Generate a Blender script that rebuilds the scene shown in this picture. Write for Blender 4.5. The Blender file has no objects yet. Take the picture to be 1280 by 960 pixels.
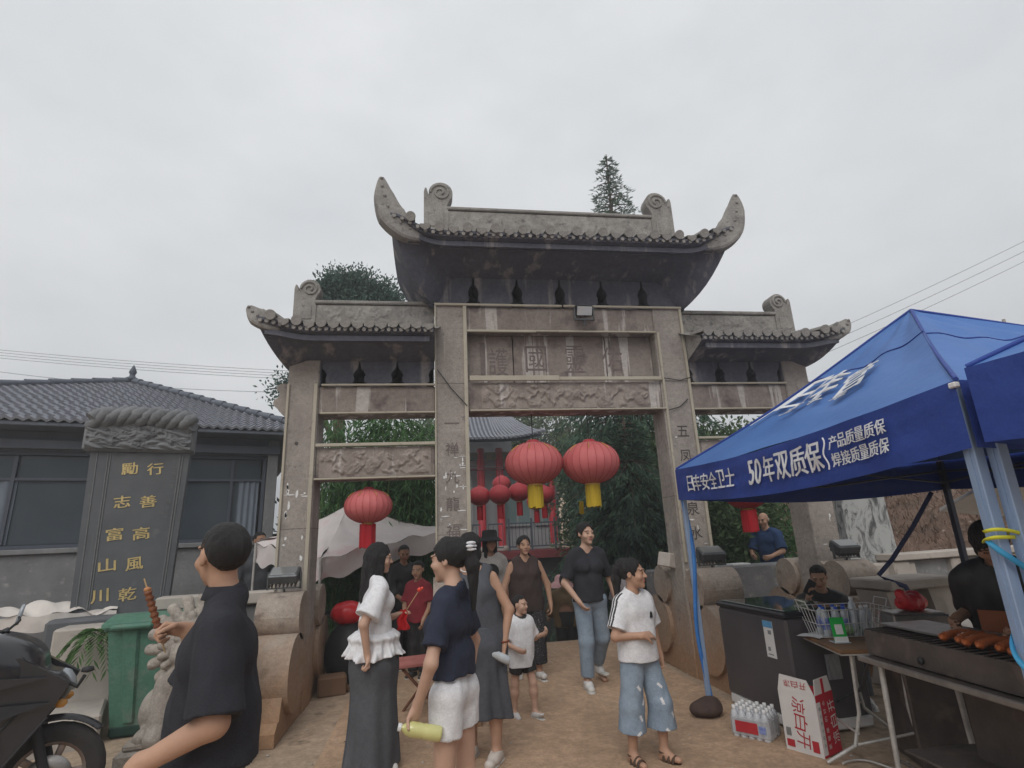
import bpy, math, random
import numpy as np
from mathutils import Vector, Matrix
rnd = random.Random(7)
nrg = np.random.default_rng(7)
S = bpy.context.scene
COL = S.collection
PI = math.pi
R = math.radians

# ------------------------------------------------------------------ camera
cam_d = bpy.data.cameras.new('camera')
cam_d.sensor_width = 36
cam_d.lens = 680 / 1280 * 36
cam_d.clip_start = 0.05
cam_d.clip_end = 2000
cam = bpy.data.objects.new('camera', cam_d)
COL.objects.link(cam)
cam.matrix_world = Matrix(((0.98947, 0.00446, -0.14465, -1.618), (-0.13794, -0.2734, -0.95196, -6.2),
                           (-0.0438, 0.96189, -0.26991, 1.57), (0, 0, 0, 1)))
S.camera = cam

# ------------------------------------------------------------------ overcast sky and soft sun
SUN_EL, SUN_ROT = R(44), R(200)
w = bpy.data.worlds.new("World")
S.world = w
w.use_nodes = True
nt = w.node_tree
bg = nt.nodes['Background']
sky = nt.nodes.new('ShaderNodeTexSky')
sky.sky_type = 'NISHITA'
sky.sun_disc = False
sky.sun_elevation = SUN_EL
sky.sun_rotation = SUN_ROT
sky.air_density = 1.0
sky.dust_density = 4.0
hs = nt.nodes.new('ShaderNodeHueSaturation')
hs.inputs['Saturation'].default_value = 0.12
nt.links.new(sky.outputs[0], hs.inputs['Color'])
tc = nt.nodes.new('ShaderNodeTexCoord')
mp = nt.nodes.new('ShaderNodeMapping')
mp.inputs['Scale'].default_value = (1.6, 1.6, 3.2)
nt.links.new(tc.outputs['Generated'], mp.inputs['Vector'])
nz = nt.nodes.new('ShaderNodeTexNoise')
nz.inputs['Scale'].default_value = 1.25
nz.inputs['Detail'].default_value = 6
nz.inputs['Roughness'].default_value = 0.55
nt.links.new(mp.outputs[0], nz.inputs['Vector'])
cr = nt.nodes.new('ShaderNodeValToRGB')
cr.color_ramp.elements[0].position = 0.30
cr.color_ramp.elements[0].color = (6.9, 7.15, 7.45, 1)
cr.color_ramp.elements[1].position = 0.74
cr.color_ramp.elements[1].color = (9.1, 9.25, 9.4, 1)
nt.links.new(nz.outputs['Fac'], cr.inputs['Fac'])
mx = nt.nodes.new('ShaderNodeMixRGB')
mx.inputs['Fac'].default_value = 0.88
nt.links.new(hs.outputs[0], mx.inputs['Color1'])
nt.links.new(cr.outputs[0], mx.inputs['Color2'])
nt.links.new(mx.outputs[0], bg.inputs['Color'])
bg.inputs['Strength'].default_value = 0.1

sun_d = bpy.data.lights.new('sun', 'SUN')
sun_d.energy = 1.5
sun_d.angle = R(40)
sun_d.color = (1.0, 0.96, 0.9)
sun = bpy.data.objects.new('sun', sun_d)
COL.objects.link(sun)
# the sky's sun_rotation turns clockwise from +Y
sd = Vector((math.sin(SUN_ROT) * math.cos(SUN_EL), math.cos(SUN_ROT) * math.cos(SUN_EL), math.sin(SUN_EL)))
sun.rotation_euler = sd.to_track_quat('Z', 'Y').to_euler()

S.view_settings.view_transform = 'Standard'
S.view_settings.look = 'None'
S.view_settings.exposure = 0.13
S.view_settings.gamma = 1.0
S.view_settings.use_curve_mapping = False
S.render.engine = 'CYCLES'
S.cycles.max_bounces = 6
S.cycles.diffuse_bounces = 3
S.cycles.transparent_max_bounces = 12
S.cycles.use_denoising = True


# ------------------------------------------------------------------ helpers
def tag(o, label=None, cat=None, group=None, kind=None):
    if label: o['label'] = label
    if cat: o['category'] = cat
    if group: o['group'] = group
    if kind: o['kind'] = kind
    return o


def empty(name, loc=(0, 0, 0), rz=0.0, label=None, cat=None, group=None):
    o = bpy.data.objects.new(name, None)
    COL.objects.link(o)
    o.empty_display_size = 0.1
    o.location = loc
    o.rotation_euler = (0, 0, rz)
    return tag(o, label, cat, group)


def link(name, me, parent=None, loc=(0, 0, 0), rot=(0, 0, 0), kind=None):
    o = bpy.data.objects.new(name, me)
    COL.objects.link(o)
    if parent is not None: o.parent = parent
    o.location = loc
    o.rotation_euler = rot
    if kind: o['kind'] = kind
    return o


def copy_tree(o, parent=None):
    c = o.copy()
    COL.objects.link(c)
    c.parent = parent
    for ch in list(o.children): copy_tree(ch, c)
    return c


def np_mesh(name, V, F, mats, mi=None, smooth=True):
    """V (n,3), F (m,k) with k = 3 or 4, as arrays."""
    V = np.asarray(V, np.float32); F = np.asarray(F, np.int32)
    me = bpy.data.meshes.new(name)
    k = F.shape[1] if len(F) else 4
    me.vertices.add(len(V)); me.vertices.foreach_set('co', V.ravel())
    me.loops.add(F.size); me.loops.foreach_set('vertex_index', F.ravel())
    me.polygons.add(len(F))
    me.polygons.foreach_set('loop_start', np.arange(len(F), dtype=np.int32) * k)
    for m in (mats if isinstance(mats, (list, tuple)) else [mats]): me.materials.append(m)
    if mi is not None: me.polygons.foreach_set('material_index', np.asarray(mi, np.int32))
    me.polygons.foreach_set('use_smooth', np.full(len(F), smooth, dtype=bool))
    me.update(calc_edges=True)
    return me


class MB:
    """collects simple shapes and links them as ONE mesh object"""

    def __init__(s): s.v = []; s.f = []; s.mi = []; s.sm = []

    def add(s, vs, fs, mi=0, sm=False):
        b = len(s.v)
        s.v += [tuple(v) for v in vs]
        for f in fs:
            s.f.append(tuple(b + i for i in f)); s.mi.append(mi); s.sm.append(sm)
        return s

    def box(s, c, d, rz=0.0, rot=None, bev=0.0, mi=0):
        hx, hy, hz = d[0] / 2, d[1] / 2, d[2] / 2
        M = rot if rot is not None else Matrix.Rotation(rz, 3, 'Z')
        c = Vector(c)
        if bev <= 0:
            vs = [c + M @ Vector((x * hx, y * hy, z * hz)) for x in (-1, 1) for y in (-1, 1) for z in (-1, 1)]
            fs = [(0, 1, 3, 2), (4, 6, 7, 5), (0, 4, 5, 1), (2, 3, 7, 6), (0, 2, 6, 4), (1, 5, 7, 3)]
            return s.add(vs, fs, mi)
        b = min(bev, hx * .9, hy * .9, hz * .9)
        vs = []; ix = {}
        for x in (-1, 1):
            for y in (-1, 1):
                for z in (-1, 1):
                    for a in range(3):
                        p = [x * (hx - b), y * (hy - b), z * (hz - b)]
                        p[a] = (x * hx, y * hy, z * hz)[a]
                        ix[(x, y, z, a)] = len(vs)
                        vs.append(c + M @ Vector(p))
        fs = []
        for a in range(3):
            for sg in (-1, 1):
                q = []
                for (u, v) in ((-1, -1), (1, -1), (1, 1), (-1, 1)):
                    k = [0, 0, 0]; k[a] = sg; k[(a + 1) % 3] = u; k[(a + 2) % 3] = v
                    q.append(ix[(k[0], k[1], k[2], a)])
                fs.append(q if sg > 0 else q[::-1])
        for a in range(3):
            b1, b2 = (a + 1) % 3, (a + 2) % 3
            for u in (-1, 1):
                for v in (-1, 1):
                    k0 = [0] * 3; k0[a] = -1; k0[b1] = u; k0[b2] = v
                    k1 = list(k0); k1[a] = 1
                    q = [ix[(*k0, b1)], ix[(*k1, b1)], ix[(*k1, b2)], ix[(*k0, b2)]]
                    fs.append(q if u * v < 0 else q[::-1])
        for x in (-1, 1):
            for y in (-1, 1):
                for z in (-1, 1):
                    q = [ix[(x, y, z, 0)], ix[(x, y, z, 1)], ix[(x, y, z, 2)]]
                    fs.append(q if x * y * z > 0 else q[::-1])
        return s.add(vs, fs, mi)

    def cyl(s, p0, p1, r0, r1=None, n=12, mi=0, sm=True, caps=True):
        return s.tube([p0, p1], [r0, r0 if r1 is None else r1], n, mi, sm, caps)

    def tube(s, pts, r, n=8, mi=0, sm=True, caps=True, flat=None):
        pts = [Vector(p) for p in pts]
        rs = r if isinstance(r, (list, tuple)) else [r] * len(pts)
        vs = []; fs = []
        up = None
        for i, p in enumerate(pts):
            a = pts[max(i - 1, 0)]; b = pts[min(i + 1, len(pts) - 1)]
            t = (b - a).normalized()
            if up is None:
                up = Vector((0, 0, 1)) if abs(t.z) < .9 else Vector((0, 1, 0))
            u = t.cross(up)
            if u.length < 1e-5: u = t.cross(Vector((1, 0, 0)))
            u.normalize(); v = u.cross(t).normalized(); up = v
            for k in range(n):
                an = 2 * PI * k / n
                vs.append(p + (u * math.cos(an) + v * math.sin(an) * (flat or 1)) * rs[i])
        m = len(pts)
        for i in range(m - 1):
            for k in range(n):
                k2 = (k + 1) % n
                fs.append((i * n + k, i * n + k2, (i + 1) * n + k2, (i + 1) * n + k))
        s.add(vs, fs, mi, sm)
        if caps:
            s.add(vs[:n], [tuple(range(n))[::-1]], mi)
            s.add(vs[-n:], [tuple(range(n))], mi)
        return s

    def prism(s, poly, o, ua, ub, th, mi=0, sm=False):
        """polygon (a,b) in the plane o + a*ua + b*ub, swept along the vector th"""
        o, ua, ub, th = Vector(o), Vector(ua), Vector(ub), Vector(th)
        n = len(poly)
        a = [o + ua * p[0] + ub * p[1] for p in poly]
        b = [p + th for p in a]
        s.add(a, [tuple(range(n))], mi); s.add(b, [tuple(range(n))[::-1]], mi)
        s.add(a + b, [(i, n + i, n + (i + 1) % n, (i + 1) % n) for i in range(n)], mi, sm)
        return s

    def lathe(s, prof, c=(0, 0, 0), n=20, mi=0, sm=True, sx=1, sy=1):
        vs = []; c = Vector(c)
        for (r, z) in prof:
            for k in range(n):
                an = 2 * PI * k / n
                vs.append(c + Vector((r * math.cos(an) * sx, r * math.sin(an) * sy, z)))
        fs = []
        for i in range(len(prof) - 1):
            for k in range(n):
                k2 = (k + 1) % n
                fs.append((i * n + k, i * n + k2, (i + 1) * n + k2, (i + 1) * n + k))
        return s.add(vs, fs, mi, sm)

    def grid(s, fn, nu, nv, mi=0, sm=True):
        vs = [fn(i / nu, j / nv) for i in range(nu + 1) for j in range(nv + 1)]
        fs = [(i * (nv + 1) + j, (i + 1) * (nv + 1) + j, (i + 1) * (nv + 1) + j + 1, i * (nv + 1) + j + 1)
              for i in range(nu) for j in range(nv)]
        return s.add(vs, fs, mi, sm)

    def mesh(s, name, mats):
        me = bpy.data.meshes.new(name)
        me.from_pydata(s.v, [], s.f)
        for m in (mats if isinstance(mats, (list, tuple)) else [mats]): me.materials.append(m)
        me.polygons.foreach_set('material_index', s.mi)
        me.polygons.foreach_set('use_smooth', s.sm)
        me.update()
        return me

    def build(s, name, mats, parent=None, loc=(0, 0, 0), rot=(0, 0, 0), kind=None):
        return link(name, s.mesh(name, mats), parent, loc, rot, kind)


# ------------------------------------------------------------------ materials
def mat(name, c1, c2=None, scale=4.0, rough=.8, bump=0.0, bscale=30.0, metal=0.0, stretch=(1, 1, 1),
        streak=None, streak_amt=(.55, .68), streak_scale=(7, 7, .5), spots=None, spot_scale=14.0, spot_pos=(.6, .68),
        coat=0.0, sss=0.0, trans=0.0, ior=1.45, low=None, low_h=(0., 1.), spec=.4, detail=6.0, alpha=1.0, emit=None,
        wave=None, fine=0.0):
    """noise-mottled principled material; streak / spots / low add stains with shapes of their own"""
    m = bpy.data.materials.new(name)
    m.use_nodes = True
    n = m.node_tree; L = n.links.new
    b = n.nodes['Principled BSDF']
    N = n.nodes.new
    tc = N('ShaderNodeTexCoord')

    def noise(sc, st=(1, 1, 1), det=detail, rg=.6):
        mp = N('ShaderNodeMapping'); mp.inputs['Scale'].default_value = st
        L(tc.outputs['Object'], mp.inputs['Vector'])
        x = N('ShaderNodeTexNoise'); x.inputs['Scale'].default_value = sc
        x.inputs['Detail'].default_value = det; x.inputs['Roughness'].default_value = rg
        L(mp.outputs[0], x.inputs['Vector'])
        return x.outputs['Fac']

    def ramp(src, p0, p1, a=(0, 0, 0, 1), z=(1, 1, 1, 1)):
        r = N('ShaderNodeValToRGB')
        r.color_ramp.elements[0].position = p0; r.color_ramp.elements[0].color = a
        r.color_ramp.elements[1].position = p1; r.color_ramp.elements[1].color = z
        L(src, r.inputs['Fac'])
        return r.outputs['Color']

    def mix(f, a, c):
        x = N('ShaderNodeMixRGB'); L(f, x.inputs['Fac']); L(a, x.inputs['Color1'])
        x.inputs['Color2'].default_value = (*c, 1)
        return x.outputs['Color']
    c2 = c2 or tuple(min(1, v * .8) for v in c1)
    col = ramp(noise(scale, stretch), .32, .68, (*c2, 1), (*c1, 1))
    if spots: col = mix(ramp(noise(spot_scale, det=3), *spot_pos), col, spots)
    if streak: col = mix(ramp(noise(1.0, streak_scale, det=4), *streak_amt), col, streak)
    if low:
        sp = N('ShaderNodeSeparateXYZ'); L(tc.outputs['Object'], sp.inputs[0])
        ad = N('ShaderNodeMath'); ad.operation = 'MULTIPLY_ADD'
        L(noise(5.0), ad.inputs[0]); ad.inputs[1].default_value = -1.0 * (low_h[1] - low_h[0])
        L(sp.outputs['Z'], ad.inputs[2])
        mr = N('ShaderNodeMapRange'); L(ad.outputs[0], mr.inputs['Value'])
        mr.inputs['From Min'].default_value = low_h[0] - .5 * (low_h[1] - low_h[0]); mr.inputs['From Max'].default_value = low_h[1] - .5 * (low_h[1] - low_h[0])
        mr.inputs['To Min'].default_value = 1; mr.inputs['To Max'].default_value = 0
        col = mix(mr.outputs[0], col, low)
    if fine:                                                           # small scale grain of the material itself
        for sc, am in ((scale * 7, fine), (scale * 26, fine * .8)):
            fm = N('ShaderNodeMixRGB'); fm.blend_type = 'MULTIPLY'; fm.inputs['Fac'].default_value = 1
            L(col, fm.inputs['Color1']); L(ramp(noise(sc, det=4, rg=.75), .35, .65, (1 - am, 1 - am, 1 - am, 1), (1 + am * .6, 1 + am * .6, 1 + am * .6, 1)), fm.inputs['Color2'])
            col = fm.outputs['Color']
    L(col, b.inputs['Base Color'])
    b.inputs['Roughness'].default_value = rough
    b.inputs['Metallic'].default_value = metal
    b.inputs['Specular IOR Level'].default_value = spec
    b.inputs['IOR'].default_value = ior
    if coat: b.inputs['Coat Weight'].default_value = coat
    if trans: b.inputs['Transmission Weight'].default_value = trans
    if sss:
        b.inputs['Subsurface Weight'].default_value = sss
        b.inputs['Subsurface Radius'].default_value = (.02, .008, .004)
    if alpha < 1: b.inputs['Alpha'].default_value = alpha
    if emit:
        b.inputs['Emission Color'].default_value = (*emit[0], 1); b.inputs['Emission Strength'].default_value = emit[1]
    if bump or wave:
        bp = N('ShaderNodeBump')
        bp.inputs['Strength'].default_value = min(1, bump if bump else wave[1]); bp.inputs['Distance'].default_value = .02
        if wave:
            wv = N('ShaderNodeTexWave'); wv.inputs['Scale'].default_value = wave[0]; wv.bands_direction = wave[2]
            wv.inputs['Distortion'].default_value = 2.0
            L(tc.outputs['Object'], wv.inputs['Vector'])
            L(wv.outputs['Fac'], bp.inputs['Height'])
        else:
            L(noise(bscale, stretch, det=5), bp.inputs['Height'])
        L(bp.outputs[0], b.inputs['Normal'])
    return m


MUD = (.36, .22, .13)
M_stone = mat('gate_stone', (.355, .32, .29), (.255, .225, .205), 3.0, .9, .35, 60, fine=.17, spots=(.17, .145, .14), spot_scale=9, spot_pos=(.6, .74),
              streak=(.41, .38, .355), streak_amt=(.6, .68), low=MUD, low_h=(.1, .9))
M_stone_beam = mat('gate_beam_stone', (.275, .236, .211), (.20, .165, .148), 2.5, .9, .3, 60, fine=.17, streak=(.45, .415, .39), streak_amt=(.545, .585),
                   streak_scale=(6, 6, .35), spots=(.11, .085, .085), spot_scale=4, spot_pos=(.52, .72))
M_stone_roof = mat('gate_roof_stone', (.33, .315, .295), (.21, .20, .19), 6, .92, .4, 50, fine=.17, spots=(.13, .125, .125), spot_scale=11, spot_pos=(.58, .72))
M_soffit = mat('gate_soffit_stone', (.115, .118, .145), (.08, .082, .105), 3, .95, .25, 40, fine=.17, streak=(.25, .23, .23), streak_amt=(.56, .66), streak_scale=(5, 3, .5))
M_carved = mat('carved_stone', (.34, .295, .265), (.235, .195, .175), 5, .9, .25, 70, fine=.17, streak=(.45, .41, .39), streak_amt=(.6, .68))
M_drum = mat('drum_stone', (.40, .345, .295), (.29, .24, .205), 4, .92, .35, 50, fine=.17, spots=(.2, .17, .15), spot_scale=7, low=MUD, low_h=(.1, 1.0))
M_trunk = mat('cream_trunking', (.42, .385, .315), (.35, .315, .25), 3, .55, spots=(.3, .27, .22), spot_scale=18, spot_pos=(.62, .7))
M_paper = mat('paper_scrap', (.75, .75, .75), (.6, .6, .6), 20, .9)
M_ink = mat('incised_letter', (.05, .045, .045), (.09, .08, .08), 30, .9)
M_ink_soft = mat('worn_letter', (.12, .10, .095), (.19, .155, .145), 25, .9)
M_black = mat('black_plastic', (.02, .02, .022), (.03, .03, .032), 20, .5)
M_grey_metal = mat('grey_metal', (.13, .137, .145), (.09, .097, .104), 15, .45, metal=.6)
M_lampglass = mat('lamp_glass', (.12, .14, .155), (.16, .155, .145), 3, .15, coat=.5)
M_white = mat('white_paint', (.72, .72, .72), (.62, .62, .62), 8, .6)


# ------------------------------------------------------------------ lettering: text outlines turned into flat meshes
def text_geo(txt, size=1.0, offset=0.0, shear=0.0):
    c = bpy.data.curves.new('t', 'FONT'); c.body = txt; c.size = size; c.offset = offset; c.shear = shear
    c.align_x = 'CENTER'; c.align_y = 'CENTER'; c.resolution_u = 3
    o = bpy.data.objects.new('t', c); COL.objects.link(o)
    dg = bpy.context.evaluated_depsgraph_get()
    me = bpy.data.meshes.new_from_object(o.evaluated_get(dg))
    vs = [tuple(v.co) for v in me.vertices]; fs = [tuple(p.vertices) for p in me.polygons]
    bpy.data.objects.remove(o); bpy.data.meshes.remove(me); bpy.data.curves.remove(c)
    if vs:
        xs = [v[0] for v in vs]; ys = [v[1] for v in vs]
        cx, cy = (min(xs) + max(xs)) / 2, (min(ys) + max(ys)) / 2
        vs = [(v[0] - cx, v[1] - cy) for v in vs]
    return vs, fs


def lettering(name, items, fn, m, parent=None, loc=(0, 0, 0), out=None):
    """items: (text, u, v, width, height or None, turn, bold); fn maps (u, v) to a point; bold thickens upright strokes, stepping outwards along out"""
    b = MB()
    for it in items:
        t, u, v, wd, ht = it[:5]
        an = it[5] if len(it) > 5 else 0
        bold = it[6] if len(it) > 6 else 0
        vs, fs = text_geo(t, 1.0)
        if not vs: continue
        W = max(p[0] for p in vs) - min(p[0] for p in vs); H = max(p[1] for p in vs) - min(p[1] for p in vs)
        sx = wd / W; sy = (ht / H) if ht else sx
        ca, sa = math.cos(an), math.sin(an)
        for j, (du, dv) in enumerate(((0, 0), (1, .4), (-1, -.4)) if bold else ((0, 0),)):
            o = Vector(out or (0, -.001, 0)) * j
            b.add([Vector(fn(u + du * bold * wd + p[0] * sx * ca - p[1] * sy * sa, v + dv * bold * (ht or wd) + p[0] * sx * sa + p[1] * sy * ca)) + o for p in vs], fs)
    return b.build(name, m, parent, loc)


# ------------------------------------------------------------------ the stone memorial gate
gate = empty('memorial_gate', (0, 0, 0), label='weathered grey stone memorial archway with upturned tiled roofs over the path', cat='gate')
XI, XO, WI, WO = 1.203, 1.59, 2.894, 3.233
PD = .38
C1, C2, C3, C4 = 3.003, 3.355, 4.007, 4.325
W1, W2, W3, W4 = 2.991, 3.308, 2.26, 2.61


def relief(u, v, seed, asp):
    """height 0..1 of carved dragons, clouds and scrolls; u along, v up, both 0..1"""
    x = (u - .5) * asp; y = v - .5
    r = random.Random(seed * 31)
    wx = x + .05 * np.sin(y * 13 + seed) + .04 * np.sin(x * 11 + 2 * seed); wy = y + .06 * np.sin(x * 8.5 + seed * 2) + .035 * np.sin(x * 23 + y * 9)
    h = np.zeros_like(x)
    for k in range(46):                                                # overlapping scrolls, leaves and coils of uneven size
        cx, cy, cr_ = (r.random() - .5) * asp * .97, (r.random() - .5) * .86, .07 + .15 * r.random() ** 1.5
        d = np.hypot((wx - cx) * (.7 + .5 * r.random()), wy - cy); a = np.arctan2(wy - cy, wx - cx) * r.choice((-1, 1))
        sp = .5 + .5 * np.sin(d * (46 + 20 * r.random()) - a * r.choice((1, 2)) + 6 * r.random())
        h = np.maximum(h, (.35 + .45 * sp) * np.clip((cr_ - d) / .025, 0, 1) * (.6 + .4 * r.random()))
    for sg in (-1, 1):
        X = wx * sg - .2 * asp
        yc = .2 * np.sin(X * 6.3 + seed) + .08 * np.sin(X * 14.0 + seed * 3)
        body = np.clip(1 - np.abs(wy - yc) / (.09 + .03 * np.sin(X * 9)), 0, 1) * (np.abs(X) < .2 * asp)
        h = np.maximum(h, np.sqrt(body) * (.82 + .18 * np.sin(X * 75 + wy * 30)))
        hd = np.hypot(X + .15 * asp, (wy - .05) * 1.1)
        h = np.maximum(h, np.sqrt(np.clip(1 - (hd / .19) ** 2, 0, 1)) * (.75 + .25 * np.sin(hd * 60 + np.arctan2(wy, X) * 3)))
    d = np.hypot(x, y + .02); h = np.maximum(h, np.sqrt(np.clip(1 - (d / .13) ** 2, 0, 1)) * .95)
    e = np.minimum(np.minimum(u, 1 - u) * asp, np.minimum(v, 1 - v))
    return h * np.clip((e - .04) / .05, 0, 1)


def relief_panel(name, x0, x1, z0, z1, y, seed, parent, m, depth=.034, n=150):
    asp = (x1 - x0) / (z1 - z0); nv = max(10, int(n / asp * 1.0)); nv = min(nv, 44)
    U, V = np.meshgrid(np.linspace(0, 1, n), np.linspace(0, 1, nv), indexing='ij')
    Hh = relief(U, V, seed, asp) * depth
    P = np.stack([x0 + U * (x1 - x0), y - Hh, z0 + V * (z1 - z0)], -1).reshape(-1, 3)
    i, j = np.meshgrid(np.arange(n - 1), np.arange(nv - 1), indexing='ij')
    a = (i * nv + j).ravel()
    F = np.stack([a, a + nv, a + nv + 1, a + 1], 1)
    return link(name, np_mesh(name, P, F, m), parent)


# pillars, each with its stone drum supports, strips of trunking, remains of pasted paper and letters
def paper_bits(parent, x0, x1, z0, z1, n, seed):
    r = random.Random(seed); b = MB()
    for k in range(n):
        side = r.random()
        x = x0 + .03 + (x1 - x0 - .06) * (r.choice((0, 1)) if side < .6 else r.random()); z = z0 + (z1 - z0) * r.random()
        wd, ht = (.006 + .012 * r.random(), .02 + .09 * r.random()) if r.random() < .65 else (.02 + .05 * r.random(), .006 + .012 * r.random())
        q = 6
        poly = []
        for t in range(q * 2):
            an = 2 * PI * t / (q * 2); s_ = .6 + .5 * r.random()
            poly.append((math.cos(an) * wd * s_, math.sin(an) * ht * .5 * s_))
        b.prism(poly, (x, -.004, z), (1, 0, 0), (0, 0, 1), (0, .003, 0))
    b.build('paper_remnants', M_paper, parent, kind='stuff')


def pillar(xa, xb, top, seed):
    b = MB(); lo, hi = min(xa, xb), max(xa, xb)
    # slightly uneven long edges
    nz_ = 24
    vs = []
    r = random.Random(seed)
    for k in range(nz_ + 1):
        z = top * k / nz_
        j = [.004 * (r.random() - .5) for _ in range(8)]
        ch = .012
        vs += [(lo + ch, 0 + j[0], z), (hi - ch, 0 + j[1], z), (hi + j[2] * .5, ch, z), (hi + j[3] * .5, PD - ch, z), (hi - ch, PD, z), (lo + ch, PD, z), (lo + j[4] * .5, PD - ch, z), (lo + j[5] * .5, ch, z)]
    fs = [(k * 8 + i, k * 8 + (i + 1) % 8, k * 8 + 8 + (i + 1) % 8, k * 8 + 8 + i) for k in range(nz_) for i in range(8)]
    fs.append(tuple(range(8))[::-1]); fs.append(tuple(nz_ * 8 + i for i in range(8)))
    b.add(vs, fs)
    return b.build('pillar', M_stone, gate)


# side outline (depth y, height z) of the drum support stones in front of a pillar
def drum_profile():
    p = [(0.0, 0.0), (-.92, 0.0), (-.92, .10), (-.84, .16), (-.80, .16)]
    for k in range(9):
        a = R(205 - k * 17); p.append((-.44 + .33 * math.cos(a), .46 + .30 * math.sin(a)))
    for k in range(10):
        a = R(215 - k * 18); p.append((-.26 + .22 * math.cos(a), .93 + .20 * math.sin(a)))
    p += [(-.05, 1.10), (0.0, 1.13)]
    return p


DP = drum_profile()
pillars = []
for (xa, xb, top) in ((-WO, -WI, 3.62), (-XO, -XI, 4.33), (XI, XO, 4.33), (WI, WO, 3.62)):
    pl = pillar(xa, xb, top, int(xa * 100)); pillars.append(pl)
    for sy in (1, -1):
        b = MB()
        yb = -.002 if sy == 1 else PD + .002
        b.prism([(p[0] * sy, p[1]) for p in DP], (xa + .015, yb, 0), (0, 1, 0), (0, 0, 1), (xb - xa - .03, 0, 0))
        # round drum faces standing proud of the plate on both cheeks
        if sy == 1 or True:
            for (cy, cz, rr) in ((-.44, .46, .26), (-.26, .93, .185)):
                pr = 40
                for sx, xx in ((-1, xa + .015), (1, xb - .015)):
                    vs = [(xx + sx * .016, yb + sy * cy + rr * .8 * math.cos(2 * PI * k / 28), cz + rr * .8 * math.sin(2 * PI * k / 28)) for k in range(28)]
                    vs2 = [(xx - sx * .004, yb + sy * cy + rr * math.cos(2 * PI * k / 28), cz + rr * math.sin(2 * PI * k / 28)) for k in range(28)]
                    b.add(vs + vs2, [tuple(range(28))] + [(k, (k + 1) % 28, 28 + (k + 1) % 28, 28 + k) for k in range(28)])
        # barrel roll across the front of the two drums
        for (cy, cz, rr) in ((-.26, .93, .222), (-.44, .46, .335)):
            b.cyl((xa - .03, yb + sy * cy, cz), (xb + .03, yb + sy * cy, cz), rr * .985, n=28)
        b.build('drum_stone', M_drum, gate)
# cream trunking along the pillar edges
for (x, z0, z1, wd) in ((-WO + .012, 1.15, 3.34, .026), (-WI - .03, .2, 3.34, .04), (-XO + .008, .9, 4.36, .02), (-XI - .022, .3, 4.33, .045),
                        (XI + .03, 1.2, 4.0, .03), (XO - .02, 1.15, 4.36, .035)):
    b = MB(); b.box((x, -.014, (z0 + z1) / 2), (wd, .022, z1 - z0), bev=.004); b.build('trunking', M_trunk, gate)
for (x0, x1, z, ht, y) in ((-XO, .0, C4 + .014, .03, -.02), (.02, XO, C4 + .016, .03, -.02), (-XI, -.35, C3 - .012, .03, -.02), (-.35, XI, C3 - .008, .022, -.02),
                           (-XI + .02, -.1, C2 + .035, .062, -.035), (-.1, XI, C2 + .03, .045, -.03), (-XI + .02, XI + .02, C1 + .0, .02, -.02),
                           (-WI + .03, -XO, W2 + .012, .024, -.02), (-WI + .03, -XO, W1, .02, -.02), (-WI, -XO, W4 + .02, .036, -.02), (-WI, -XO, W3, .022, -.02),
                           (XO, WI, W2 + .012, .024, -.02), (XO, WI, W1, .02, -.02), (XO, WI, W4 + .02, .03, -.02)):
    b = MB(); b.box(((x0 + x1) / 2, y, z), (x1 - x0, .03, ht), bev=.005); b.build('trunking', M_trunk, gate)


def beam(name, x0, x1, z0, z1, y0=.012, y1=PD - .03, m=None):
    b = MB(); b.box(((x0 + x1) / 2, (y0 + y1) / 2, (z0 + z1) / 2), (x1 - x0, y1 - y0, z1 - z0), bev=.01)
    return b.build(name, m or M_stone_beam, gate)


beam('lintel', -XI, XI, C1, C2, .02)
relief_panel('carved_panel', -XI + .16, XI - .16, C1 + .03, C2 - .01, .016, 3, gate, M_carved, n=190)
beam('top_beam', -XI, XI, C3, C4)
for k in range(3):                                                    # three slabs of the name plaque
    xs = (-XI, -.62, .30 + .28, XI)
    b = MB(); b.box(((xs[k] + xs[k + 1]) / 2, .22, (C2 + C3) / 2), (xs[k + 1] - xs[k] - .012, .10, C3 - C2 - .006), bev=.006)
    b.build('plaque_slab', M_stone_beam, gate)
for it in (('護', -.81, 3.66, .24, .36), ('國', -.33, 3.70, .27, .34), ('靈', .17, 3.70, .25, .36), ('佑', .66, 3.69, .27, .34)):
    lettering('plaque_character', [it], lambda u, v: (u, .167, v), M_ink_soft, gate)
b = MB(); b.box((-1.0, .163, 3.70), (.055, .008, .42)); b.build('carved_groove', M_ink_soft, gate)
for sg in (-1, 1):
    a0, a1 = sorted((sg * XO, sg * WI))
    beam('wing_beam', a0, a1, W1, W2)
    beam('wing_lintel', a0, a1, W3, W4, .02)
    relief_panel('carved_panel', a0 + .04, a1 - .05, W3 + .02, W4 - .015, .016, 5 if sg < 0 else 8, gate, M_carved, n=120)


# slabs of the bracket row, with vase shaped gaps between them
def bracket_row(x0, x1, z0, z1, n, y0, y1, ends=False):
    p = (x1 - x0) / n
    k_ = (z1 - z0) / .42
    half = [(.085, 0), (.085, .06), (.062, .075), (.058, .14), (.07, .19), (.05, .25), (.018, .29), (.012, .36), (.012, .42)]
    for i in range(n):
        a, c = x0 + p * i, x0 + p * (i + 1)
        poly = []
        if i > 0 or ends: poly += [(a + h, z0 + z * k_) for h, z in half]
        else: poly += [(a, z0), (a, z1)]
        if i < n - 1 or ends: poly += [(c - h, z0 + z * k_) for h, z in half][::-1]
        else: poly += [(c, z1), (c, z0)]
        b = MB(); b.prism(poly, (0, y0, 0), (1, 0, 0), (0, 0, 1), (0, y1 - y0, 0))
        b.build('bracket_slab', M_soffit, gate)


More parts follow.
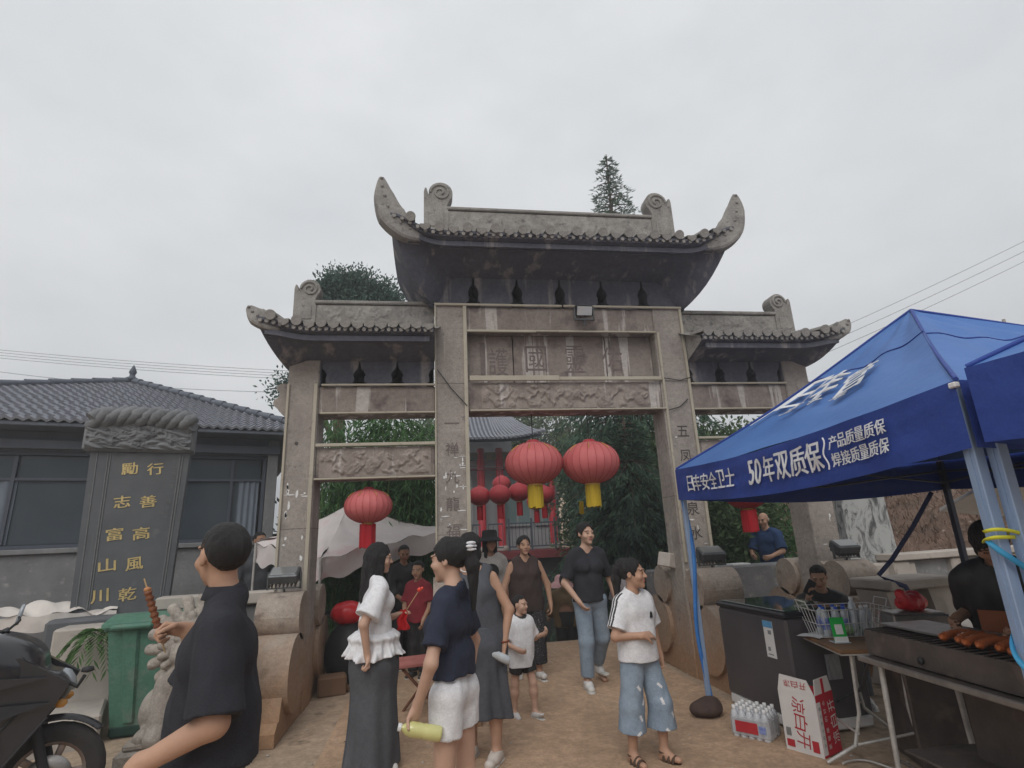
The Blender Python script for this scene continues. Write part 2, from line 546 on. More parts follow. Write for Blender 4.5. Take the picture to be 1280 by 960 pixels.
for (x0_, x1_, z0_, z1_) in ((-1.6, 1.6, C4 + .055, C4 + .43), (-WI, -XO - .01, W2 + .07, W2 + .32), (XO + .01, WI, W2 + .07, W2 + .32)):  # plates added behind the vase gaps to block the sky and darken them
    b = MB(); b.box(((x0_ + x1_) / 2, .365, (z0_ + z1_) / 2), (x1_ - x0_, .02, z1_ - z0_)); b.build('added_back_plate', M_soffit, gate)
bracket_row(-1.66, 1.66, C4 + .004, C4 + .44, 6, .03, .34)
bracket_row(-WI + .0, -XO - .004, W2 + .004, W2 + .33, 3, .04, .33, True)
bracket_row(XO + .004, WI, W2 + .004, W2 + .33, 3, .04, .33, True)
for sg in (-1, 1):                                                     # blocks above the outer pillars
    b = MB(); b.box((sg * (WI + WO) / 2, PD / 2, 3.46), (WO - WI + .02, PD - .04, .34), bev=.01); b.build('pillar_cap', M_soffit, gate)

M_gap = M_soffit


# roofs: soffit, tiles, ridge, upturned corners
def smooth01(t): t = max(0, min(1, t)); return t * t * (3 - 2 * t)


def roof(x0, x1, z_in, z_side, ex0, ex1, ez, oy, rise, ridge, tips, ntile, free=(True, True), cz=None):
    """x0,x1: span of the walls below; ex0,ex1: eave ends; free: which ends are hipped; ridge: (rx0, rx1, z0, z1)"""
    yc = PD / 2
    n = 48

    def eave_pt(t):            # along the front eave, t 0..1
        x = ex0 + (ex1 - ex0) * t
        k0 = smooth01(1 - (x - ex0) / .62) if free[0] else 0
        k1 = smooth01(1 - (ex1 - x) / .62) if free[1] else 0
        k = max(k0, k1) ** 1.6
        return x, -oy - .07 * k, ez + rise * k

    def inner_pt(t):
        x = x0 + (x1 - x0) * t
        k = 0
        if free[0]: k = max(k, smooth01(1 - (x - x0) / .25))
        if free[1]: k = max(k, smooth01(1 - (x1 - x) / .25))
        return x, .03 - .0 * k, z_in + (z_side - z_in) * k

    def soff(t, s, back):
        a = inner_pt(t); e = eave_pt(t)
        kk = max(smooth01(1 - t / .2) if free[0] else 0, smooth01(1 - (1 - t) / .2) if free[1] else 0)
        h, v = s ** (.92 - .2 * kk), s ** (1.05 + .3 * kk)
        x = a[0] + (e[0] - a[0]) * h; y = a[1] + (e[1] - a[1]) * h; z = a[2] + (e[2] - a[2]) * v
        return (x, (2 * yc - y) if back else y, z)
    b = MB()
    b.grid(lambda u, v: soff(u, v, False), n, 8)
    b.grid(lambda u, v: soff(1 - u, v, True), n, 8)
    for e, fr in ((0, free[0]), (1, free[1])):                         # hipped end soffit
        if fr:
            def endp(u, v, e=e):
                p = soff(e, v, False); q = soff(e, v, True)
                sag = -.10 * rise * v * (1 - (2 * u - 1) ** 2)
                return (p[0], p[1] + (q[1] - p[1]) * u, p[2] - (rise * .75) * v ** 1.35 * (1 - abs(2 * u - 1) ** 2.2))
            b.grid(endp if e == 0 else (lambda u, v: endp(1 - u, v)), 14, 8)
    # stepped moulding under the tiles
    for back in (False, True):
        def fas(u, v, back=back):
            e = eave_pt(u); prof = ((.0, 0), (-.03, .005), (-.03, .035), (-.05, .04), (-.05, .07), (.04, .09))
            q = prof[min(5, int(round(v * 5)))]
            y = e[1] + q[0]
            return (e[0], (2 * yc - y) if back else y, e[2] + q[1])
        b.grid(fas if not back else (lambda u, v: fas(1 - u, v)), n, 5, sm=False)
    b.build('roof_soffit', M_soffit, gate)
    for (s0_, dz_, hh_) in ((.80, -.012, .03), (.90, -.022, .04)):      # two mouldings running under the eave
        b = MB()

        def mld(u, v, s0_=s0_, dz_=dz_, hh_=hh_):
            p = soff(.03 + .94 * u, s0_, False); q = ((0, .01), (-.0, -hh_), (-.035, -hh_), (-.035, .02))[min(3, int(round(v * 3)))]
            return (p[0], p[1] + q[0], p[2] + dz_ + q[1])
        b.grid(mld, 40, 3, sm=False); b.build('moulding', M_soffit, gate)
    b = MB()                                                           # stub ends of the rafters under the tiles
    for k in range(ntile * 4):
        e = eave_pt((k + .5) / (ntile * 4)); b.cyl((e[0], e[1] - .062, e[2] + .03), (e[0], e[1] + .05, e[2] + .035), .022, n=8)
    b.build('rafter_ends', M_stone_roof, gate, kind='stuff')
    # top surface
    rx0, rx1, rz0, rz1 = ridge
    b = MB()
    for back in (False, True):
        def top(u, v, back=back):
            e = eave_pt(u); rx = rx0 - .1 + (rx1 - rx0 + .2) * u
            s = v
            y = (e[1] - .02) + (yc - .06 - e[1]) * s
            return (e[0] + (rx - e[0]) * s, (2 * yc - y) if back else y, e[2] + .075 + (rz0 + .02 - e[2] - .075) * s ** 1.25)
        b.grid(top if not back else (lambda u, v: top(1 - u, v)), n, 8)
    for e, fr in ((0, free[0]), (1, free[1])):
        if fr:
            p = eave_pt(e); rx = (rx0 - .1) if e == 0 else (rx1 + .1)
            b.add([(p[0], p[1], p[2] + .075), (p[0], 2 * yc - p[1], p[2] + .075), (rx, yc, rz0 + .02), (p[0], yc, ez + .09)], [(0, 3, 2), (3, 1, 2)])
    for e, fr in ((0, free[0]), (1, free[1])):                         # closed inner end against the main pillar
        if not fr:
            p = eave_pt(e); x = p[0] + (.004 if e == 0 else -.004)
            q = [(x, .03, z_in - .01), (x, p[1], p[2]), (x, p[1], p[2] + .08), (x, yc - .06, rz0), (x, yc + .06, rz0), (x, 2 * yc - p[1], p[2] + .08), (x, 2 * yc - p[1], p[2]), (x, 2 * yc - .03, z_in - .01)]
            b.add(q, [tuple(range(8))])
    b.build('roof_slab', M_stone_roof, gate)
    # barrel tiles and drip tiles, one object each, sharing two meshes
    L_ = math.hypot(oy * 1.0 + yc, rz0 - ez)
    tb = MB()
    nb = 7
    vs = []
    for (yy, sc) in ((0, 1), (.0, 1), (L_ * .32, 1), (L_ * .85, .85)):
        for k in range(nb):
            a = PI * k / (nb - 1)
            vs.append((.05 * math.cos(a) * sc, yy, .05 * math.sin(a) * sc))
    fs = [(i * nb + k, i * nb + k + 1, (i + 1) * nb + k + 1, (i + 1) * nb + k) for i in (1, 2) for k in range(nb - 1)]
    tb.add(vs, fs, 0, True)
    disc = [(.056 * math.cos(2 * PI * k / 14), -.012, .056 * math.sin(2 * PI * k / 14)) for k in range(14)]
    disc2 = [(v[0], .02, v[2]) for v in disc]
    tb.add(disc + disc2, [tuple(range(14))] + [(k, (k + 1) % 14, 14 + (k + 1) % 14, 14 + k) for k in range(14)])
    me_b = tb.mesh('barrel_tile', M_stone_roof)
    dt = MB()
    dt.prism([(-.062, .012), (.062, .012), (.05, -.03), (.0, -.062), (-.05, -.03)], (0, -.004, 0), (1, 0, 0), (0, 0, 1), (0, .018, 0))
    dt.add([(-.062, 0, .012), (.062, 0, .012), (.055, L_ * .4, .0), (-.055, L_ * .4, .0)], [(0, 1, 2, 3)])
    me_d = dt.mesh('drip_tile', M_stone_roof)
    for back in (False, True):
        for k in range(ntile * 2):
            t = (k + .5) / (ntile * 2)
            t = .5 + (t - .5) * (.93 if free == (True, True) else 1.0)
            if free == (True, False): t = .04 + .96 * (k + .5) / (ntile * 2)
            if free == (False, True): t = .96 * (k + .5) / (ntile * 2)
            e = eave_pt(t)
            y = e[1] - .085
            slope = math.atan2(rz0 - ez - .1, oy + yc)
            sl = slope * .62
            bar = k % 2 == 0
            o = link('barrel_tile' if bar else 'drip_tile', me_b if bar else me_d, gate, (e[0], (2 * yc - y) if back else y, e[2] + (.098 if bar else .082) + rnd.uniform(-.006, .006)),
                     (sl if bar else sl * .9, rnd.uniform(-.08, .08), rnd.uniform(-.04, .04)))
            if back: o.rotation_euler = (sl, 0, PI)
    # ridge
    b = MB(); b.box(((rx0 + rx1) / 2, yc, (rz0 + rz1) / 2 - .03), (rx1 - rx0, .15, rz1 - rz0 - .06), bev=.008)
    b.box(((rx0 + rx1) / 2, yc, rz1 - .03), (rx1 - rx0, .2, .045), bev=.01)
    b.build('ridge', M_stone_roof, gate)
    relief_panel('ridge_relief', rx0 + .03, rx1 - .03, rz0 + .02, rz1 - .07, yc - .077, 11, gate, M_stone_roof, depth=.016, n=120)


def ridge_end(x, sg, z0, hgt, wid):
    """scrolled ornament at the end of a ridge; sg points outwards; the outline is in (outward, up)"""
    yc = PD / 2; k = hgt / .74; q = wid / .32
    poly = [(0, 0), (.32 * q, 0), (.32 * q, .60 * k), (.305 * q, .66 * k), (.285 * q, .66 * k), (.26 * q, .56 * k), (.22 * q, .53 * k)]
    c = (.10 * q, .59 * k); r = .155 * min(k, q) * 1.05
    for j in range(13):
        a = R(-5 + j * 19)
        poly.append((c[0] + r * math.cos(a) * 1.0, c[1] + r * math.sin(a)))
    poly += [(.02 * q, .40 * k), (.0, .30 * k)]
    b = MB(); b.prism([(p[0] * sg, p[1]) for p in poly], (x, yc - .09, z0), (1, 0, 0), (0, 0, 1), (0, .18, 0))
    pts = []
    for j in range(26):
        a = j * .42; rr = r * (.85 - .028 * j)
        pts.append((x + sg * (c[0] + rr * math.cos(a)), yc - .094, z0 + c[1] + rr * math.sin(a)))
    b.tube(pts, .016, 6)
    b.box((x + sg * .16 * q, yc - .094, z0 + .18 * k), (.2 * q, .012, .22 * k), bev=.005)
    b.build('ridge_scroll', M_stone_roof, gate)


def corner_horn(pts, wid, hts, depth_sg):
    """upturned corner: a tapering fin swept along pts (x, y, z)"""
    b = MB(); n = len(pts); vs = []
    fine = []
    for i in range(n - 1):                                            # Catmull-Rom
        p = [Vector(pts[max(0, min(n - 1, i + j))]) for j in (-1, 0, 1, 2)]
        for s_ in range(6):
            t = s_ / 6
            fine.append((.5 * ((2 * p[1]) + (p[2] - p[0]) * t + (2 * p[0] - 5 * p[1] + 4 * p[2] - p[3]) * t * t + (3 * p[1] - p[0] - 3 * p[2] + p[3]) * t ** 3), (i + t) / (n - 1)))
    fine.append((Vector(pts[-1]), 1.0))
    m = len(fine)
    for i, (p, t) in enumerate(fine):
        a = fine[max(0, i - 1)][0]; c = fine[min(m - 1, i + 1)][0]
        d = (c - a).normalized()
        side = Vector((.25 * depth_sg, 1, 0)).normalized()
        up = side.cross(d).normalized()
        if up.z < 0 and abs(up.z) > abs(up.x): up = -up
        if up.x * depth_sg > 0 and abs(up.x) >= abs(up.z): up = -up
        h = np.interp(t, np.linspace(0, 1, len(hts)), hts); w_ = np.interp(t, np.linspace(0, 1, len(wid)), wid)
        for (a_, b_) in ((-1, -.8), (-.8, -1), (.8, -1), (1, -.8), (1, .8), (.6, 1), (-.6, 1), (-1, .8)):
            vs.append(p + side * (a_ * w_ / 2) + up * (b_ * h / 2))
    fs = [(i * 8 + k, i * 8 + (k + 1) % 8, i * 8 + 8 + (k + 1) % 8, i * 8 + 8 + k) for i in range(m - 1) for k in range(8)]
    fs.append(tuple(range(8))[::-1]); fs.append(tuple((m - 1) * 8 + k for k in range(8)))
    b.add(vs, fs, 0, False)
    for i in range(5, m - 1, 3):                                       # studs along the fin
        p, t = fine[i]
        h = np.interp(t, np.linspace(0, 1, len(hts)), hts); w_ = np.interp(t, np.linspace(0, 1, len(wid)), wid)
        c = p + Vector((0, -w_ / 2 - .004, 0))
        b.lathe([(.0, .02), (.013, .012), (.018, 0), (.013, -.012), (0, -.02)], c, 8)
    b.build('upturned_corner', M_stone_roof, gate)


# centre roof
roof(-XO, XO, C4 + .40, C4 + .02, -2.08, 2.08, 4.92, .58, .16, (-1.42, 1.42, 5.40, 5.80), None, 12)
ridge_end(-1.40, -1, 5.42, .72, .32); ridge_end(1.40, 1, 5.42, .72, .32)
for sg in (-1, 1):
    for by in (0, 1):
        f = (lambda y: PD - y) if by else (lambda y: y)
        corner_horn([(sg * 1.66, f(-.48), 4.98), (sg * 1.90, f(-.57), 5.00), (sg * 2.07, f(-.62), 5.15), (sg * 2.16, f(-.65), 5.40), (sg * 2.19, f(-.66), 5.62)] if not by else
                    [(sg * 1.72, f(-.50), 5.03), (sg * 1.90, f(-.56), 5.06), (sg * 2.02, f(-.60), 5.12), (sg * 2.08, f(-.62), 5.20)],
                    (.12, .16, .15, .11, .05), (.14, .27, .32, .22, .05) if not by else (.10, .13, .12, .05), sg)
# wing roofs
for sg in (-1, 1):
    zo = .0 if sg < 0 else -.06
    a0, a1 = (-WO, -XO - .003) if sg < 0 else (XO + .003, WO)
    e0, e1 = (-3.46, -XO - .003) if sg < 0 else (XO + .003, 3.46)
    rg = (-3.02, -XO - .004, 4.10 + zo, 4.43 + zo) if sg < 0 else (XO + .004, 3.02, 4.10 + zo, 4.43 + zo)
    roof(a0, a1, W2 + .31, W2 + .24, e0, e1, 3.80 + zo, .40, .07, rg, None, 7, (sg < 0, sg > 0))
    ridge_end(sg * 3.0, sg, 4.12 + zo, .56, .26)
    for by in (0, 1):
        f = (lambda y: PD - y) if by else (lambda y: y)
        corner_horn([(sg * 3.18, f(-.36), 3.90 + zo), (sg * 3.34, f(-.42), 3.91 + zo), (sg * 3.48, f(-.45), 3.97 + zo), (sg * 3.57, f(-.46), 4.07 + zo)],
                    (.08, .12, .11, .05), (.10, .20, .20, .06), sg)
    # cloud shaped ear on the outside of the outer pillar
    b = MB()
    poly = [(0, 0), (0, .42)] + [(.06 + .055 * math.cos(R(90 - k * 30)), .365 + .055 * math.sin(R(90 - k * 30))) for k in range(6)] + [(.09, .27)] + \
           [(.075 + .06 * math.cos(R(60 - k * 30)), .19 + .065 * math.sin(R(60 - k * 30))) for k in range(5)] + [(.06, .06)]
    b.prism([(p[0] * sg * 1.35, p[1]) for p in poly], (sg * (WO - .002), .12, 2.96), (1, 0, 0), (0, 0, 1), (0, .14, 0))
    b.build('cloud_bracket', M_stone, gate)

# writing on the pillars
for pl, x, tx, zs in ((pillars[1], -1.40, '一禅九龍福', (2.86, 2.56, 2.25, 1.95, 1.66)), (pillars[2], 1.405, '五凤朝泉水立', (2.72, 2.42, 2.1, 1.80, 1.52, 1.26))):
    for c, z in zip(tx, zs): lettering('pillar_character', [(c, x, z, .15 if c not in '一' else .17, None)], lambda u, v: (u, -.005, v), M_ink if x > 0 else M_ink_soft, pl)
paper_bits(pillars[0], -WO + .04, -WI - .06, 1.2, 2.25, 26, 3)
paper_bits(pillars[1], -XO + .03, -XI - .05, 1.3, 2.5, 34, 5)
paper_bits(pillars[2], XI + .08, XO - .05, 1.2, 2.75, 16, 8)
paper_bits(pillars[3], WI + .04, WO - .05, 1.3, 2.6, 8, 9)
for k, zs in enumerate(((1.75,), (3.34, 1.62), (3.36, 1.95), (1.9,))):
    for z in zs:
        x_ = (-WO - WI) / 2 if k == 0 else (-XO - XI) / 2 if k == 1 else (XO + XI) / 2 if k == 2 else (WO + WI) / 2
        b = MB(); b.box((x_, PD / 2, z), ((XO - XI if k in (1, 2) else WO - WI) + .003, PD + .003, .007)); b.build('stone_joint', M_ink_soft, pillars[k])
b = MB(); b.cyl((-3.10, -.006, 2.66), (-3.10, .03, 2.66), .02, n=10); b.build('hole', M_ink, pillars[0])
# thin dark cables tied across
for pts in ([(-1.56, -.03, 3.5), (-1.40, -.02, 3.27), (-1.22, -.03, 3.06)], [(1.24, -.03, 3.39), (1.45, -.02, 3.36), (1.6, -.03, 3.40)], [(1.25, -.03, 2.98), (1.40, -.02, 3.02), (1.52, -.02, 3.12)]):
    b = MB(); b.tube(pts, .006, 5); b.build('cable', M_black, gate)
# a plank end sticking out of the back drum by the right main pillar
b = MB(); b.box((XI - .05, .30, 1.22), (.14, .2, .16), rot=Matrix.Rotation(R(14), 3, 'Y') @ Matrix.Rotation(R(20), 3, 'Z'), bev=.008)
tag(b.build('foam_box', mat('foam_box_white', (.5, .46, .42), (.4, .36, .33), 8, .9)), 'small cream box lodged on the inner side of the right main pillar', 'box')


# floodlights
def floodlight(x, y, z, label, tilt, wd=.28, face=None):
    t = empty('floodlight', (x, y, z), 0, label, 'floodlight', 'floodlights on the stone gate')
    b = MB(); rt_ = Matrix.Rotation(tilt, 3, 'X')
    b.box((0, 0, .07), (wd, .09, wd * .62), rot=rt_, bev=.012)
    for k in range(7): b.box(rt_ @ Vector(((k - 3) * wd * .13, .06, 0)) + Vector((0, 0, .07)), (.012, .05, wd * .55), rot=rt_)
    b.build('housing', M_grey_metal if not face else M_black, t)
    b = MB(); b.box(rt_ @ Vector((0, -.047, 0)) + Vector((0, 0, .07)), (wd * .86, .008, wd * .5), rot=rt_, bev=.003)
    b.build('lens', face or M_lampglass, t)
    b = MB()
    for sx in (-1, 1): b.box((sx * (wd / 2 + .012), .0, .02), (.012, .035, .16))
    b.box((0, 0, -.05), (wd + .035, .035, .012)); b.cyl((0, 0, -.05), (0, .03, -.12), .012)
    b.build('bracket', M_grey_metal, t)
    return t


M_lampsky = mat('lamp_glass_painted_sky', (.45, .5, .55), (.5, .46, .4), 2.0, .12, coat=.6)  # bluish and tan sky reflection painted into the lens colour
floodlight(-3.06, -.30, 1.235, 'grey floodlight lying on the drum stone of the leftmost stone pillar', R(-62))
floodlight(1.43, -.24, 1.225, 'grey floodlight lying on the drum stone of the right main pillar, above the black freezer', R(-62))
floodlight(3.05, -.28, 1.225, 'grey floodlight on the drum stone of the outermost right pillar under the tent', R(-62))
floodlight(.25, -.12, 4.17, 'black floodlight fixed high on the top beam of the stone gate', R(28), .22, M_lampsky)


# ------------------------------------------------------------------ ground, path, hillside
def sstep(a, b, x):
    t = np.clip((x - a) / (b - a), 0, 1)
    return t * t * (3 - 2 * t)


def gz(x, y):
    x = np.asarray(x, float); y = np.asarray(y, float)
    z = -np.clip((y - 2.75) * .34, 0, 1.35) * (1 - sstep(3.2, 5.0, x)) * sstep(-7.5, -4.5, x)
    u = (x - 5.4) * .95 + (y - 1.5) * .32
    hill = sstep(0, 1.7, u) * .85 + sstep(2.6, 4.2, u) * .75 + np.clip(u - 4.0, 0, 14) * .33
    hill = hill * sstep(3.0, 5.5, x)
    z = z + hill
    z = z + .012 * np.sin(x * 2.3 + 1) * np.sin(y * 1.9) * (1 - sstep(8, 20, np.hypot(x, y)) * .5)
    return z


def sheet(name, xs, ys, m, dz=0.0, kind='structure', mask=None):
    Xg, Yg = np.meshgrid(xs, ys, indexing='ij')
    P = np.stack([Xg, Yg, gz(Xg, Yg) + dz], -1).reshape(-1, 3)
    n = len(ys)
    i, j = np.meshgrid(np.arange(len(xs) - 1), np.arange(n - 1), indexing='ij')
    a = (i * n + j).ravel()
    F = np.stack([a, a + n, a + n + 1, a + 1], 1)
    return link(name, np_mesh(name, P, F, m), None, kind=kind)


def axis(lo, hi, step, far):
    a = np.arange(lo, hi + 1e-6, step)
    e = np.geomspace(step * 2, far, 22)
    return np.concatenate([lo - e[::-1], a, hi + e])


M_ground = mat('dusty_ground', fine=.2, c1=(.47, .355, .26), c2=(.35, .265, .19), scale=.9, rough=.95, bump=.45, bscale=45, spots=(.17, .13, .095), spot_scale=3.5, spot_pos=(.58, .72))
M_path = mat('ochre_concrete_path', fine=.2, c1=(.52, .355, .242), c2=(.39, .265, .175), scale=1.3, rough=.93, bump=.4, bscale=70, spots=(.27, .185, .12), spot_scale=2.6, spot_pos=(.6, .78),
             streak=(.44, .32, .22), streak_amt=(.58, .7), streak_scale=(1.2, .5, 1))
sheet('ground', axis(-9, 14, .25, 220), axis(-7, 16, .25, 220), M_ground)
sheet('path', np.arange(-2.5, 1.15, .12), np.arange(-8, 9, .15), M_path, .005)
M_conc = mat('pale_concrete', (.44, .40, .36), (.33, .30, .27), 3, .9, .25, 50, spots=(.25, .22, .2), spot_scale=6, spot_pos=(.6, .75))
# litter and pebbles trodden into the path
b = MB()
for k in range(150):
    x, y = rnd.uniform(-3.2, 1.6), rnd.uniform(-3.2, 2.2); r = rnd.uniform(.004, .014)
    b.lathe([(0, r * .7), (r * .8, r * .3), (r, 0), (r * .7, -r * .3)], (x, y, float(gz(x, y)) + .006), 6, sx=rnd.uniform(.7, 1.4))
b.build('pebbles', M_conc, kind='stuff')
for k, (x, y, a, wd, c, lab) in enumerate(((-2.36, -1.65, .4, .03, (.45, .05, .04), 'small red paper scrap on the path beside the left stone pillar'),
                                         (.33, -2.25, .2, .09, (.6, .55, .45), 'used wooden skewer end lying on the path by the girl in jeans'),
                                         (-2.33, -.95, 1.2, .05, (.1, .07, .05), 'dark dead leaf lying on the path near the left pillar'),
                                         (-3.6, -2.2, .6, .07, (.7, .66, .6), 'crumpled pale tissue on the ground behind the scooter wheel'))):
    b = MB(); b.grid(lambda u, v: ((u - .5) * wd, (v - .5) * wd * .5, .008 + .008 * math.sin(u * 7) * math.cos(v * 5)), 5, 4)
    tag(b.build('litter', mat('litter', c, None, 20, .9), None, (x, y, .006), (0, 0, a)), lab, 'litter', 'litter on the path')


# ------------------------------------------------------------------ foliage
def leaf_mat(name, c1, c2, c3):
    m = bpy.data.materials.new(name); m.use_nodes = True
    n = m.node_tree; L = n.links.new; b = n.nodes['Principled BSDF']; N = n.nodes.new
    g = N('ShaderNodeNewGeometry'); r = N('ShaderNodeValToRGB')
    r.color_ramp.elements[0].color = (*c1, 1); r.color_ramp.elements[1].color = (*c3, 1)
    e = r.color_ramp.elements.new(.5); e.color = (*c2, 1)
    tc = N('ShaderNodeTexCoord'); nz_ = N('ShaderNodeTexNoise'); nz_.inputs['Scale'].default_value = 1.7; nz_.inputs['Detail'].default_value = 3
    L(tc.outputs['Object'], nz_.inputs['Vector'])
    mixv = N('ShaderNodeMath'); mixv.operation = 'MULTIPLY_ADD'; mixv.inputs[1].default_value = .55; L(g.outputs['Random Per Island'], mixv.inputs[0])
    sub = N('ShaderNodeMath'); sub.operation = 'MULTIPLY_ADD'; sub.inputs[1].default_value = 1.0; sub.inputs[2].default_value = -.28; L(nz_.outputs['Fac'], sub.inputs[0])
    L(sub.outputs[0], mixv.inputs[2]); L(mixv.outputs[0], r.inputs['Fac'])
    L(r.outputs['Color'], b.inputs['Base Color']); b.inputs['Roughness'].default_value = .7; b.inputs['Specular IOR Level'].default_value = .25
    tr = N('ShaderNodeBsdfTranslucent'); L(r.outputs['Color'], tr.inputs['Color']); ms = N('ShaderNodeMixShader'); ms.inputs['Fac'].default_value = .25
    out = n.nodes['Material Output']
    L(b.outputs[0], ms.inputs[1]); L(tr.outputs[0], ms.inputs[2]); L(ms.outputs[0], out.inputs['Surface'])
    return m


def leaves(name, P, Dv, ln, wd, m, parent=None, loc=(0, 0, 0), kind=None):
    """one pointed quad per leaf: base P (n,3), direction Dv (n,3), length ln, width wd"""
    n = len(P); P = np.asarray(P); Dv = np.asarray(Dv)
    Dv = Dv / (np.linalg.norm(Dv, axis=1, keepdims=True) + 1e-9)
    Rv = nrg.normal(size=(n, 3)); Sv = np.cross(Dv, Rv); Sv /= np.linalg.norm(Sv, axis=1, keepdims=True) + 1e-9
    ln = np.broadcast_to(ln, (n,))[:, None]; wd = np.broadcast_to(wd, (n,))[:, None]
    V = np.stack([P, P + Dv * ln * .45 + Sv * wd * .5, P + Dv * ln, P + Dv * ln * .45 - Sv * wd * .5], 1).reshape(-1, 3)
    F = np.arange(n * 4).reshape(-1, 4)
    return link(name, np_mesh(name, V, F, m, smooth=False), parent, loc, kind=kind)


M_bark = mat('bark', (.12, .085, .065), (.07, .05, .04), 8, .95, .5, 40, stretch=(3, 3, .6))
M_cedar = leaf_mat('cedar_needles', (.028, .058, .044), (.06, .112, .078), (.125, .205, .125))
M_juniper = leaf_mat('juniper_leaves', (.036, .07, .06), (.07, .12, .10), (.125, .19, .15))
M_bamboo = leaf_mat('bamboo_leaves', (.035, .085, .032), (.065, .15, .052), (.115, .23, .08))
M_broad = leaf_mat('broad_leaves', (.03, .06, .024), (.07, .12, .05), (.15, .21, .10))
M_pale = leaf_mat('pale_leaves', (.06, .09, .05), (.13, .17, .10), (.24, .28, .19))


def trunk(name, pts, rs, parent, m=None):
    b = MB(); b.tube(pts, rs, 10); return b.build(name, m or M_bark, parent)


def blob_points(n, blobs, shell=.55):
    """points inside a union of ellipsoids, denser towards the surface; returns points and outward directions"""
    wts = np.array([b[3] * b[4] * b[5] for b in blobs]); wts = wts / wts.sum()
    idx = nrg.choice(len(blobs), n, p=wts)
    B = np.array([b[:6] for b in blobs])[idx]
    d = nrg.normal(size=(n, 3)); d /= np.linalg.norm(d, axis=1, keepdims=True)
    r = shell + (1 - shell) * nrg.random((n, 1)) ** .7
    r = r * (1 + .14 * np.sin(d[:, :1] * 9 + idx[:, None]) * np.sin(d[:, 2:3] * 8 + d[:, 1:2] * 7))
    return B[:, :3] + d * r * B[:, 3:6], d


def broad_tree(label, loc, blobs, n, leaf, m, h, trunk_r=.14, name='broadleaf_tree', shell=.4, droop=0.0, group=None, cat='tree', clump=True):
    t = empty(name, loc, 0, label, cat, group)
    top = max(b[2] for b in blobs)
    trunk('trunk', [(0, 0, -.2), (.04, .02, h * .35), (-.03, .03, h * .7), (0, 0, h)], [trunk_r * 1.3, trunk_r, trunk_r * .7, trunk_r * .35], t)
    bb = MB()
    for b_ in blobs[:14]:
        z0 = min(h * .9, max(.3, b_[2] - b_[5] * 1.1)); mid = Vector((b_[0] * .5, b_[1] * .5, (z0 + b_[2]) / 2 + .1))
        bb.tube([(0, 0, z0 * .8), mid, (b_[0], b_[1], b_[2])], [trunk_r * .45, trunk_r * .3, trunk_r * .12], 6)
    bb.build('limb', M_bark, t, kind='stuff')
    if clump:                                                          # twig-end clumps rather than an even shell
        nc = max(40, n // 40)
        Pc, dc = blob_points(nc, blobs, shell)
        k = nrg.integers(0, nc, n)
        P = Pc[k] + nrg.normal(size=(n, 3)) * leaf * 1.5; d = dc[k]
    else:
        P, d = blob_points(n, blobs, shell)
    D_ = d + nrg.normal(size=(n, 3)) * .8 + np.array([0, 0, .2 - droop * 2])
    leaves('crown', P, D_, leaf * (.7 + .6 * nrg.random(n)), leaf * .5, m, t)
    return t


# deodar cedar with drooping sprays behind the middle opening; its tip stands above the roof
def cedar(label, loc, H, r0, n_wh, per, m, name='cedar_tree', lo=.4, slim=.9):
    t = empty(name, loc, 0, label, 'tree')
    trunk('trunk', [(0, 0, -.3), (.03, 0, H * .4), (-.02, .02, H * .8), (0, 0, H)], [.2, .15, .06, .012], t)
    bb = MB(); PP = []; DD = []; LL = []
    for k in range(n_wh):
        f = (k + .5) / n_wh
        z = lo + (H - lo - .1) * f ** .92
        Rr = r0 * (1 - (z / H)) ** slim + .05
        for j in range(5 if z > H * .75 else 6):
            a = k * 2.4 + j * 2 * PI / 6 + rnd.uniform(-.3, .3); rl = Rr * rnd.uniform(.7, 1.15)
            dx, dy = math.cos(a), math.sin(a)
            up = .28 if z > H * .8 else .12
            pts = [Vector((dx * rl * s_, dy * rl * s_, z + rl * (up * s_ - (.42 + up) * s_ * s_ * .9))) for s_ in (0, .25, .5, .75, 1)]
            bb.tube(pts, [.018 * (1 + Rr), .014 * (1 + Rr * .6), .009, .006, .003], 4, caps=False)
            nn = int(per * rl * (1 if z < H * .72 else .6)) + 8
            s_ = nrg.random(nn) ** .75
            base = np.array([[dx * rl, dy * rl, 0]]) * s_[:, None]
            base[:, 2] = z + rl * (up * s_ - (.42 + up) * s_ * s_ * .9)
            side = (nrg.random(nn) - .5) * rl * .45 * (.3 + s_ * (1 - s_) * 2.2)
            base += np.stack([-dy * side, dx * side, -np.abs(side) * .35 - nrg.random(nn) * .22 * min(1, rl)], 1)
            PP.append(base)
            DD.append(np.stack([dx * .5 + nrg.normal(size=nn) * .35, dy * .5 + nrg.normal(size=nn) * .35, -.75 + nrg.normal(size=nn) * .3], 1) if z < H * .8 else
                      np.stack([dx * .8 + nrg.normal(size=nn) * .4, dy * .8 + nrg.normal(size=nn) * .4, .1 + nrg.normal(size=nn) * .3], 1))
            LL.append(np.full(nn, .17 if z < H * .72 else .12))
    bb.build('branches', M_bark, t, kind='stuff')
    P = np.concatenate(PP); LL = np.concatenate(LL)
    leaves('crown', P, np.concatenate(DD), LL * (.6 + .8 * nrg.random(len(P))), LL * .13 + .012, m, t)
    return t


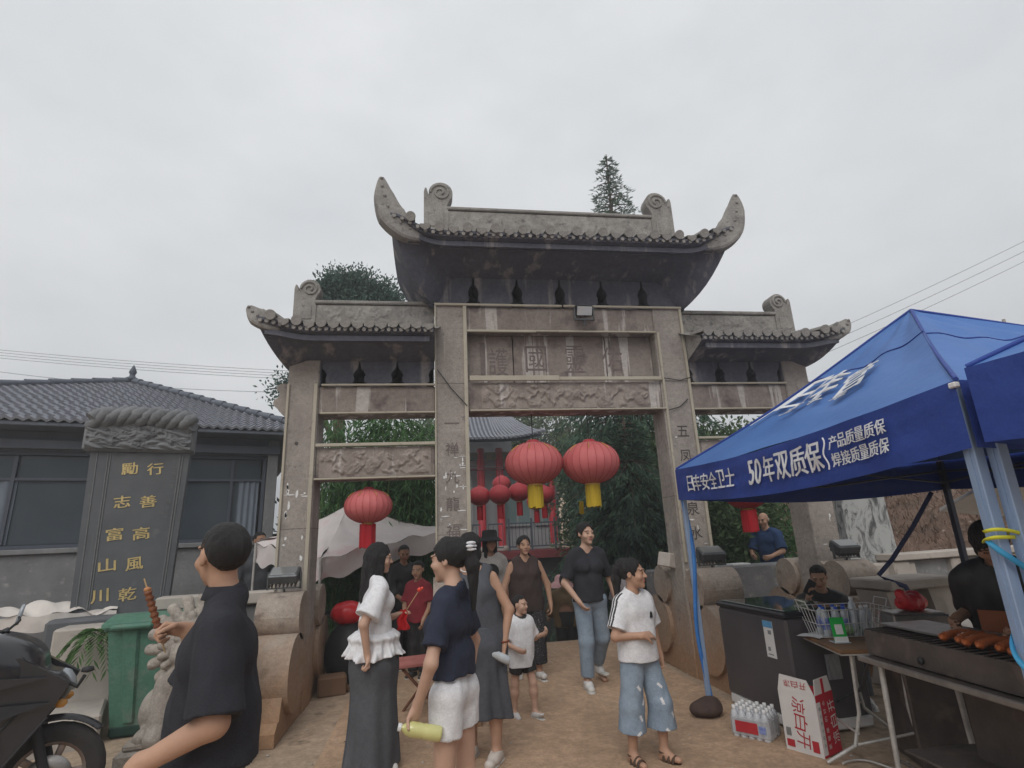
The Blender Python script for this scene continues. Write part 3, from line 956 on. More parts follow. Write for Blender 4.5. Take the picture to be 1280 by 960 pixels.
cedar('tall dark deodar cedar with drooping branches, its thin tip rising above the main roof', (3.15, 6.0, -1.1), 12.7, 3.0, 62, 105, M_cedar, slim=.78)
cedar('dark weeping evergreen standing right behind the right main pillar beyond the path', (2.0, 3.6, -.6), 4.3, 1.35, 32, 300, M_cedar, name='weeping_evergreen', lo=.1, slim=.55)
broad_tree('dense round bluish juniper showing above the left wing roof', (-3.55, 5.4, -1.0),
           [(.05, 0, 7.65, .6, .7, .8), (.4, 0, 8.0, .38, .5, .45), (.1, .1, 8.2, .34, .45, .38), (-.3, 0, 7.8, .36, .5, .42), (.75, .2, 7.7, .38, .6, .6), (-.42, .2, 7.3, .35, .6, .5), (.9, 0, 7.3, .5, .6, .7), (0, 0, 7.0, .9, .9, .8), (-1.12, .1, 5.75, .24, .3, .28)],
           60000, .085, M_juniper, 7.8, .16, 'juniper_tree', .25)


# bamboo behind the left bay
def bamboo(label, loc, wx, wy, h, nculm, per, m, tone=1.0):
    t = empty('bamboo_clump', loc, 0, label, 'bamboo', 'bamboo clumps behind the left bay')
    b = MB(); PP = []; DD = []
    for k in range(nculm):
        x, y = rnd.uniform(-wx, wx), rnd.uniform(-wy, wy); hh = h * rnd.uniform(.75, 1.05)
        lx, ly = rnd.uniform(-.3, .3), rnd.uniform(-.3, .1)
        pts = [(x + lx * s_ * s_, y + ly * s_ * s_, hh * s_) for s_ in (0, .3, .6, .85, 1)]
        b.tube(pts, [.018, .016, .012, .007, .003], 5, caps=False)
        s_ = .12 + .88 * nrg.random(per)
        a = nrg.random(per) * 2 * PI; r = .05 + .34 * nrg.random(per)
        PP.append(np.stack([x + lx * s_ ** 2 + np.cos(a) * r, y + ly * s_ ** 2 + np.sin(a) * r, hh * s_ - r * .3], 1))
        DD.append(np.stack([np.cos(a) * .6 + nrg.normal(size=per) * .3, np.sin(a) * .6 + nrg.normal(size=per) * .3, -.75 + nrg.normal(size=per) * .35], 1))
    b.build('culms', mat('bamboo_culm', (.12, .18, .06), (.08, .12, .04), 6, .6), t, kind='stuff')
    P = np.concatenate(PP)
    leaves('foliage', P, np.concatenate(DD), .17 * (.6 + .8 * nrg.random(len(P))), .026, m, t)


bamboo('bright green bamboo seen through the upper gap of the left bay', (-2.55, 3.0, -.1), .85, .5, 4.0, 38, 520, M_bamboo)
bamboo('dark leafy bamboo right beside the left main pillar behind the white canopy', (-2.1, 4.2, -.5), .3, .4, 4.2, 20, 420, mat and leaf_mat('dark_bamboo_leaves', (.015, .035, .02), (.03, .07, .035), (.06, .13, .05)))
broad_tree('dark leafy shrub filling the lower left bay behind the canopy', (-2.3, 5.2, -.8), [(-.8, 0, 1.6, 1.0, .7, 1.2), (.3, .2, 1.9, .8, .7, 1.4), (-.3, 0, .9, 1.3, .8, .9), (-.2, 0, 3.2, 1.0, .7, .9)], 14000, .11, M_juniper, 2.2, .08, 'dark_shrub', .3, cat='shrub')
broad_tree('dark shaded hedge behind the white canopy in the left bay', (-2.9, 4.5, -.5), [(-.8, 0, 1.4, .9, .45, 1.6), (.1, 0, 1.5, .9, .45, 1.6), (.9, .05, 1.3, .7, .45, 1.6), (1.2, .05, 1.4, .5, .4, 1.6)], 18000, .10, M_juniper, 1.6, .05, 'hedge', .3, cat='hedge')
broad_tree('light green leafy tree behind the hall roof under the main lintel', (1.6, 15.5, -1.3), [(-2.2, 0, 6.6, 1.7, 1.2, 1.2), (-.4, 0, 7.2, 1.8, 1.2, 1.3), (1.3, 0, 6.4, 1.6, 1.2, 1.6), (0, .3, 5.4, 2.6, 1.3, 1.6), (2.6, 0, 5.5, 1.5, 1.1, 1.5), (-3.4, .2, 6.5, 1.0, 1.0, 1.0)], 22000, .17, M_pale, 6.5, .25, shell=.3)
broad_tree('dark bushy tree behind the hall to the right under the lintel', (4.6, 10.5, -1.3), [(0, 0, 4.6, 1.7, 1.2, 1.6), (-1.2, 0, 5.0, 1.2, 1.0, 1.2), (.9, 0, 3.2, 1.6, 1.2, 1.5), (-.5, 0, 2.4, 1.6, 1.0, 1.2)], 15000, .15, M_broad, 4.4, .2)
broad_tree('dark leafy tree at the right end of the hall terrace', (3.0, 8.6, -1.3), [(0, 0, 1.6, .8, .6, 1.2), (-.3, 0, 3.0, .8, .6, 1.2), (.4, 0, 4.2, .9, .6, 1.1), (-.5, .2, 4.6, .6, .5, .8), (.9, 0, 2.4, .9, .7, 1.3)], 22000, .12, M_broad, 4.2, .12, shell=.2)
broad_tree('leafy green shrub behind the right bay beside the old man', (3.0, 3.4, -.3), [(0, 0, .9, .8, .6, .8), (.5, .1, 1.5, .7, .6, .7), (-.4, .1, 1.7, .6, .5, .7), (.2, 0, 2.2, .6, .5, .6)], 9000, .12, M_broad, 1.8, .05, 'green_shrub', .3, cat='shrub')
broad_tree('yellowish green tree behind the upper right bay', (4.1, 4.6, -.1), [(0, 0, 2.9, 1.1, .8, .7), (-.7, .1, 3.3, .7, .6, .6), (.8, 0, 3.2, .7, .6, .6), (.1, 0, 2.0, 1.2, .8, .8)], 13000, .12, M_broad, 3.0, .09, shell=.3)
broad_tree('green shrub at the foot of the slope behind the old man', (4.7, 5.2, .1), [(0, 0, .9, 1.0, .7, .9), (.9, 0, 1.2, .8, .6, .8), (-.7, 0, 1.4, .7, .6, .8)], 8000, .12, M_bamboo, 1.2, .05, 'green_shrub', .3, cat='shrub')
broad_tree('sparse far tree on the slope at the right edge behind the tent', (15.3, 6.2, float(gz(15.3, 6.2))), [(0, 0, 1.2, .8, .7, .8), (.7, 0, 1.5, .6, .5, .6), (-.8, 0, 1.0, .6, .5, .5), (1.6, .2, 1.2, .8, .6, .8)], 5000, .13, M_pale, 1.5, .06)

# dry weeds on the brown bank
M_dry = leaf_mat('dry_weeds', (.07, .04, .028), (.16, .10, .07), (.36, .28, .22))
n = 110000
X_ = nrg.uniform(6.2, 15, n); Y_ = nrg.uniform(-2.5, 9, n)
U_ = (X_ - 5.4) * .95 + (Y_ - 1.5) * .32
keep = (U_ > 2.35) & (nrg.random(n) < np.clip((U_ - 2.2) / .8, .15, 1))
X_, Y_ = X_[keep], Y_[keep]
P = np.stack([X_, Y_, gz(X_, Y_) - .02], 1)
leaves('dry_weeds', P, np.stack([nrg.normal(size=len(P)) * .5, nrg.normal(size=len(P)) * .5, np.full(len(P), .8)], 1), .06 + .28 * nrg.random(len(P)) ** 3, .012 + .035 * nrg.random(len(P)) ** 2, M_dry, kind='stuff')
M_bank = mat('earth_bank', (.17, .105, .075), (.09, .06, .045), 2.5, .97, .6, 15, spots=(.3, .25, .21), spot_scale=9, spot_pos=(.62, .7))
xs = np.linspace(6.2, 30, 70); ys = np.linspace(-6, 22, 70)
Xg, Yg = np.meshgrid(xs, ys, indexing='ij')
Ug = (Xg - 5.4) * .95 + (Yg - 1.5) * .32
Zg = gz(Xg, Yg) + np.where(Ug > 2.3, .05 + .07 * np.abs(np.sin(Xg * 3.1) * np.cos(Yg * 2.7)), -.12)
P = np.stack([Xg, Yg, Zg], -1).reshape(-1, 3); nn = len(ys)
i, j = np.meshgrid(np.arange(len(xs) - 1), np.arange(nn - 1), indexing='ij'); a = (i * nn + j).ravel()
link('earth_bank', np_mesh('earth_bank', P, np.stack([a, a + nn, a + nn + 1, a + 1], 1), M_bank), kind='structure')


# ------------------------------------------------------------------ grey tiled building on the left
M_bwall = mat('grey_plaster', (.235, .235, .24), (.155, .155, .16), 2.2, .92, .45, 22, spots=(.31, .305, .30), spot_scale=7, spot_pos=(.58, .72))
M_bslate = mat('slate_band', (.13, .145, .175), (.10, .112, .138), 3, .8, .1, 40)
M_glass_dark = mat('dark_window_glass', (.055, .07, .085), (.042, .056, .068), 1.2, .22, spec=.4)
M_frame_dark = mat('dark_window_frame', (.075, .088, .115), (.06, .07, .092), 6, .5)
M_rtile = mat('grey_roof_tile', (.24, .25, .285), (.185, .193, .222), 7, .85, .1, 40)
M_curtain = mat('pale_blind', (.17, .20, .245), (.14, .165, .2), 3, .8)
hb = empty('tiled_building', (-6.5, 3.3, 0), R(19), 'low dark grey building with a hipped tiled roof and wide dark windows', 'building')
XR, XL = 2.26, -6.5


def hbox(name, x0, x1, y0, y1, z0, z1, m, bev=.01, parent=None):
    b = MB(); b.box(((x0 + x1) / 2, (y0 + y1) / 2, (z0 + z1) / 2), (x1 - x0, y1 - y0, z1 - z0), bev=bev)
    return b.build(name, m, parent or hb)


lw = hbox('wall', XL, XR, 0, .3, -.5, 1.62, M_bwall)
hbox('wall', XL, XR, .05, .3, 3.14, 3.45, M_bslate)
hbox('corner_post', XR - .17, XR, -.03, .3, 1.72, 3.42, M_bwall)
hbox('wall', -.35, .45, .02, .3, 1.7, 3.13, M_bwall)
hbox('wall', XR - .3, XR - .002, .302, 6.3, -.5, 3.42, M_bwall)
hbox('wall', XL, XR - .31, 6.0, 6.3, -.5, 3.42, M_bwall)
hbox('wall', XL, XL + .3, .31, 5.99, -.5, 3.42, M_bwall)
hbox('window_sill', XL, XR + .02, -.06, .28, 1.625, 1.70, M_bwall)
hbox('lintel_band', XL, XR + .02, -.10, .04, 3.16, 3.30, M_bslate)
hbox('eave_soffit', XL - .5, XR + .45, -.48, .6, 3.44, 3.50, M_bslate)
for (x0, x1, cuts) in ((-3.6, -.36, (-2.5, -1.36)), (.46, XR - .18, (1.55,)), (XL + .31, -3.65, (-5.0,))):
    f = MB()
    for z in (1.73, 3.11): f.box(((x0 + x1) / 2, .1, z), (x1 - x0, .09, .055))
    f.box(((x0 + x1) / 2, .1, 2.72), (x1 - x0 - .12, .07, .04))
    for x in (x0 + .03, x1 - .03): f.box((x, .1, 2.42), (.055, .085, 1.3))
    for x in cuts: f.box((x, .1, 2.42), (.045, .08, 1.3))
    win = f.build('window', M_frame_dark, hb)
    ed = [x0 + .06, *cuts, x1 - .06]
    for a_, c_ in zip(ed[:-1], ed[1:]):
        b = MB(); b.box(((a_ + c_) / 2, .125, 2.23), (c_ - a_ - .05, .012, .93)); b.build('pane', M_glass_dark, win)
        b = MB(); b.box(((a_ + c_) / 2, .125, 2.91), (c_ - a_ - .05, .012, .33)); b.build('pane', M_glass_dark, win)
for (x0, x1) in ((-1.9, -1.30), (1.66, 1.98)):
    b = MB(); b.grid(lambda u, v: (x0 + (x1 - x0) * u, .095 + .012 * math.sin(u * 22), 1.77 + .93 * v), 30, 2); b.build('window_blind', M_curtain, hb)
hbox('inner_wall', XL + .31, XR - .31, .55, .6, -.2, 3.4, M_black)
# roof: four hips to an apex with tile courses as real ribs
AP = (-.52, 2.95, 5.06)
E0 = [(XL + 1.4, -.50, 3.52), (XR + .46, -.50, 3.52), (XR + .46, 6.5, 3.52), (XL + 1.4, 6.5, 3.52)]
b = MB()
for k in range(4): b.add([E0[k], E0[(k + 1) % 4], AP], [(0, 1, 2)])
b.build('roof', M_bslate, hb)


def tile_field(a, c, apex, ncol, nrow):
    """rows of rounded tiles on the triangle a, c, apex, one joined sheet with steps between courses"""
    a, c, apex = Vector(a), Vector(c), Vector(apex)
    nrm = (c - a).cross(apex - a).normalized()
    nz_ = 4
    vs = []; fs = []
    u = (c - a); W = u.length; u = u.normalized()
    foot = a + u * (apex - a).dot(u)
    upv = apex - foot; Hh = upv.length; upv = upv.normalized()
    fx = (foot - a).length
    for r_ in range(nrow):
        s0, s1 = r_ / nrow, (r_ + 1) / nrow
        x0 = fx * s0; x1 = W - (W - fx) * s0
        n = max(1, int((x1 - x0) / (W / ncol)))
        st = (x1 - x0) / n
        base = len(vs)
        m_ = n * nz_ + 1
        for q, (s_, lift) in enumerate(((s0 - .012 / Hh, .04), (s1, .016))):
            for k in range(m_):
                x = x0 + st * k / nz_
                lim0, lim1 = fx * s_, W - (W - fx) * s_
                x = min(max(x, lim0), lim1)
                ph = (k % nz_) / nz_
                vs.append(a + u * x + upv * (Hh * s_) + nrm * (lift + .022 * math.sin(2 * PI * ph)))
        for k in range(m_ - 1): fs.append((base + k, base + k + 1, base + m_ + k + 1, base + m_ + k))
        b2 = len(vs)
        for k in range(m_): vs.append(vs[base + k] - nrm * .045)
        for k in range(m_ - 1): fs.append((b2 + k, b2 + k + 1, base + k + 1, base + k))
    b = MB(); b.add(vs, fs, 0, False)
    return b.build('roof_tiles', M_rtile, hb, kind='stuff')


tile_field(E0[0], E0[1], AP, 58, 24); tile_field(E0[1], E0[2], AP, 46, 24); tile_field(E0[3], E0[0], AP, 32, 12)
for k in range(4):                                                     # hip ridges, each of separate caps
    p0, p1 = Vector(E0[k]), Vector(AP)
    n = 16
    for j in range(n):
        q0 = p0 + (p1 - p0) * (j / n); q1 = p0 + (p1 - p0) * ((j + 1.12) / n)
        up = Vector((0, 0, .06))
        b = MB(); b.tube([q0 + up + Vector((0, 0, .016)), q1 + up], [.075, .06], 8, flat=.9); b.build('ridge_tile', M_bslate, hb)
b = MB(); b.lathe([(0, 0), (.12, .0), (.13, .05), (.06, .09), (.05, .14), (.075, .19), (.05, .26), (.02, .33), (0, .36)], (AP[0], AP[1], AP[2] + .05), 12); b.build('finial', M_frame_dark, hb)

# ------------------------------------------------------------------ inscribed stele on the left
M_stele = mat('dark_stele_stone', (.115, .121, .13), (.084, .09, .098), 2.2, .75, .12, 60, spots=(.13, .135, .14), spot_scale=7, spot_pos=(.62, .76), streak=(.125, .13, .135), streak_amt=(.62, .74))
M_stele_cap = mat('carved_stele_stone', (.20, .206, .214), (.125, .13, .138), 6, .9, .6, 34)
M_gold = mat('gold_paint', (.62, .49, .23), (.48, .37, .16), 14, .45, metal=.25)
M_faint = mat('faint_engraving', (.16, .165, .17), (.13, .135, .14), 20, .8)
st = empty('stone_stele', (-5.1, 1.0, 0), R(18), 'tall dark stone stele with gold characters and a carved dragon top', 'stele')
b = MB()
b.prism([(-.50, .93), (.42, .93), (.47, 2.76), (-.55, 2.76)], (0, 0, 0), (1, 0, 0), (0, 0, 1), (0, .26, 0))
b.build('slab', M_stele, st)
b = MB(); b.box((-.04, .1, .45), (1.2, .75, .96), bev=.03); b.build('base', M_stele, st)
# engraved double frame
for pts in (((-.445, 1.0), (-.478, 2.74)), ((-.345, 1.0), (-.372, 2.74)), ((-.325, 1.0), (-.348, 2.74)), ((.335, 1.0), (.372, 2.74)), ((.36, 1.0), (.40, 2.74))):
    b = MB(); b.tube([(pts[0][0], -.002, pts[0][1]), (pts[1][0], -.002, pts[1][1])], .0075, 6); b.build('frame_line', M_faint, st)
rows = (2.56, 2.17, 1.80, 1.46, 1.13)
its = [(c, .10 - .022 * k, z, .165, .14, R(7), .02) for k, (c, z) in enumerate(zip('行善高風範', rows))]
its[4] = ('乾', *its[4][1:])
its += [(c, -.16 - .022 * k, z, .16, .14, R(7), .02) for k, (c, z) in enumerate(zip('勵志富山川', rows))]
for it in its:
    lettering('gold_character', [it], lambda u, v: (u + .12 * (v - 1.1) * .12, -.006, v), M_gold, st)
for k, c in enumerate('公元二零一零年立'):
    lettering('faint_character', [(c, .30 + .012 * (7 - k) * .3, 2.60 - k * .085, .055, None)], lambda u, v: (u, -.005, v), M_faint, st)
# carved cap: a block with coiling dragons along its top
b = MB()
b.box((-.065, .12, 2.93), (1.14, .36, .34), bev=.03)
b.build('cap', M_stele_cap, st)
U, V = np.meshgrid(np.linspace(0, 1, 120), np.linspace(0, 1, 44), indexing='ij')
hh = relief(U, V, 9, 2.4)
hh = np.maximum(hh, .8 * np.abs(np.sin(U * 17 + np.sin(V * 9) * 1.4)) * np.abs(np.sin(V * 11 + U * 8)))
P = np.stack([-.60 + U * 1.07, -.062 - .05 * hh, 2.79 + V * .30], -1).reshape(-1, 3)
i, j = np.meshgrid(np.arange(119), np.arange(43), indexing='ij'); a = (i * 44 + j).ravel()
link('cap_relief', np_mesh('cap_relief', P, np.stack([a, a + 44, a + 45, a + 1], 1), M_stele_cap), st)
for k in range(4):
    b = MB(); pts = []; rs = []
    for s_ in range(22):
        t = s_ / 21
        x = -.58 + 1.06 * t
        pts.append((x, .05 + .11 * math.sin(t * 15 + k * PI / 2) * 1.0 - .06, 3.14 + .075 * math.cos(t * 15 + k * PI / 2) + .05 * math.sin(t * PI)))
        rs.append(.066 + .012 * math.sin(t * 40 + k))
    b.tube(pts, rs, 10); b.build('carved_coil', M_stele_cap, st)

# ------------------------------------------------------------------ low walls and blocks on the left
def wall_block(label, x, y, z0, dims, rz, m=M_conc, name='concrete_block', cat='block', bev=.02, group=None):
    b = MB(); b.box((0, 0, dims[2] / 2), dims, bev=bev)
    return tag(b.build(name, m, None, (x, y, z0), (0, 0, rz)), label, cat, group)


wall_block('long dark grey stone plinth below the stele and the building windows', -6.6, 1.6, -.05, (4.6, .3, .95), R(18), M_bwall, 'stone_plinth', 'plinth')
wall_block('pale concrete block beside the green bin under the stele', -5.0, .25, -.05, (.55, .35, .95), R(12))
wall_block('pale sloping concrete slab on the ground left of the green bin', -5.15, -.25, -.03, (1.1, .9, .28), R(24))
wall_block('pale stone rail bar behind the man, between stele and left pillar', -3.78, .16, 1.02, (1.15, .22, .12), R(7), M_conc, 'stone_rail', 'rail', .015)
wall_block('grey stone base carrying the pale rail behind the man', -3.85, .22, -.02, (1.0, .2, 1.03), R(7), M_bwall, 'stone_block', 'block')
# crumpled pale tarpaulin lying over the plinth behind the scooter
b = MB()
b.grid(lambda u, v: (-1.3 * (1 - u) + .35 * u, -.22 + .44 * v, .02 + .10 * math.sin(v * PI) + .03 * math.sin(u * 19 + v * 6) + .022 * math.sin(u * 41 + v * 9)), 46, 14)
b.grid(lambda u, v: (-1.3 * (1 - u) + .35 * u, -.22 - .03 * math.sin(u * 13), .02 - .16 * v + .012 * math.sin(u * 30)), 46, 6)
tag(b.build('tarpaulin', mat('pale_tarpaulin', (.62, .58, .54), (.5, .46, .43), 5, .7, .3, 12), None, (-5.55, 1.05, .96), (0, 0, R(18))), 'crumpled pale tarpaulin spread over the dark plinth left of the stele', 'tarpaulin')
# hanging fern by the concrete block
fp = empty('fern_plant', (-4.82, .02, .72), 0, 'drooping green fern leaves over the concrete block beside the green bin', 'plant')
for k in range(7):
    a = R(200 + k * 22); L_ = .30 + .1 * rnd.random()
    pts = [np.array([math.cos(a) * L_ * s_, math.sin(a) * L_ * s_ * .6 - .04, .16 + .10 * s_ - .42 * s_ * s_]) for s_ in np.linspace(0, 1, 16)]
    P = np.array([p for p in pts for q in range(2)]); tan = np.gradient(np.array(pts), axis=0); tan = np.repeat(tan / np.linalg.norm(tan, axis=1, keepdims=True), 2, 0)
    sd_ = np.cross(tan, [0, 0, 1.0]); sd_[1::2] *= -1
    leaves('frond', P, tan * .6 + sd_, .12, .022, leaf_mat('fern_leaf', (.03, .07, .02), (.06, .13, .035), (.11, .2, .06)) if k == 0 else bpy.data.materials['fern_leaf'], fp)

# ------------------------------------------------------------------ hall beyond the gate
M_red = mat('red_lacquer', (.42, .022, .035), (.34, .016, .026), 5, .55)
M_redwood = mat('red_platform_edge', (.20, .035, .04), (.15, .025, .03), 5, .7)
M_hallwall = mat('hall_wall', (.34, .35, .36), (.27, .28, .29), 3, .85)
M_hglass = mat('hall_window_glass', (.16, .23, .235), (.19, .26, .26), 2, .2)
M_beamgold = mat('painted_beam', (.26, .19, .08), (.06, .10, .13), 6, .7)
ha = empty('temple_hall', (0, 11.0, 1.16), 0, 'small temple hall with red columns and a grey tiled roof behind the gate', 'hall')


def habox(name, x0, x1, y0, y1, z0, z1, m, bev=.01, p=None):
    b = MB(); b.box(((x0 + x1) / 2, (y0 + y1) / 2, (z0 + z1) / 2), (x1 - x0, y1 - y0, z1 - z0), bev=bev); return b.build(name, m, p or ha)


habox('platform', -1.15, 2.75, -1.0, 4, -.22, 0, M_redwood)
habox('platform_wall', -1.1, 2.6, -.7, 4, -2.6, -.225, mat('dark_stone_wall', (.05, .052, .058), (.035, .036, .04), 3, .9))
habox('wall', -1.05, 2.4, .42, .6, .002, 2.9, M_hallwall)
for x in (-.12, .47, 2.1):
    b = MB(); b.lathe([(.17, .01), (.19, .05), (.17, .12), (.12, .14), (.12, 3.1), (.10, 3.15)], (x, 0, 0), 16); col_ = b.build('column', M_red, ha)
    b = MB(); b.lathe([(.2, .012), (.21, .06), (.18, .15), (.13, .152)], (x, 0, 0.001), 14); b.build('column_base', M_conc, col_)
habox('painted_beam', -1.0, 2.3, -.07, .07, 2.78, 3.02, M_beamgold)
habox('painted_beam', -1.0, 2.3, -.05, .05, 2.45, 2.52, M_redwood)
for (x0, x1) in ((.62, 1.45), (1.6, 2.05), (-.95, -.4)):
    f = MB()
    for z in (.75, 2.3): f.box(((x0 + x1) / 2, 0.38, z), (x1 - x0, .08, .06))
    for x in (x0, x1, (x0 + x1) / 2): f.box((x, 0.38, 1.52), (.05, .075, 1.5))
    wn = f.build('window', M_hallwall, ha)
    for a_, c_ in ((x0, (x0 + x1) / 2), ((x0 + x1) / 2, x1)):
        b = MB(); b.box(((a_ + c_) / 2, 0.395, 1.52), (c_ - a_ - .05, .02, 1.48)); b.build('pane', M_hglass, wn)
# railing with separate bars
for (x0, x1) in ((-.02, .40), (.56, 2.65), (-1.1, -.26)):
    b = MB()
    for z in (.12, .78): b.box(((x0 + x1) / 2, -.86, z), (x1 - x0, .04, .04))
    rl = b.build('railing', M_frame_dark, ha)
    nb = max(2, int((x1 - x0) / .11))
    bar = MB(); bar.box((0, 0, .45), (.016, .016, .64)); me = bar.mesh('bar', M_frame_dark)
    for k in range(nb + 1): link('bar', me, rl, (x0 + (x1 - x0) * k / nb, -.86, 0))
for x in (.58, 1.25, 1.95, 2.63):
    b = MB(); b.box((x, -.86, .46), (.05, .05, .92)); b.build('railing_post', M_frame_dark, ha)
# hall roof with curved slope and round tile rows
b = MB()


def hroof(u, v):
    x = -1.2 + 3.05 * u
    k = max(0, (u - .5) / .5)
    y = -1.15 + 3.2 * v; z = 3.25 + 1.55 * v ** 1.35 + .22 * k * k * (1 - v)
    return (x - .9 * v * k, y, z)


b.grid(hroof, 40, 10); b.grid(lambda u, v: (hroof(u, v)[0], hroof(u, v)[1], hroof(u, v)[2] - .09), 40, 10)
b.build('roof', M_bslate, ha)
b = MB()
for k in range(23):
    u = (k + .5) / 23
    b.tube([Vector(hroof(u, v)) + Vector((0, -.03 if v == 0 else 0, .03)) for v in (0, .2, .4, .6, .8, 1)], .042, 6)
b.build('roof_tile_rows', M_rtile, ha, kind='stuff')
habox('ridge', -1.1, 1.0, 1.95, 2.15, 4.75, 5.05, M_bslate)
habox('back_roof_wall', -1.1, 1.2, 2.16, 4.0, .01, 4.4, M_hallwall)

# ------------------------------------------------------------------ right side: parapet, veined stele, stone table, low stone walls
M_vein = bpy.data.materials.new('veined_grey_stone'); M_vein.use_nodes = True
nt_ = M_vein.node_tree; tcn = nt_.nodes.new('ShaderNodeTexCoord'); mpn = nt_.nodes.new('ShaderNodeMapping'); mpn.inputs['Scale'].default_value = (3.2, 3.2, 1.5); mpn.inputs['Rotation'].default_value = (0, R(28), 0)
nn_ = nt_.nodes.new('ShaderNodeTexNoise'); nn_.inputs['Scale'].default_value = 2.2; nn_.inputs['Detail'].default_value = 9; nn_.inputs['Roughness'].default_value = .72; nn_.inputs['Distortion'].default_value = 1.2
rn = nt_.nodes.new('ShaderNodeValToRGB'); rn.color_ramp.elements[0].position = .38; rn.color_ramp.elements[0].color = (.06, .064, .066, 1); rn.color_ramp.elements[1].position = .5; rn.color_ramp.elements[1].color = (.36, .37, .37, 1)
nt_.links.new(tcn.outputs['Object'], mpn.inputs[0]); nt_.links.new(mpn.outputs[0], nn_.inputs['Vector']); nt_.links.new(nn_.outputs['Fac'], rn.inputs['Fac']); nt_.links.new(rn.outputs[0], nt_.nodes['Principled BSDF'].inputs['Base Color'])
nt_.nodes['Principled BSDF'].inputs['Roughness'].default_value = .7
b = MB(); b.prism([(-.36, 0), (.34, 0), (.29, 1.5), (-.30, 1.52)], (0, 0, 0), (1, 0, 0), (0, 0, 1), (0, .2, 0))
vs_ = empty('veined_stone_slab', (4.50, 1.0, 0), R(-6), 'upright grey slab with black marble veins behind the outermost right pillar', 'stone slab')
b.build('slab', M_vein, vs_, (0, 0, 1.0)); b = MB(); b.box((0, .1, .5), (.9, .5, 1.0), bev=.03); b.build('base', M_conc, vs_)
pw = empty('stone_parapet', (5.6, 1.0, 0), R(8), 'low stone parapet with a flat coping beside the road on the right', 'parapet')
b = MB(); b.box((.2, 0, 1.07), (2.6, .3, .09), bev=.012); b.build('coping', M_conc, pw)
for x in (-.95, .1, 1.2):
    b = MB(); b.box((x, 0, .5), (.28, .22, 1.03), bev=.02); b.build('post', M_conc, pw)
b = MB(); b.box((.2, .02, .52), (2.3, .1, .98), bev=.01); b.build('panel', M_bwall, pw)
tb_ = empty('stone_table', (3.22, -.8, 0), R(6), 'pale stone bench table with flared legs behind the grill', 'stone table')
b = MB(); b.box((0, 0, .94), (.86, .5, .10), bev=.015); b.build('table_top', M_conc, tb_)
for x in (-.26, .27):
    b = MB(); b.prism([(-.2, 0), (.2, 0), (.16, .10), (.09, .3), (.11, .6), (.17, .88), (-.17, .88), (-.11, .6), (-.09, .3), (-.16, .1)], (x, -.18, 0), (1, 0, 0), (0, 0, 1), (0, .36, 0)); b.build('leg', M_conc, tb_)
wall_block('grey concrete ledge under the old man beyond the right bay', 2.75, 2.0, -.3, (2.4, .4, 1.30), R(4), M_bwall, 'stone_ledge', 'ledge')
wall_block('pale low concrete platform on the ground beyond the stone table', 4.9, -.3, -.03, (2.4, 1.2, .42), R(10), M_conc, 'concrete_platform', 'platform', .03)
for (x, y, d, lab) in ((2.55, 1.98, (.14, .1, .05), 'folded white paper on the ledge beside the old man'), (2.95, 1.95, (.34, .2, .03), 'flat white tray on the ledge in front of the old man')):
    b = MB(); b.box((0, 0, d[2] / 2), d, bev=.006); tag(b.build('paper_tray', M_white, None, (x, y, 1.0), (0, 0, .2)), lab, 'paper')

# ------------------------------------------------------------------ wires and poles
def wire(p0, p1, sag, label, r=.012, group='power lines'):
    b = MB(); p0, p1 = Vector(p0), Vector(p1)
    b.tube([p0 + (p1 - p0) * t + Vector((0, 0, -sag * 4 * t * (1 - t))) for t in np.linspace(0, 1, 15)], r, 4, caps=False)
    o = b.build('power_line', mat('wire', (.12, .12, .13), None, 5, .7) if 'wire' not in bpy.data.materials else bpy.data.materials['wire'])
    tag(o, label, 'wire', group)


for k, nm in enumerate(('uppermost', 'second highest', 'third', 'lowest')):
    wire((-32, 27.6, 14.0 - k * .16), (4, 23.3, 10.3 - k * .16), .5, 'thin %s wire of the four crossing above the grey tiled roof' % nm)
wire((-25, 25, 11.3), (-8, 24, 9.7), .3, 'thin wire low over the left end of the tiled roof')
wire((-12, 24, 9.8), (6, 23, 9.2), .1, 'single thin wire between the finial and the left stone pillar')
for k, nm in enumerate(('highest', 'middle', 'lowest')):
    wire((36, 15, 18.4 - k * .55), (15, 21, 9.8 - k * .5), .3, 'thin %s wire rising to the right above the blue tent' % nm)
for (x, y, z1, lab) in ((14.05, 5.75, 6.75, 'taller thin pole on the slope at the right edge'), (14.75, 5.7, 6.45, 'shorter thin pole beside the taller one at the right edge')):
    b = MB(); b.cyl((0, 0, 0), (-.05, 0, z1 - float(gz(x, y))), .05, .04, n=8); b.box((0, 0, z1 - float(gz(x, y)) - .25), (.35, .05, .05))
    tag(b.build('pole', M_conc, None, (x, y, float(gz(x, y)))), lab, 'pole', 'poles on the slope')
# solar street lamp behind the right wing roof
sl_ = empty('street_lamp', (5.25, 3.0, -.05), 0, 'street lamp pole leaning behind the right wing roof with a small panel on top', 'street lamp')
b = MB(); b.cyl((0, 0, 0), (0, 0, 4.75), .06, .05, n=10); b.build('pole', M_grey_metal, sl_)
b = MB(); b.box((-.12, 0, 4.95), (.62, .42, .03), rot=Matrix.Rotation(R(-28), 3, 'Y')); b.build('solar_panel', M_white, sl_)
b = MB(); b.tube([(0, 0, 4.2), (-.3, 0, 4.35), (-.7, 0, 4.38)], .025, 6); b.build('arm', M_grey_metal, sl_)


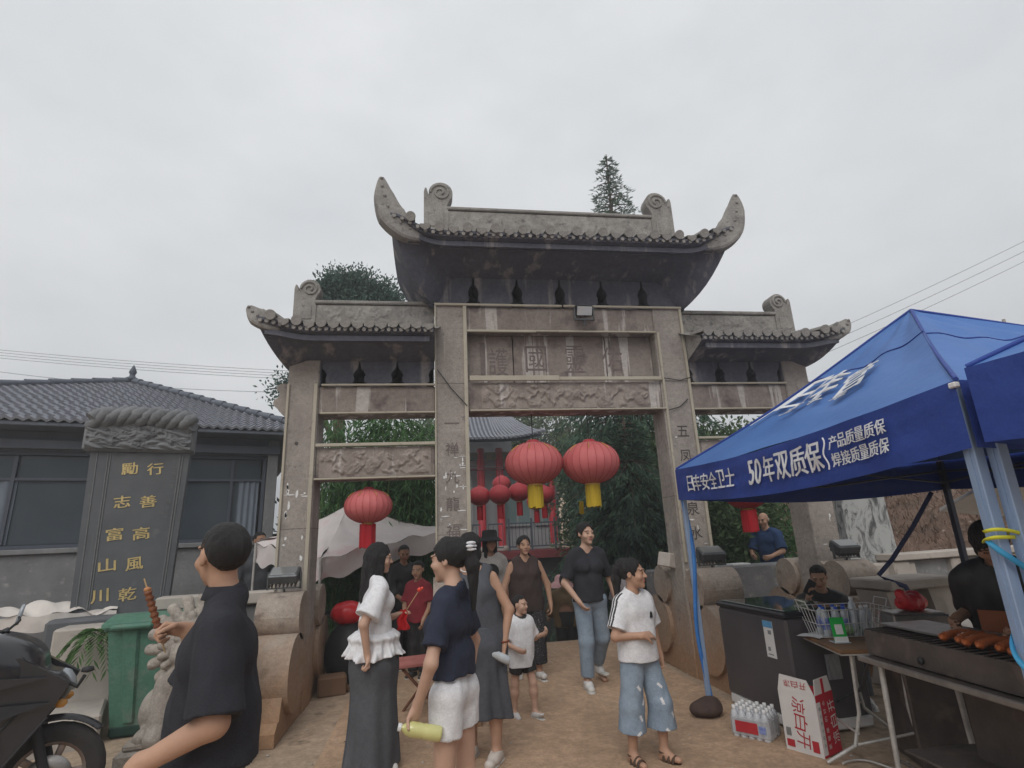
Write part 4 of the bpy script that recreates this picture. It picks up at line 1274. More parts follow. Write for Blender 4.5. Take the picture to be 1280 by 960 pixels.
# ------------------------------------------------------------------ smooth solids: blended shapes on a grid, surfaced by surface nets
class Field:
    def __init__(s, lo, hi, h):
        s.h = h; s.lo = np.array(lo, float)
        s.n = np.ceil((np.array(hi, float) - s.lo) / h).astype(int) + 1
        s.ax = [(s.lo[a] + h * np.arange(s.n[a])).astype(np.float32) for a in range(3)]
        s.F = np.full(s.n, .2, np.float32)

    def win(s, lo, hi):
        sl = []
        for a in range(3):
            i0 = int(max(0, math.floor((lo[a] - s.lo[a]) / s.h))); i1 = int(min(s.n[a], math.ceil((hi[a] - s.lo[a]) / s.h) + 1))
            if i1 <= i0: return None
            sl.append(slice(i0, i1))
        return tuple(sl)

    def xyz(s, sl):
        return s.ax[0][sl[0]][:, None, None], s.ax[1][sl[1]][None, :, None], s.ax[2][sl[2]][None, None, :]

    def put(s, sl, d, k, op='u'):
        f = s.F[sl]
        if op == 'u':
            h = np.maximum(k - np.abs(f - d), 0) / k if k > 0 else 0
            s.F[sl] = np.minimum(f, d) - h * h * k * .25
        else:
            d = -d
            h = np.maximum(k - np.abs(f - d), 0) / k if k > 0 else 0
            s.F[sl] = np.maximum(f, d) + h * h * k * .25

    def cap(s, a, b, ra, rb, k=.02, flat=None, op='u'):
        """tapered capsule; flat = (axis vector, factor) makes it thinner along that axis"""
        a = np.array(a, float); b = np.array(b, float); r = max(ra, rb) + k + s.h * 3
        sl = s.win(np.minimum(a, b) - r, np.maximum(a, b) + r)
        if sl is None: return s
        X, Y, Z = s.xyz(sl); ba = b - a; bb = float(ba @ ba) + 1e-12
        px, py, pz = X - a[0], Y - a[1], Z - a[2]
        t = np.clip((px * ba[0] + py * ba[1] + pz * ba[2]) / bb, 0, 1)
        dx, dy, dz = px - t * ba[0], py - t * ba[1], pz - t * ba[2]
        sq = dx * dx + dy * dy + dz * dz
        if flat is not None:
            nv, fc = flat; nv = np.array(nv, float); nv /= np.linalg.norm(nv)
            q = dx * nv[0] + dy * nv[1] + dz * nv[2]
            sq = sq + (fc * fc - 1) * q * q
        d = np.sqrt(sq) - (ra + t * (rb - ra))
        if flat is not None: d = d / math.sqrt(flat[1])
        s.put(sl, d.astype(np.float32), k, op)
        return s

    def ell(s, c, rad, k=.02, op='u', M=None):
        c = np.array(c, float); rad = np.array(rad, float); r = rad.max() + k + s.h * 3
        sl = s.win(c - r, c + r)
        if sl is None: return s
        X, Y, Z = s.xyz(sl); px, py, pz = X - c[0], Y - c[1], Z - c[2]
        if M is not None:
            px, py, pz = (M[0][0] * px + M[1][0] * py + M[2][0] * pz, M[0][1] * px + M[1][1] * py + M[2][1] * pz, M[0][2] * px + M[1][2] * py + M[2][2] * pz)
        k0 = np.sqrt((px / rad[0]) ** 2 + (py / rad[1]) ** 2 + (pz / rad[2]) ** 2)
        k1 = np.sqrt((px / rad[0] ** 2) ** 2 + (py / rad[1] ** 2) ** 2 + (pz / rad[2] ** 2) ** 2)
        d = k0 * (k0 - 1) / (k1 + 1e-9)
        s.put(sl, d.astype(np.float32), k, op)
        return s

    def cut(s, nrm, c, lo=None, hi=None, k=0.0):
        """keep the side where n.p < c, inside an optional box"""
        sl = s.win(lo, hi) if lo is not None else (slice(None),) * 3
        if sl is None: return s
        X, Y, Z = s.xyz(sl)
        d = (nrm[0] * X + nrm[1] * Y + nrm[2] * Z - c).astype(np.float32)
        s.F[sl] = np.maximum(s.F[sl], np.broadcast_to(d, s.F[sl].shape))
        return s

    def ripple(s, amp, fr, seed, fn=None):
        X, Y, Z = s.xyz((slice(None),) * 3); r = random.Random(seed); w_ = 0
        for j in range(4):
            a = r.uniform(0, 2 * PI); vz = r.uniform(.25, 1.0); f = fr * r.uniform(.6, 1.5)
            w_ = w_ + np.sin(f * (math.cos(a) * X + math.sin(a) * Y) + f * vz * Z * .6 + r.uniform(0, 6)) * (1 / 4)
        s.F += (amp * w_).astype(np.float32)
        return s

    def surf(s):
        F = s.F; sg = F < 0
        c = [sg[i:F.shape[0] - 1 + i, j:F.shape[1] - 1 + j, k:F.shape[2] - 1 + k] for i in (0, 1) for j in (0, 1) for k in (0, 1)]
        al = c[0].copy(); an = c[0].copy()
        for q in c[1:]: al &= q; an |= q
        cell = an & ~al
        I = np.argwhere(cell)
        if len(I) == 0: return np.zeros((0, 3)), np.zeros((0, 4), int)
        idm = np.full(cell.shape, -1, np.int32); idm[cell] = np.arange(len(I))
        off = np.array([(i, j, k) for i in (0, 1) for j in (0, 1) for k in (0, 1)])
        val = np.stack([F[I[:, 0] + o[0], I[:, 1] + o[1], I[:, 2] + o[2]] for o in off], 1)
        acc = np.zeros((len(I), 3)); cnt = np.zeros(len(I))
        for a in range(8):
            for b_ in range(a + 1, 8):
                if np.abs(off[a] - off[b_]).sum() != 1: continue
                fa, fb = val[:, a], val[:, b_]; m = (fa < 0) != (fb < 0)
                t = np.where(m, fa / np.where(m, fa - fb, 1), 0)
                p = off[a] + t[:, None] * (off[b_] - off[a])
                acc += p * m[:, None]; cnt += m
        V = s.lo + (I + acc / cnt[:, None]) * s.h
        Q = []
        for a in range(3):
            b1, b2 = (a + 1) % 3, (a + 2) % 3
            sl0 = [slice(None)] * 3; sl1 = [slice(None)] * 3
            sl0[a] = slice(0, -1); sl1[a] = slice(1, None)
            for x in (b1, b2): sl0[x] = slice(1, -1); sl1[x] = slice(1, -1)
            s0, s1 = sg[tuple(sl0)], sg[tuple(sl1)]
            E = np.argwhere(s0 != s1); fl = s0[s0 != s1]
            if len(E) == 0: continue
            E = E.copy(); E[:, b1] += 1; E[:, b2] += 1
            ids = []
            for (u, v) in ((-1, -1), (0, -1), (0, 0), (-1, 0)):
                q = E.copy(); q[:, b1] += u; q[:, b2] += v; ids.append(idm[q[:, 0], q[:, 1], q[:, 2]])
            q = np.stack(ids, 1); q[~fl] = q[~fl][:, ::-1]
            Q.append(q)
        return V, np.concatenate(Q)

    def sub(s, lo, hi):
        """an empty field on the same grid, cut to a box"""
        sl = s.win(lo, hi)
        g = Field.__new__(Field); g.h = s.h; g.lo = s.lo + np.array([q.start for q in sl]) * s.h
        g.n = np.array([q.stop - q.start for q in sl]); g.ax = [s.ax[a][sl[a]] for a in range(3)]; g.F = np.full(g.n, .2, np.float32)
        return g, sl

    def build(s, name, mats, parent, fn=None, smooth=True, kind=None):
        V, Q = s.surf()
        if len(Q) == 0: return None
        mi = fn(V[Q].mean(1)) if fn else None
        return link(name, np_mesh(name, V, Q, mats, mi, smooth), parent, kind=kind)


# ------------------------------------------------------------------ people
def skin(n, c): return mat(n, c, tuple(v * .88 for v in c), 9, .55, .06, 90, sss=.08, spec=.35)


M_skin = skin('skin_tan', (.46, .275, .19)); M_skin_f = skin('skin_fair', (.52, .33, .245)); M_skin_d = skin('skin_deep', (.36, .20, .13))
M_hair = mat('black_hair', (.008, .0075, .008), (.018, .016, .016), 14, .55, .6, 70, stretch=(6, 6, .6), spec=.5)
M_fade1 = mat('cropped_hair', (.030, .024, .021), (.018, .015, .014), 60, .7, .5, 90); M_fade2 = mat('clipped_hair', (.085, .058, .046), (.05, .036, .03), 70, .7, .4, 90)
M_lip = mat('lips', (.36, .14, .12), None, 20, .5); M_eye = mat('eyes', (.02, .015, .012), None, 20, .25); M_brow = mat('brows', (.05, .035, .03), None, 20, .8)
M_sole = mat('shoe_sole', (.62, .6, .57), None, 10, .8)


def cloth(n, c, c2=None, bump=.3, rough=.9): return mat(n, c, c2, 4, rough, bump, 130, fine=.12)


def nrmv(v): v = np.array(v, float); return v / (np.linalg.norm(v) + 1e-9)


class Person:
    """figure in its own frame: it faces -y, its left hand side is +x, z up from the ground; sizes scale with H"""

    def __init__(s, label, loc, facing, H, h=.009, girth=1.0, female=False, skinm=None, pose=None, look=0.0, nod=0.0, lean=(0, 0), group='people around the gate', sit=None, child=False, shoulders=1.0, bust=0.0):
        s.root = empty('person', loc, math.atan2(facing[0], -facing[1]), label, 'person', group)
        s.H = H; s.k = H / 1.7; s.h = h; s.g = girth; s.f = female; s.m = skinm or M_skin; s.child = child
        k = s.k; J = {}
        pose = pose or {}
        J['pel'] = np.array([0, 0, .53 * H]); t = nrmv((lean[0], lean[1], 1))
        J['waist'] = J['pel'] + t * .095 * H
        J['chest'] = J['pel'] + t * .20 * H
        J['neck'] = J['pel'] + t * .305 * H
        hk = 1.12 if child else 1.0
        J['head'] = J['neck'] + nrmv((lean[0] * .5, lean[1] * .5 - .12, 1)) * (.098 * H * hk)
        sw = (.104 if female else .118) * H * shoulders
        if child: sw = .098 * H
        for sd, sx in (('L', 1), ('R', -1)):
            J['sh' + sd] = J['neck'] + np.array([sx * sw, .0, -.047 * H])
            J['hip' + sd] = J['pel'] + np.array([sx * .052 * H, 0, -.015 * H])
            th, sh = pose.get('leg' + sd, ((sx * .02, 0, -1), (0, .02, -1)))
            J['kn' + sd] = J['hip' + sd] + nrmv(th) * .245 * H
            J['an' + sd] = J['kn' + sd] + nrmv(sh) * .235 * H
            J['toe' + sd] = nrmv(pose.get('toe' + sd, (sx * .15, -1, 0)))
        dz = .045 * H - min(J['anL'][2], J['anR'][2]) if sit is None else sit - J['pel'][2]
        for q in J:
            if not (q.startswith('hd') or q.startswith('toe')): J[q] = J[q] + np.array([0, 0, dz])
        th_ = s.root.rotation_euler.z; ct, st_ = math.cos(th_), math.sin(th_)

        def lw(v): return np.array([ct * v[0] + st_ * v[1], -st_ * v[0] + ct * v[1], v[2]])
        s.lw = lw
        for sd, sx in (('L', 1), ('R', -1)):
            spec = pose.get('arm' + sd, ((sx * .15, .02, -1), (sx * .05, -.15, -1), (0, -.1, -1)))
            ar = pose.get('reach', 1.0); l1, l2 = .172 * H * ar, .148 * H * ar
            if spec[0] == 'ik':                                        # wrist at a place in the world, elbow towards a hint
                T = lw(np.array(spec[1], float) - np.array(loc)); a0 = J['sh' + sd]; v = T - a0; dd = np.linalg.norm(v)
                dd2 = min(dd, (l1 + l2) * .995); v = v / dd
                x = (l1 * l1 - l2 * l2 + dd2 * dd2) / (2 * dd2); y = math.sqrt(max(0, l1 * l1 - x * x))
                hn = lw(np.array(spec[2], float)); hn = nrmv(hn - v * (hn @ v))
                J['el' + sd] = a0 + v * x + hn * y; J['wr' + sd] = a0 + v * dd2; J['hd' + sd] = nrmv(lw(np.array(spec[3], float)))
            else:
                J['el' + sd] = J['sh' + sd] + nrmv(spec[0]) * l1
                J['wr' + sd] = J['el' + sd] + nrmv(spec[1]) * l2
                J['hd' + sd] = nrmv(spec[2])
        s.J = J
        a, n_ = look, nod
        f = np.array([math.sin(a) * math.cos(n_), -math.cos(a) * math.cos(n_), math.sin(n_)]); l = np.array([math.cos(a), math.sin(a), 0]); u = np.cross(f, l)
        s.hf, s.hl, s.hu = f, l, u
        s.hs = k * (1.14 if child else 1.0) * 1.0
        s.pose = pose

    def hp(s, x, y, z):
        """head frame: x to its left, y forwards, z up, in metres of a 1.7 m adult, from the head centre"""
        return s.J['head'] + s.hs * (x * s.hl + y * s.hf + z * s.hu)

    def bounds(s, pad=.2):
        P = np.array([v for q, v in s.J.items() if not (q.startswith('hd') or q.startswith('toe'))])
        lo, hi = P.min(0) - pad, P.max(0) + pad
        lo[2] = min(lo[2], -.03); return lo, hi

    def torso(s, F, add=0.0, kk=.05):
        J, k, g = s.J, s.k, s.g; Y = (0, 1, 0)
        hipw = (.046 if s.f else .040) * s.H
        p = J['pel'] - np.array([0, 0, .01 * s.H])
        F.cap(p - np.array([hipw, 0, 0]), p + np.array([hipw, 0, 0]), .096 * k * g + add, .096 * k * g + add, kk, (Y, 1.05 if s.f else 1.1))
        w = (.07 if s.f else .082) * k * g
        F.cap(J['waist'] - np.array([w * .8, 0, 0]), J['waist'] + np.array([w * .8, 0, 0]), w + .012 + add, w + .012 + add, kk * 1.4)
        c = J['chest']; cw = (.07 if s.f else .09) * k * (g * .5 + .5)
        F.cap(c - np.array([cw, 0, 0]), c + np.array([cw, 0, 0]), .095 * k * (g * .6 + .4) + add, .095 * k * (g * .6 + .4) + add, kk)
        F.cap(J['shL'] * .86 + J['shR'] * .14 + np.array([0, 0, -.004]), J['shR'] * .86 + J['shL'] * .14 + np.array([0, 0, -.004]), .046 * k + add * .8, .046 * k + add * .8, kk)
        for sd in 'LR': F.cap(J['neck'] + np.array([0, .01, .012 * k]), J['neck'] * .3 + J['sh' + sd] * .7 + np.array([0, 0, .012 * k]), .04 * k + add, .042 * k + add, .04)
        if s.f and not s.child:
            for sx in (-1, 1): F.ell(c + np.array([sx * .07 * k, -.075 * k, -.015]), np.array([.062, .055, .062]) * k + add, .03)

    def limb_arm(s, F, sd, add=0.0, upto=2.0, k0=.03, loose=0.0):
        J, k, g = s.J, s.k, s.g * .5 + .5; a, e, w = J['sh' + sd], J['el' + sd], J['wr' + sd]
        f = .9 if s.f else 1.0
        r0, r1, r2 = .050 * k * g * f, .042 * k * g * f, .028 * k * f
        e1 = a + (e - a) * min(1, upto)
        F.cap(a, e1, r0 + add, r0 + (r1 - r0) * min(1, upto) + add + loose, k0)
        if upto > 1: F.cap(e, e + (w - e) * min(1, upto - 1), r1 + add * .8 + loose, r1 + (r2 - r1) * min(1, upto - 1) + add + loose, k0 * .7)

    def limb_leg(s, F, sd, add=0.0, upto=2.0, widen=0.0, k0=.03):
        J, k, g = s.J, s.k, s.g * .6 + .4; a, e, w = J['hip' + sd], J['kn' + sd], J['an' + sd]
        r0, r1, r2 = .083 * k * g, .055 * k * g, .036 * k
        u = min(1, upto); e1 = a + (e - a) * u
        F.cap(a, e1, r0 + add, r0 + (r1 - r0) * u + add + widen * u * .5, k0)
        if upto > 1:
            u = upto - 1; m = e + (w - e) * .3
            if add == 0: F.cap(e, m, r1 * .96, r1, k0); F.cap(m, w, r1, r2, k0); F.ell(m + np.array([0, .018 * k, 0]), np.array([.045, .045, .09]) * k * g, .03)
            else: F.cap(e, e + (w - e) * u, r1 + add + widen * .5, r1 + (r2 - r1) * u + add + widen, k0)

    def foot(s, F, sd, add=0.0, low=0.0):
        J, k = s.J, s.k; an, t = J['an' + sd], J['toe' + sd]
        t = nrmv((t[0], t[1], t[2] * .6)); drop = np.array([0, 0, -.028 * s.H + low])
        heel = an - t * .035 * k + drop; toe = an + t * .15 * k + drop + np.array([0, 0, t[2] * .05])
        F.cap(heel, toe, .033 * k + add, .03 * k + add, .02, ((0, 0, 1), 1.15)); F.cap(an, an + t * .06 * k + drop * .6, .036 * k + add, .036 * k + add, .03)

    def hand(s, F, sd, curl=.55, spread=.0, thumb_in=.5):
        """palm, four unequal fingers bent at the knuckles and a thumb from the side of the palm"""
        J, k = s.J, s.k * (.92 if s.f else 1.0); w = J['wr' + sd]; d = J['hd' + sd]
        sx = 1 if sd == 'L' else -1
        pn = s.pose.get('palm' + sd, (-sx * .8, .1, 0.1)); pn = np.array(pn, float); pn = nrmv(pn - d * (pn @ d))      # the way the palm faces
        ac = np.cross(d, pn) * sx                                                                                     # towards the thumb side
        if 'thumb' + sd in s.pose:
            tv = np.array(s.pose['thumb' + sd], float)
            if tv @ ac < 0: ac = -ac
        L_ = .085 * k
        for q in (-.026, -.009, .009, .026):
            F.cap(w + d * .012 + ac * q * k * .8, w + d * L_ + ac * q * k * 1.08, .0145 * k, .0115 * k, .012, (pn, 1.15))
        F.cap(w - d * .02, w + d * .03, .026 * k, .024 * k, .02, (pn, 1.25))
        for q, ln in ((.028, .9), (.0095, 1.0), (-.0095, .94), (-.027, .74)):
            p0 = w + d * L_ + ac * q * k * 1.08; dn, pp = d.copy(), pn.copy(); seg = np.array([.042, .028, .022]) * ln * k
            for j in range(3):
                c = curl * (1.0 + .15 * (q < 0) + .25 * (j > 0))
                dn, pp = nrmv(dn * math.cos(c) + pp * math.sin(c) + ac * q * spread * 6), nrmv(pp * math.cos(c) - dn * math.sin(c))
                p1 = p0 + dn * seg[j]
                F.cap(p0, p1, (.0095 - .0012 * j) * k, (.0085 - .0012 * j) * k, .004)
                p0 = p1
        b0 = w + d * .022 * k + ac * .026 * k; t1 = nrmv(d * .75 + ac * .75 + pn * (.2 + thumb_in * .5)); b1 = b0 + t1 * .042 * k
        t2 = nrmv(d * .95 + ac * .15 + pn * (.3 + thumb_in)); b2 = b1 + t2 * .033 * k; b3 = b2 + nrmv(t2 + pn * .2) * .022 * k
        F.cap(b0, b1, .015 * k, .011 * k, .012); F.cap(b1, b2, .0105 * k, .0095 * k, .004); F.cap(b2, b3, .009 * k, .0075 * k, .004)
        s.grip = getattr(s, 'grip', {}); s.grip[sd] = w + d * (L_ + .012 * k) + pn * .024 * k; s.gax = getattr(s, 'gax', {}); s.gax[sd] = ac

    def body(s, curl=(.5, .5), brow=True, age=0.0, extra=None):
        lo, hi = s.bounds(); F = Field(lo, hi, s.h); J, k = s.J, s.k
        s.torso(F)
        F.cap(J['neck'] - np.array([0, -.005, .03]), s.hp(0, -.012, -.05), .051 * k * (s.g * .4 + .6) * (.9 if s.f else 1), .048 * k * (.9 if s.f else 1), .03)
        for i, sd in enumerate('LR'):
            s.limb_arm(F, sd); s.limb_leg(F, sd); s.foot(F, sd); s.hand(F, sd, curl[i])
        K = s.hs
        M = np.stack([s.hl, s.hf, s.hu], 1)
        E = lambda c, r, kk=.015, op='u': F.ell(s.hp(*c), np.array(r) * K, kk, op, M)
        fat = .92 + .08 * s.g
        E((0, -.012, .028), (.076, .096, .088)); E((0, .03, -.01), (.066 * fat, .066, .085)); E((0, .045, -.065), (.046 * fat, .05, .045), .03)
        E((0, .082, -.098), (.022, .02, .018), .02)
        for sx in (-1, 1):
            E((sx * .032, .103, .012), (.02, .014, .012), .012, 's')       # eye sockets
            E((sx * .031, .086, .010), (.0145, .0125, .0115), .004)          # eyeballs
            E((sx * .035, .088, .031), (.026, .013, .008), .012)             # brow ridge
            E((sx * .045, .066, -.028), (.026, .026, .024), .02)             # cheeks
            E((sx * .0775, -.008, -.004), (.012, .02, .031), .006); E((sx * .086, .0, -.004), (.006, .01, .018), .004, 's')
        F.cap(s.hp(0, .092, .015), s.hp(0, .116, -.022), .0075 * K, .0125 * K, .012)
        for sx in (-1, 1): E((sx * .012, .102, -.027), (.009, .011, .008), .007)
        E((0, .098, -.051), (.024, .011, .007), .006); E((0, .096, -.062), (.021, .011, .008), .006); F.cap(s.hp(-.022, .109, -.0565), s.hp(.022, .109, -.0565), .0022 * K, .0022 * K, .002, None, 's')
        if extra: extra(F)
        hc, hl, hf, hu = J['head'], s.hl, s.hf, s.hu

        def paint(P):
            q = (P - hc) / K; x, y, z = q @ hl, q @ hf, q @ hu
            mi = np.zeros(len(P), int)
            front = y > .06
            mi[front & (np.abs(x) < .024 - .25 * np.abs(z + .0565)) & (np.abs(z + .0565) < .0125)] = 1
            ex = (np.abs(x) - .031) / .0140; ez = (z - .009) / .0048
            mi[front & (ex * ex + ez * ez < 1)] = 2
            bz = z - (.035 - 12 * (np.abs(x) - .032) ** 2)
            mi[front & (np.abs(bz) < .0034) & (np.abs(np.abs(x) - .034) < .023)] = 3
            return mi
        s.root_body = F.build('body', [s.m, M_lip, M_eye, M_brow], s.root, paint)
        return s

    # -------------------------------------------------------------- clothes
    def top(s, m, name='shirt', add=.016, sleeve=.62, hem=None, neck='crew', loose=.012, rip=.006, boxy=.0, seed=1, sleeve_loose=.012, cut_arm=None, flare=0.0, h=None, carve=False, trim=None):
        lo, hi = s.bounds(.12); J, k = s.J, s.k
        hem = J['pel'][2] - .06 * s.H if hem is None else hem
        lo[2] = hem - .02; F = Field(lo, hi, h or s.h)
        s.torso(F, add + boxy * .4, .06)
        hipw = .05 * s.H
        if hem < J['waist'][2]:
            w0 = J['waist']; b0 = np.array([J['pel'][0], J['pel'][1], hem - .05])
            F.cap(w0 + np.array([-.03 * k, 0, 0]), b0 + np.array([-.05 * k, 0, 0]), .10 * k * s.g + add + boxy, .105 * k * s.g + add + boxy + flare, .06, ((0, 1, 0), 1.08))
            F.cap(w0 + np.array([.03 * k, 0, 0]), b0 + np.array([.05 * k, 0, 0]), .10 * k * s.g + add + boxy, .105 * k * s.g + add + boxy + flare, .06, ((0, 1, 0), 1.08))
        if boxy: F.cap(J['chest'] + np.array([-.05 * k, 0, .02]), J['waist'] + np.array([-.05 * k, 0, 0]), .10 * k + boxy, .10 * k * s.g + boxy, .06); F.cap(J['chest'] + np.array([.05 * k, 0, .02]), J['waist'] + np.array([.05 * k, 0, 0]), .10 * k + boxy, .10 * k * s.g + boxy, .06)
        for sd in 'LR':                                                # the cloth gives way where a bare arm lies against it
            if carve and sleeve <= 1.2:
                a, e, q = J['sh' + sd], J['el' + sd], J['wr' + sd]; st0 = max(sleeve, .45)
                F.cap(a + (e - a) * min(1, st0), e, .050 * k, .048 * k, .02, None, 's'); F.cap(e, q + J['hd' + sd] * .02, .048 * k, .040 * k, .02, None, 's'); F.cap(q, q + J['hd' + sd] * .16 * k, .052 * k, .05 * k, .02, None, 's')
        for sd in 'LR':
            if sleeve > 0:
                # sleeve on its own, its open end cut square across the arm, then blended into the body of the garment
                a, e, q = J['sh' + sd], J['el' + sd], J['wr' + sd]; r = .16
                G, sl = F.sub(np.minimum(np.minimum(a, e), q) - r, np.maximum(np.maximum(a, e), q) + r)
                s.limb_arm(G, sd, add * .9, sleeve, .04, sleeve_loose)
                if sleeve <= 1: d = nrmv(e - a); c = a + (e - a) * sleeve
                else: d = nrmv(q - e); c = e + (q - e) * (sleeve - 1)
                G.cut(d, float(d @ c), c - .13, c + .13)
                F.put(sl, G.F, .035)
            else:
                a = J['sh' + sd]; sx = 1 if sd == 'L' else -1
                F.ell(a + np.array([sx * .028 * k, 0, -.02 * k]), np.array([.052, .10, .088]) * k, .012, 's')
        F.cut((0, 0, -1), -hem)
        nk = J['neck']
        if neck == 'crew': F.ell(nk + np.array([0, -.012, .035]), np.array([.078, .078, .062]) * k, .006, 's')
        elif neck == 'v':
            F.ell(nk + np.array([0, -.01, .04]), np.array([.082, .078, .06]) * k, .006, 's')
            F.cap(nk + np.array([0, -.085 * k, .01]), nk + np.array([0, -.122 * k, -.12 * k]), .062 * k, .018 * k, .005, None, 's')
        elif neck == 'scoop': F.ell(nk + np.array([0, -.04 * k, .02]), np.array([.10, .12, .085]) * k, .006, 's')
        if rip: F.ripple(rip, 30, seed); F.ripple(rip * .6, 62, seed + 5)
        o = F.build(name, m if isinstance(m, list) else [m], s.root, trim)
        if neck == 'collar':
            b = MB(); cu = nk + np.array([0, .0, .028 * k])
            b.lathe([(.066 * k, -.022), (.070 * k, .0), (.066 * k, .026 * k), (.072 * k, .03 * k), (.086 * k, -.012), (.084 * k, -.016), (.070 * k, .014)], cu, 22, sy=.95)
            b.build('collar', m, s.root)
        return o

    def legs(s, m, name='trousers', add=.014, upto=1.95, widen=.0, rip=.006, seed=2, waist=None, belt=0.0, h=None, polka=None, mats=None, fn=None):
        lo, hi = s.bounds(.14); J, k = s.J, s.k; hi[2] = J['waist'][2] + .06; F = Field(lo, hi, h or s.h)
        hipw = (.046 if s.f else .040) * s.H
        p = J['pel'] - np.array([0, 0, .01 * s.H])
        F.cap(p - np.array([hipw, 0, 0]), p + np.array([hipw, 0, 0]), .096 * k * s.g + add, .096 * k * s.g + add, .05, ((0, 1, 0), 1.06))
        w = (.07 if s.f else .082) * k * s.g
        F.cap(J['waist'] - np.array([w * .8, 0, 0]), J['waist'] + np.array([w * .8, 0, 0]), w + .010 + add, w + .01 + add, .08)
        for sd in 'LR':
            a, e, q = J['hip' + sd], J['kn' + sd], J['an' + sd]; r = .2 + widen
            G, sl = F.sub(np.minimum(np.minimum(a, e), q) - r, np.maximum(np.maximum(a, e), q) + r)
            s.limb_leg(G, sd, add, upto, widen, .025)
            if upto <= 1: d = nrmv(e - a); c = a + (e - a) * upto
            else: d = nrmv(q - e); c = e + (q - e) * (upto - 1)
            G.cut(d, float(d @ c), c - .22 - widen, c + .22 + widen)
            F.put(sl, G.F, .02)
        wz = (J['waist'][2] + .0) if waist is None else waist
        F.cut((0, 0, 1), wz)
        if rip: F.ripple(rip, 26, seed); F.ripple(rip * .5, 60, seed + 3)
        return F.build(name, mats or [m], s.root, fn)

    def skirt(s, m, name='skirt', z1=.12, r0=.12, r1=.2, flat=1.2, rip=.01, seed=4, pleats=9, waist=None, split=0.0, h=None):
        J, k = s.J, s.k; wz = J['waist'][2] if waist is None else waist
        c = (J['anL'] + J['anR']) / 2; top = J['waist'].copy(); top[2] = wz
        bot = np.array([c[0] * .8, c[1] * .8, z1])
        R_ = max(r0, r1) + .08
        F = Field(np.minimum(top, bot) - np.array([R_, R_, .03]), np.maximum(top, bot) + np.array([R_, R_, .03]), h or s.h)
        X, Y, Z = F.xyz((slice(None),) * 3)
        t = np.clip((wz - Z) / (wz - z1), 0, 1)
        cx, cy = top[0] + (bot[0] - top[0]) * t, top[1] + (bot[1] - top[1]) * t
        dx, dy = X - cx, (Y - cy) * flat
        an = np.arctan2(dy, dx); hipb = .035 * np.exp(-((t - .22) / .16) ** 2)
        rad = r0 + (r1 - r0) * t ** 1.1 + hipb + rip * t * np.sin(an * pleats + 1.3 + 2.2 * np.sin(t * 3 + seed)) + rip * .5 * t * np.sin(an * (pleats * 2 + 1) + seed)
        d = np.sqrt(dx * dx + dy * dy) - rad
        d = np.maximum(np.maximum(d, Z - wz), z1 - Z + .012 * np.sin(an * 3 + seed))
        if split: d = np.maximum(d, -(np.abs(dx) - .012 * t) - .0 + np.where(t < .45, -1, 0))
        F.F = np.broadcast_to(d, F.F.shape).astype(np.float32).copy() * .8
        return F.build(name, [m], s.root)

    def shoes(s, m, kind='sneaker', m2=None):
        J, k = s.J, s.k
        for sd in 'LR':
            c = J['an' + sd]; t = J['toe' + sd]; r = .22 * k
            F = Field(c - r, c + r, max(.0045, s.h * .75)); s.foot(F, sd, .009 * k, .004)
            bz = float((c + np.array([0, 0, -.028 * s.H]))[2]) - .03 * k
            F.cut((0, 0, 1), c[2] + .015 * k); F.cut((0, 0, -1), -(bz + .0))
            o = F.build('shoe', [m], s.root)
            F = Field(c - r, c + r, max(.0045, s.h * .75)); tt = nrmv((t[0], t[1], 0)); z = bz + .008
            a = np.array([c[0], c[1], z]) - tt * .045 * k; e = np.array([c[0], c[1], z]) + tt * .165 * k
            F.cap(a, e, .042 * k, .040 * k, .01); F.cut((0, 0, 1), bz + .018 * k); F.cut((0, 0, -1), -(bz - .008))
            F.build('sole', [m2 or M_sole], o)

    def sandals(s, m):
        J, k = s.J, s.k
        for sd in 'LR':
            c = J['an' + sd]; t = nrmv((J['toe' + sd][0], J['toe' + sd][1], 0)); l = np.cross(t, (0, 0, 1)); bz = c[2] - .028 * s.H - .034 * k
            b = MB(); n = 16
            P = [(Vector(c + t * (.055 + .115 * math.cos(2 * PI * q / n)) * k + l * .046 * k * math.sin(2 * PI * q / n) * (1 + .15 * math.cos(2 * PI * q / n)))) for q in range(n)]
            b.add([(p.x, p.y, bz - .012) for p in P] + [(p.x, p.y, bz + .012) for p in P], [tuple(range(n))[::-1], tuple(range(n, 2 * n))] + [(q, (q + 1) % n, n + (q + 1) % n, n + q) for q in range(n)])
            o = b.build('sandal', m, s.root)
            for off, hh in ((.02, .085), (.07, .07), (.115, .055)):
                b = MB(); b.tube([c + t * off * k + l * .045 * k * math.cos(R(q)) + np.array([0, 0, bz - c[2] + .01 + hh * k * math.sin(R(q))]) for q in range(0, 181, 20)], .009 * k, 6, flat=1.6); b.build('strap', m, o)
            b = MB(); b.tube([c + t * .042 * k * math.cos(R(q)) + l * .042 * k * math.sin(R(q)) + np.array([0, 0, .0]) for q in range(0, 361, 30)], .009 * k, 6, caps=False); b.build('strap', m, o)

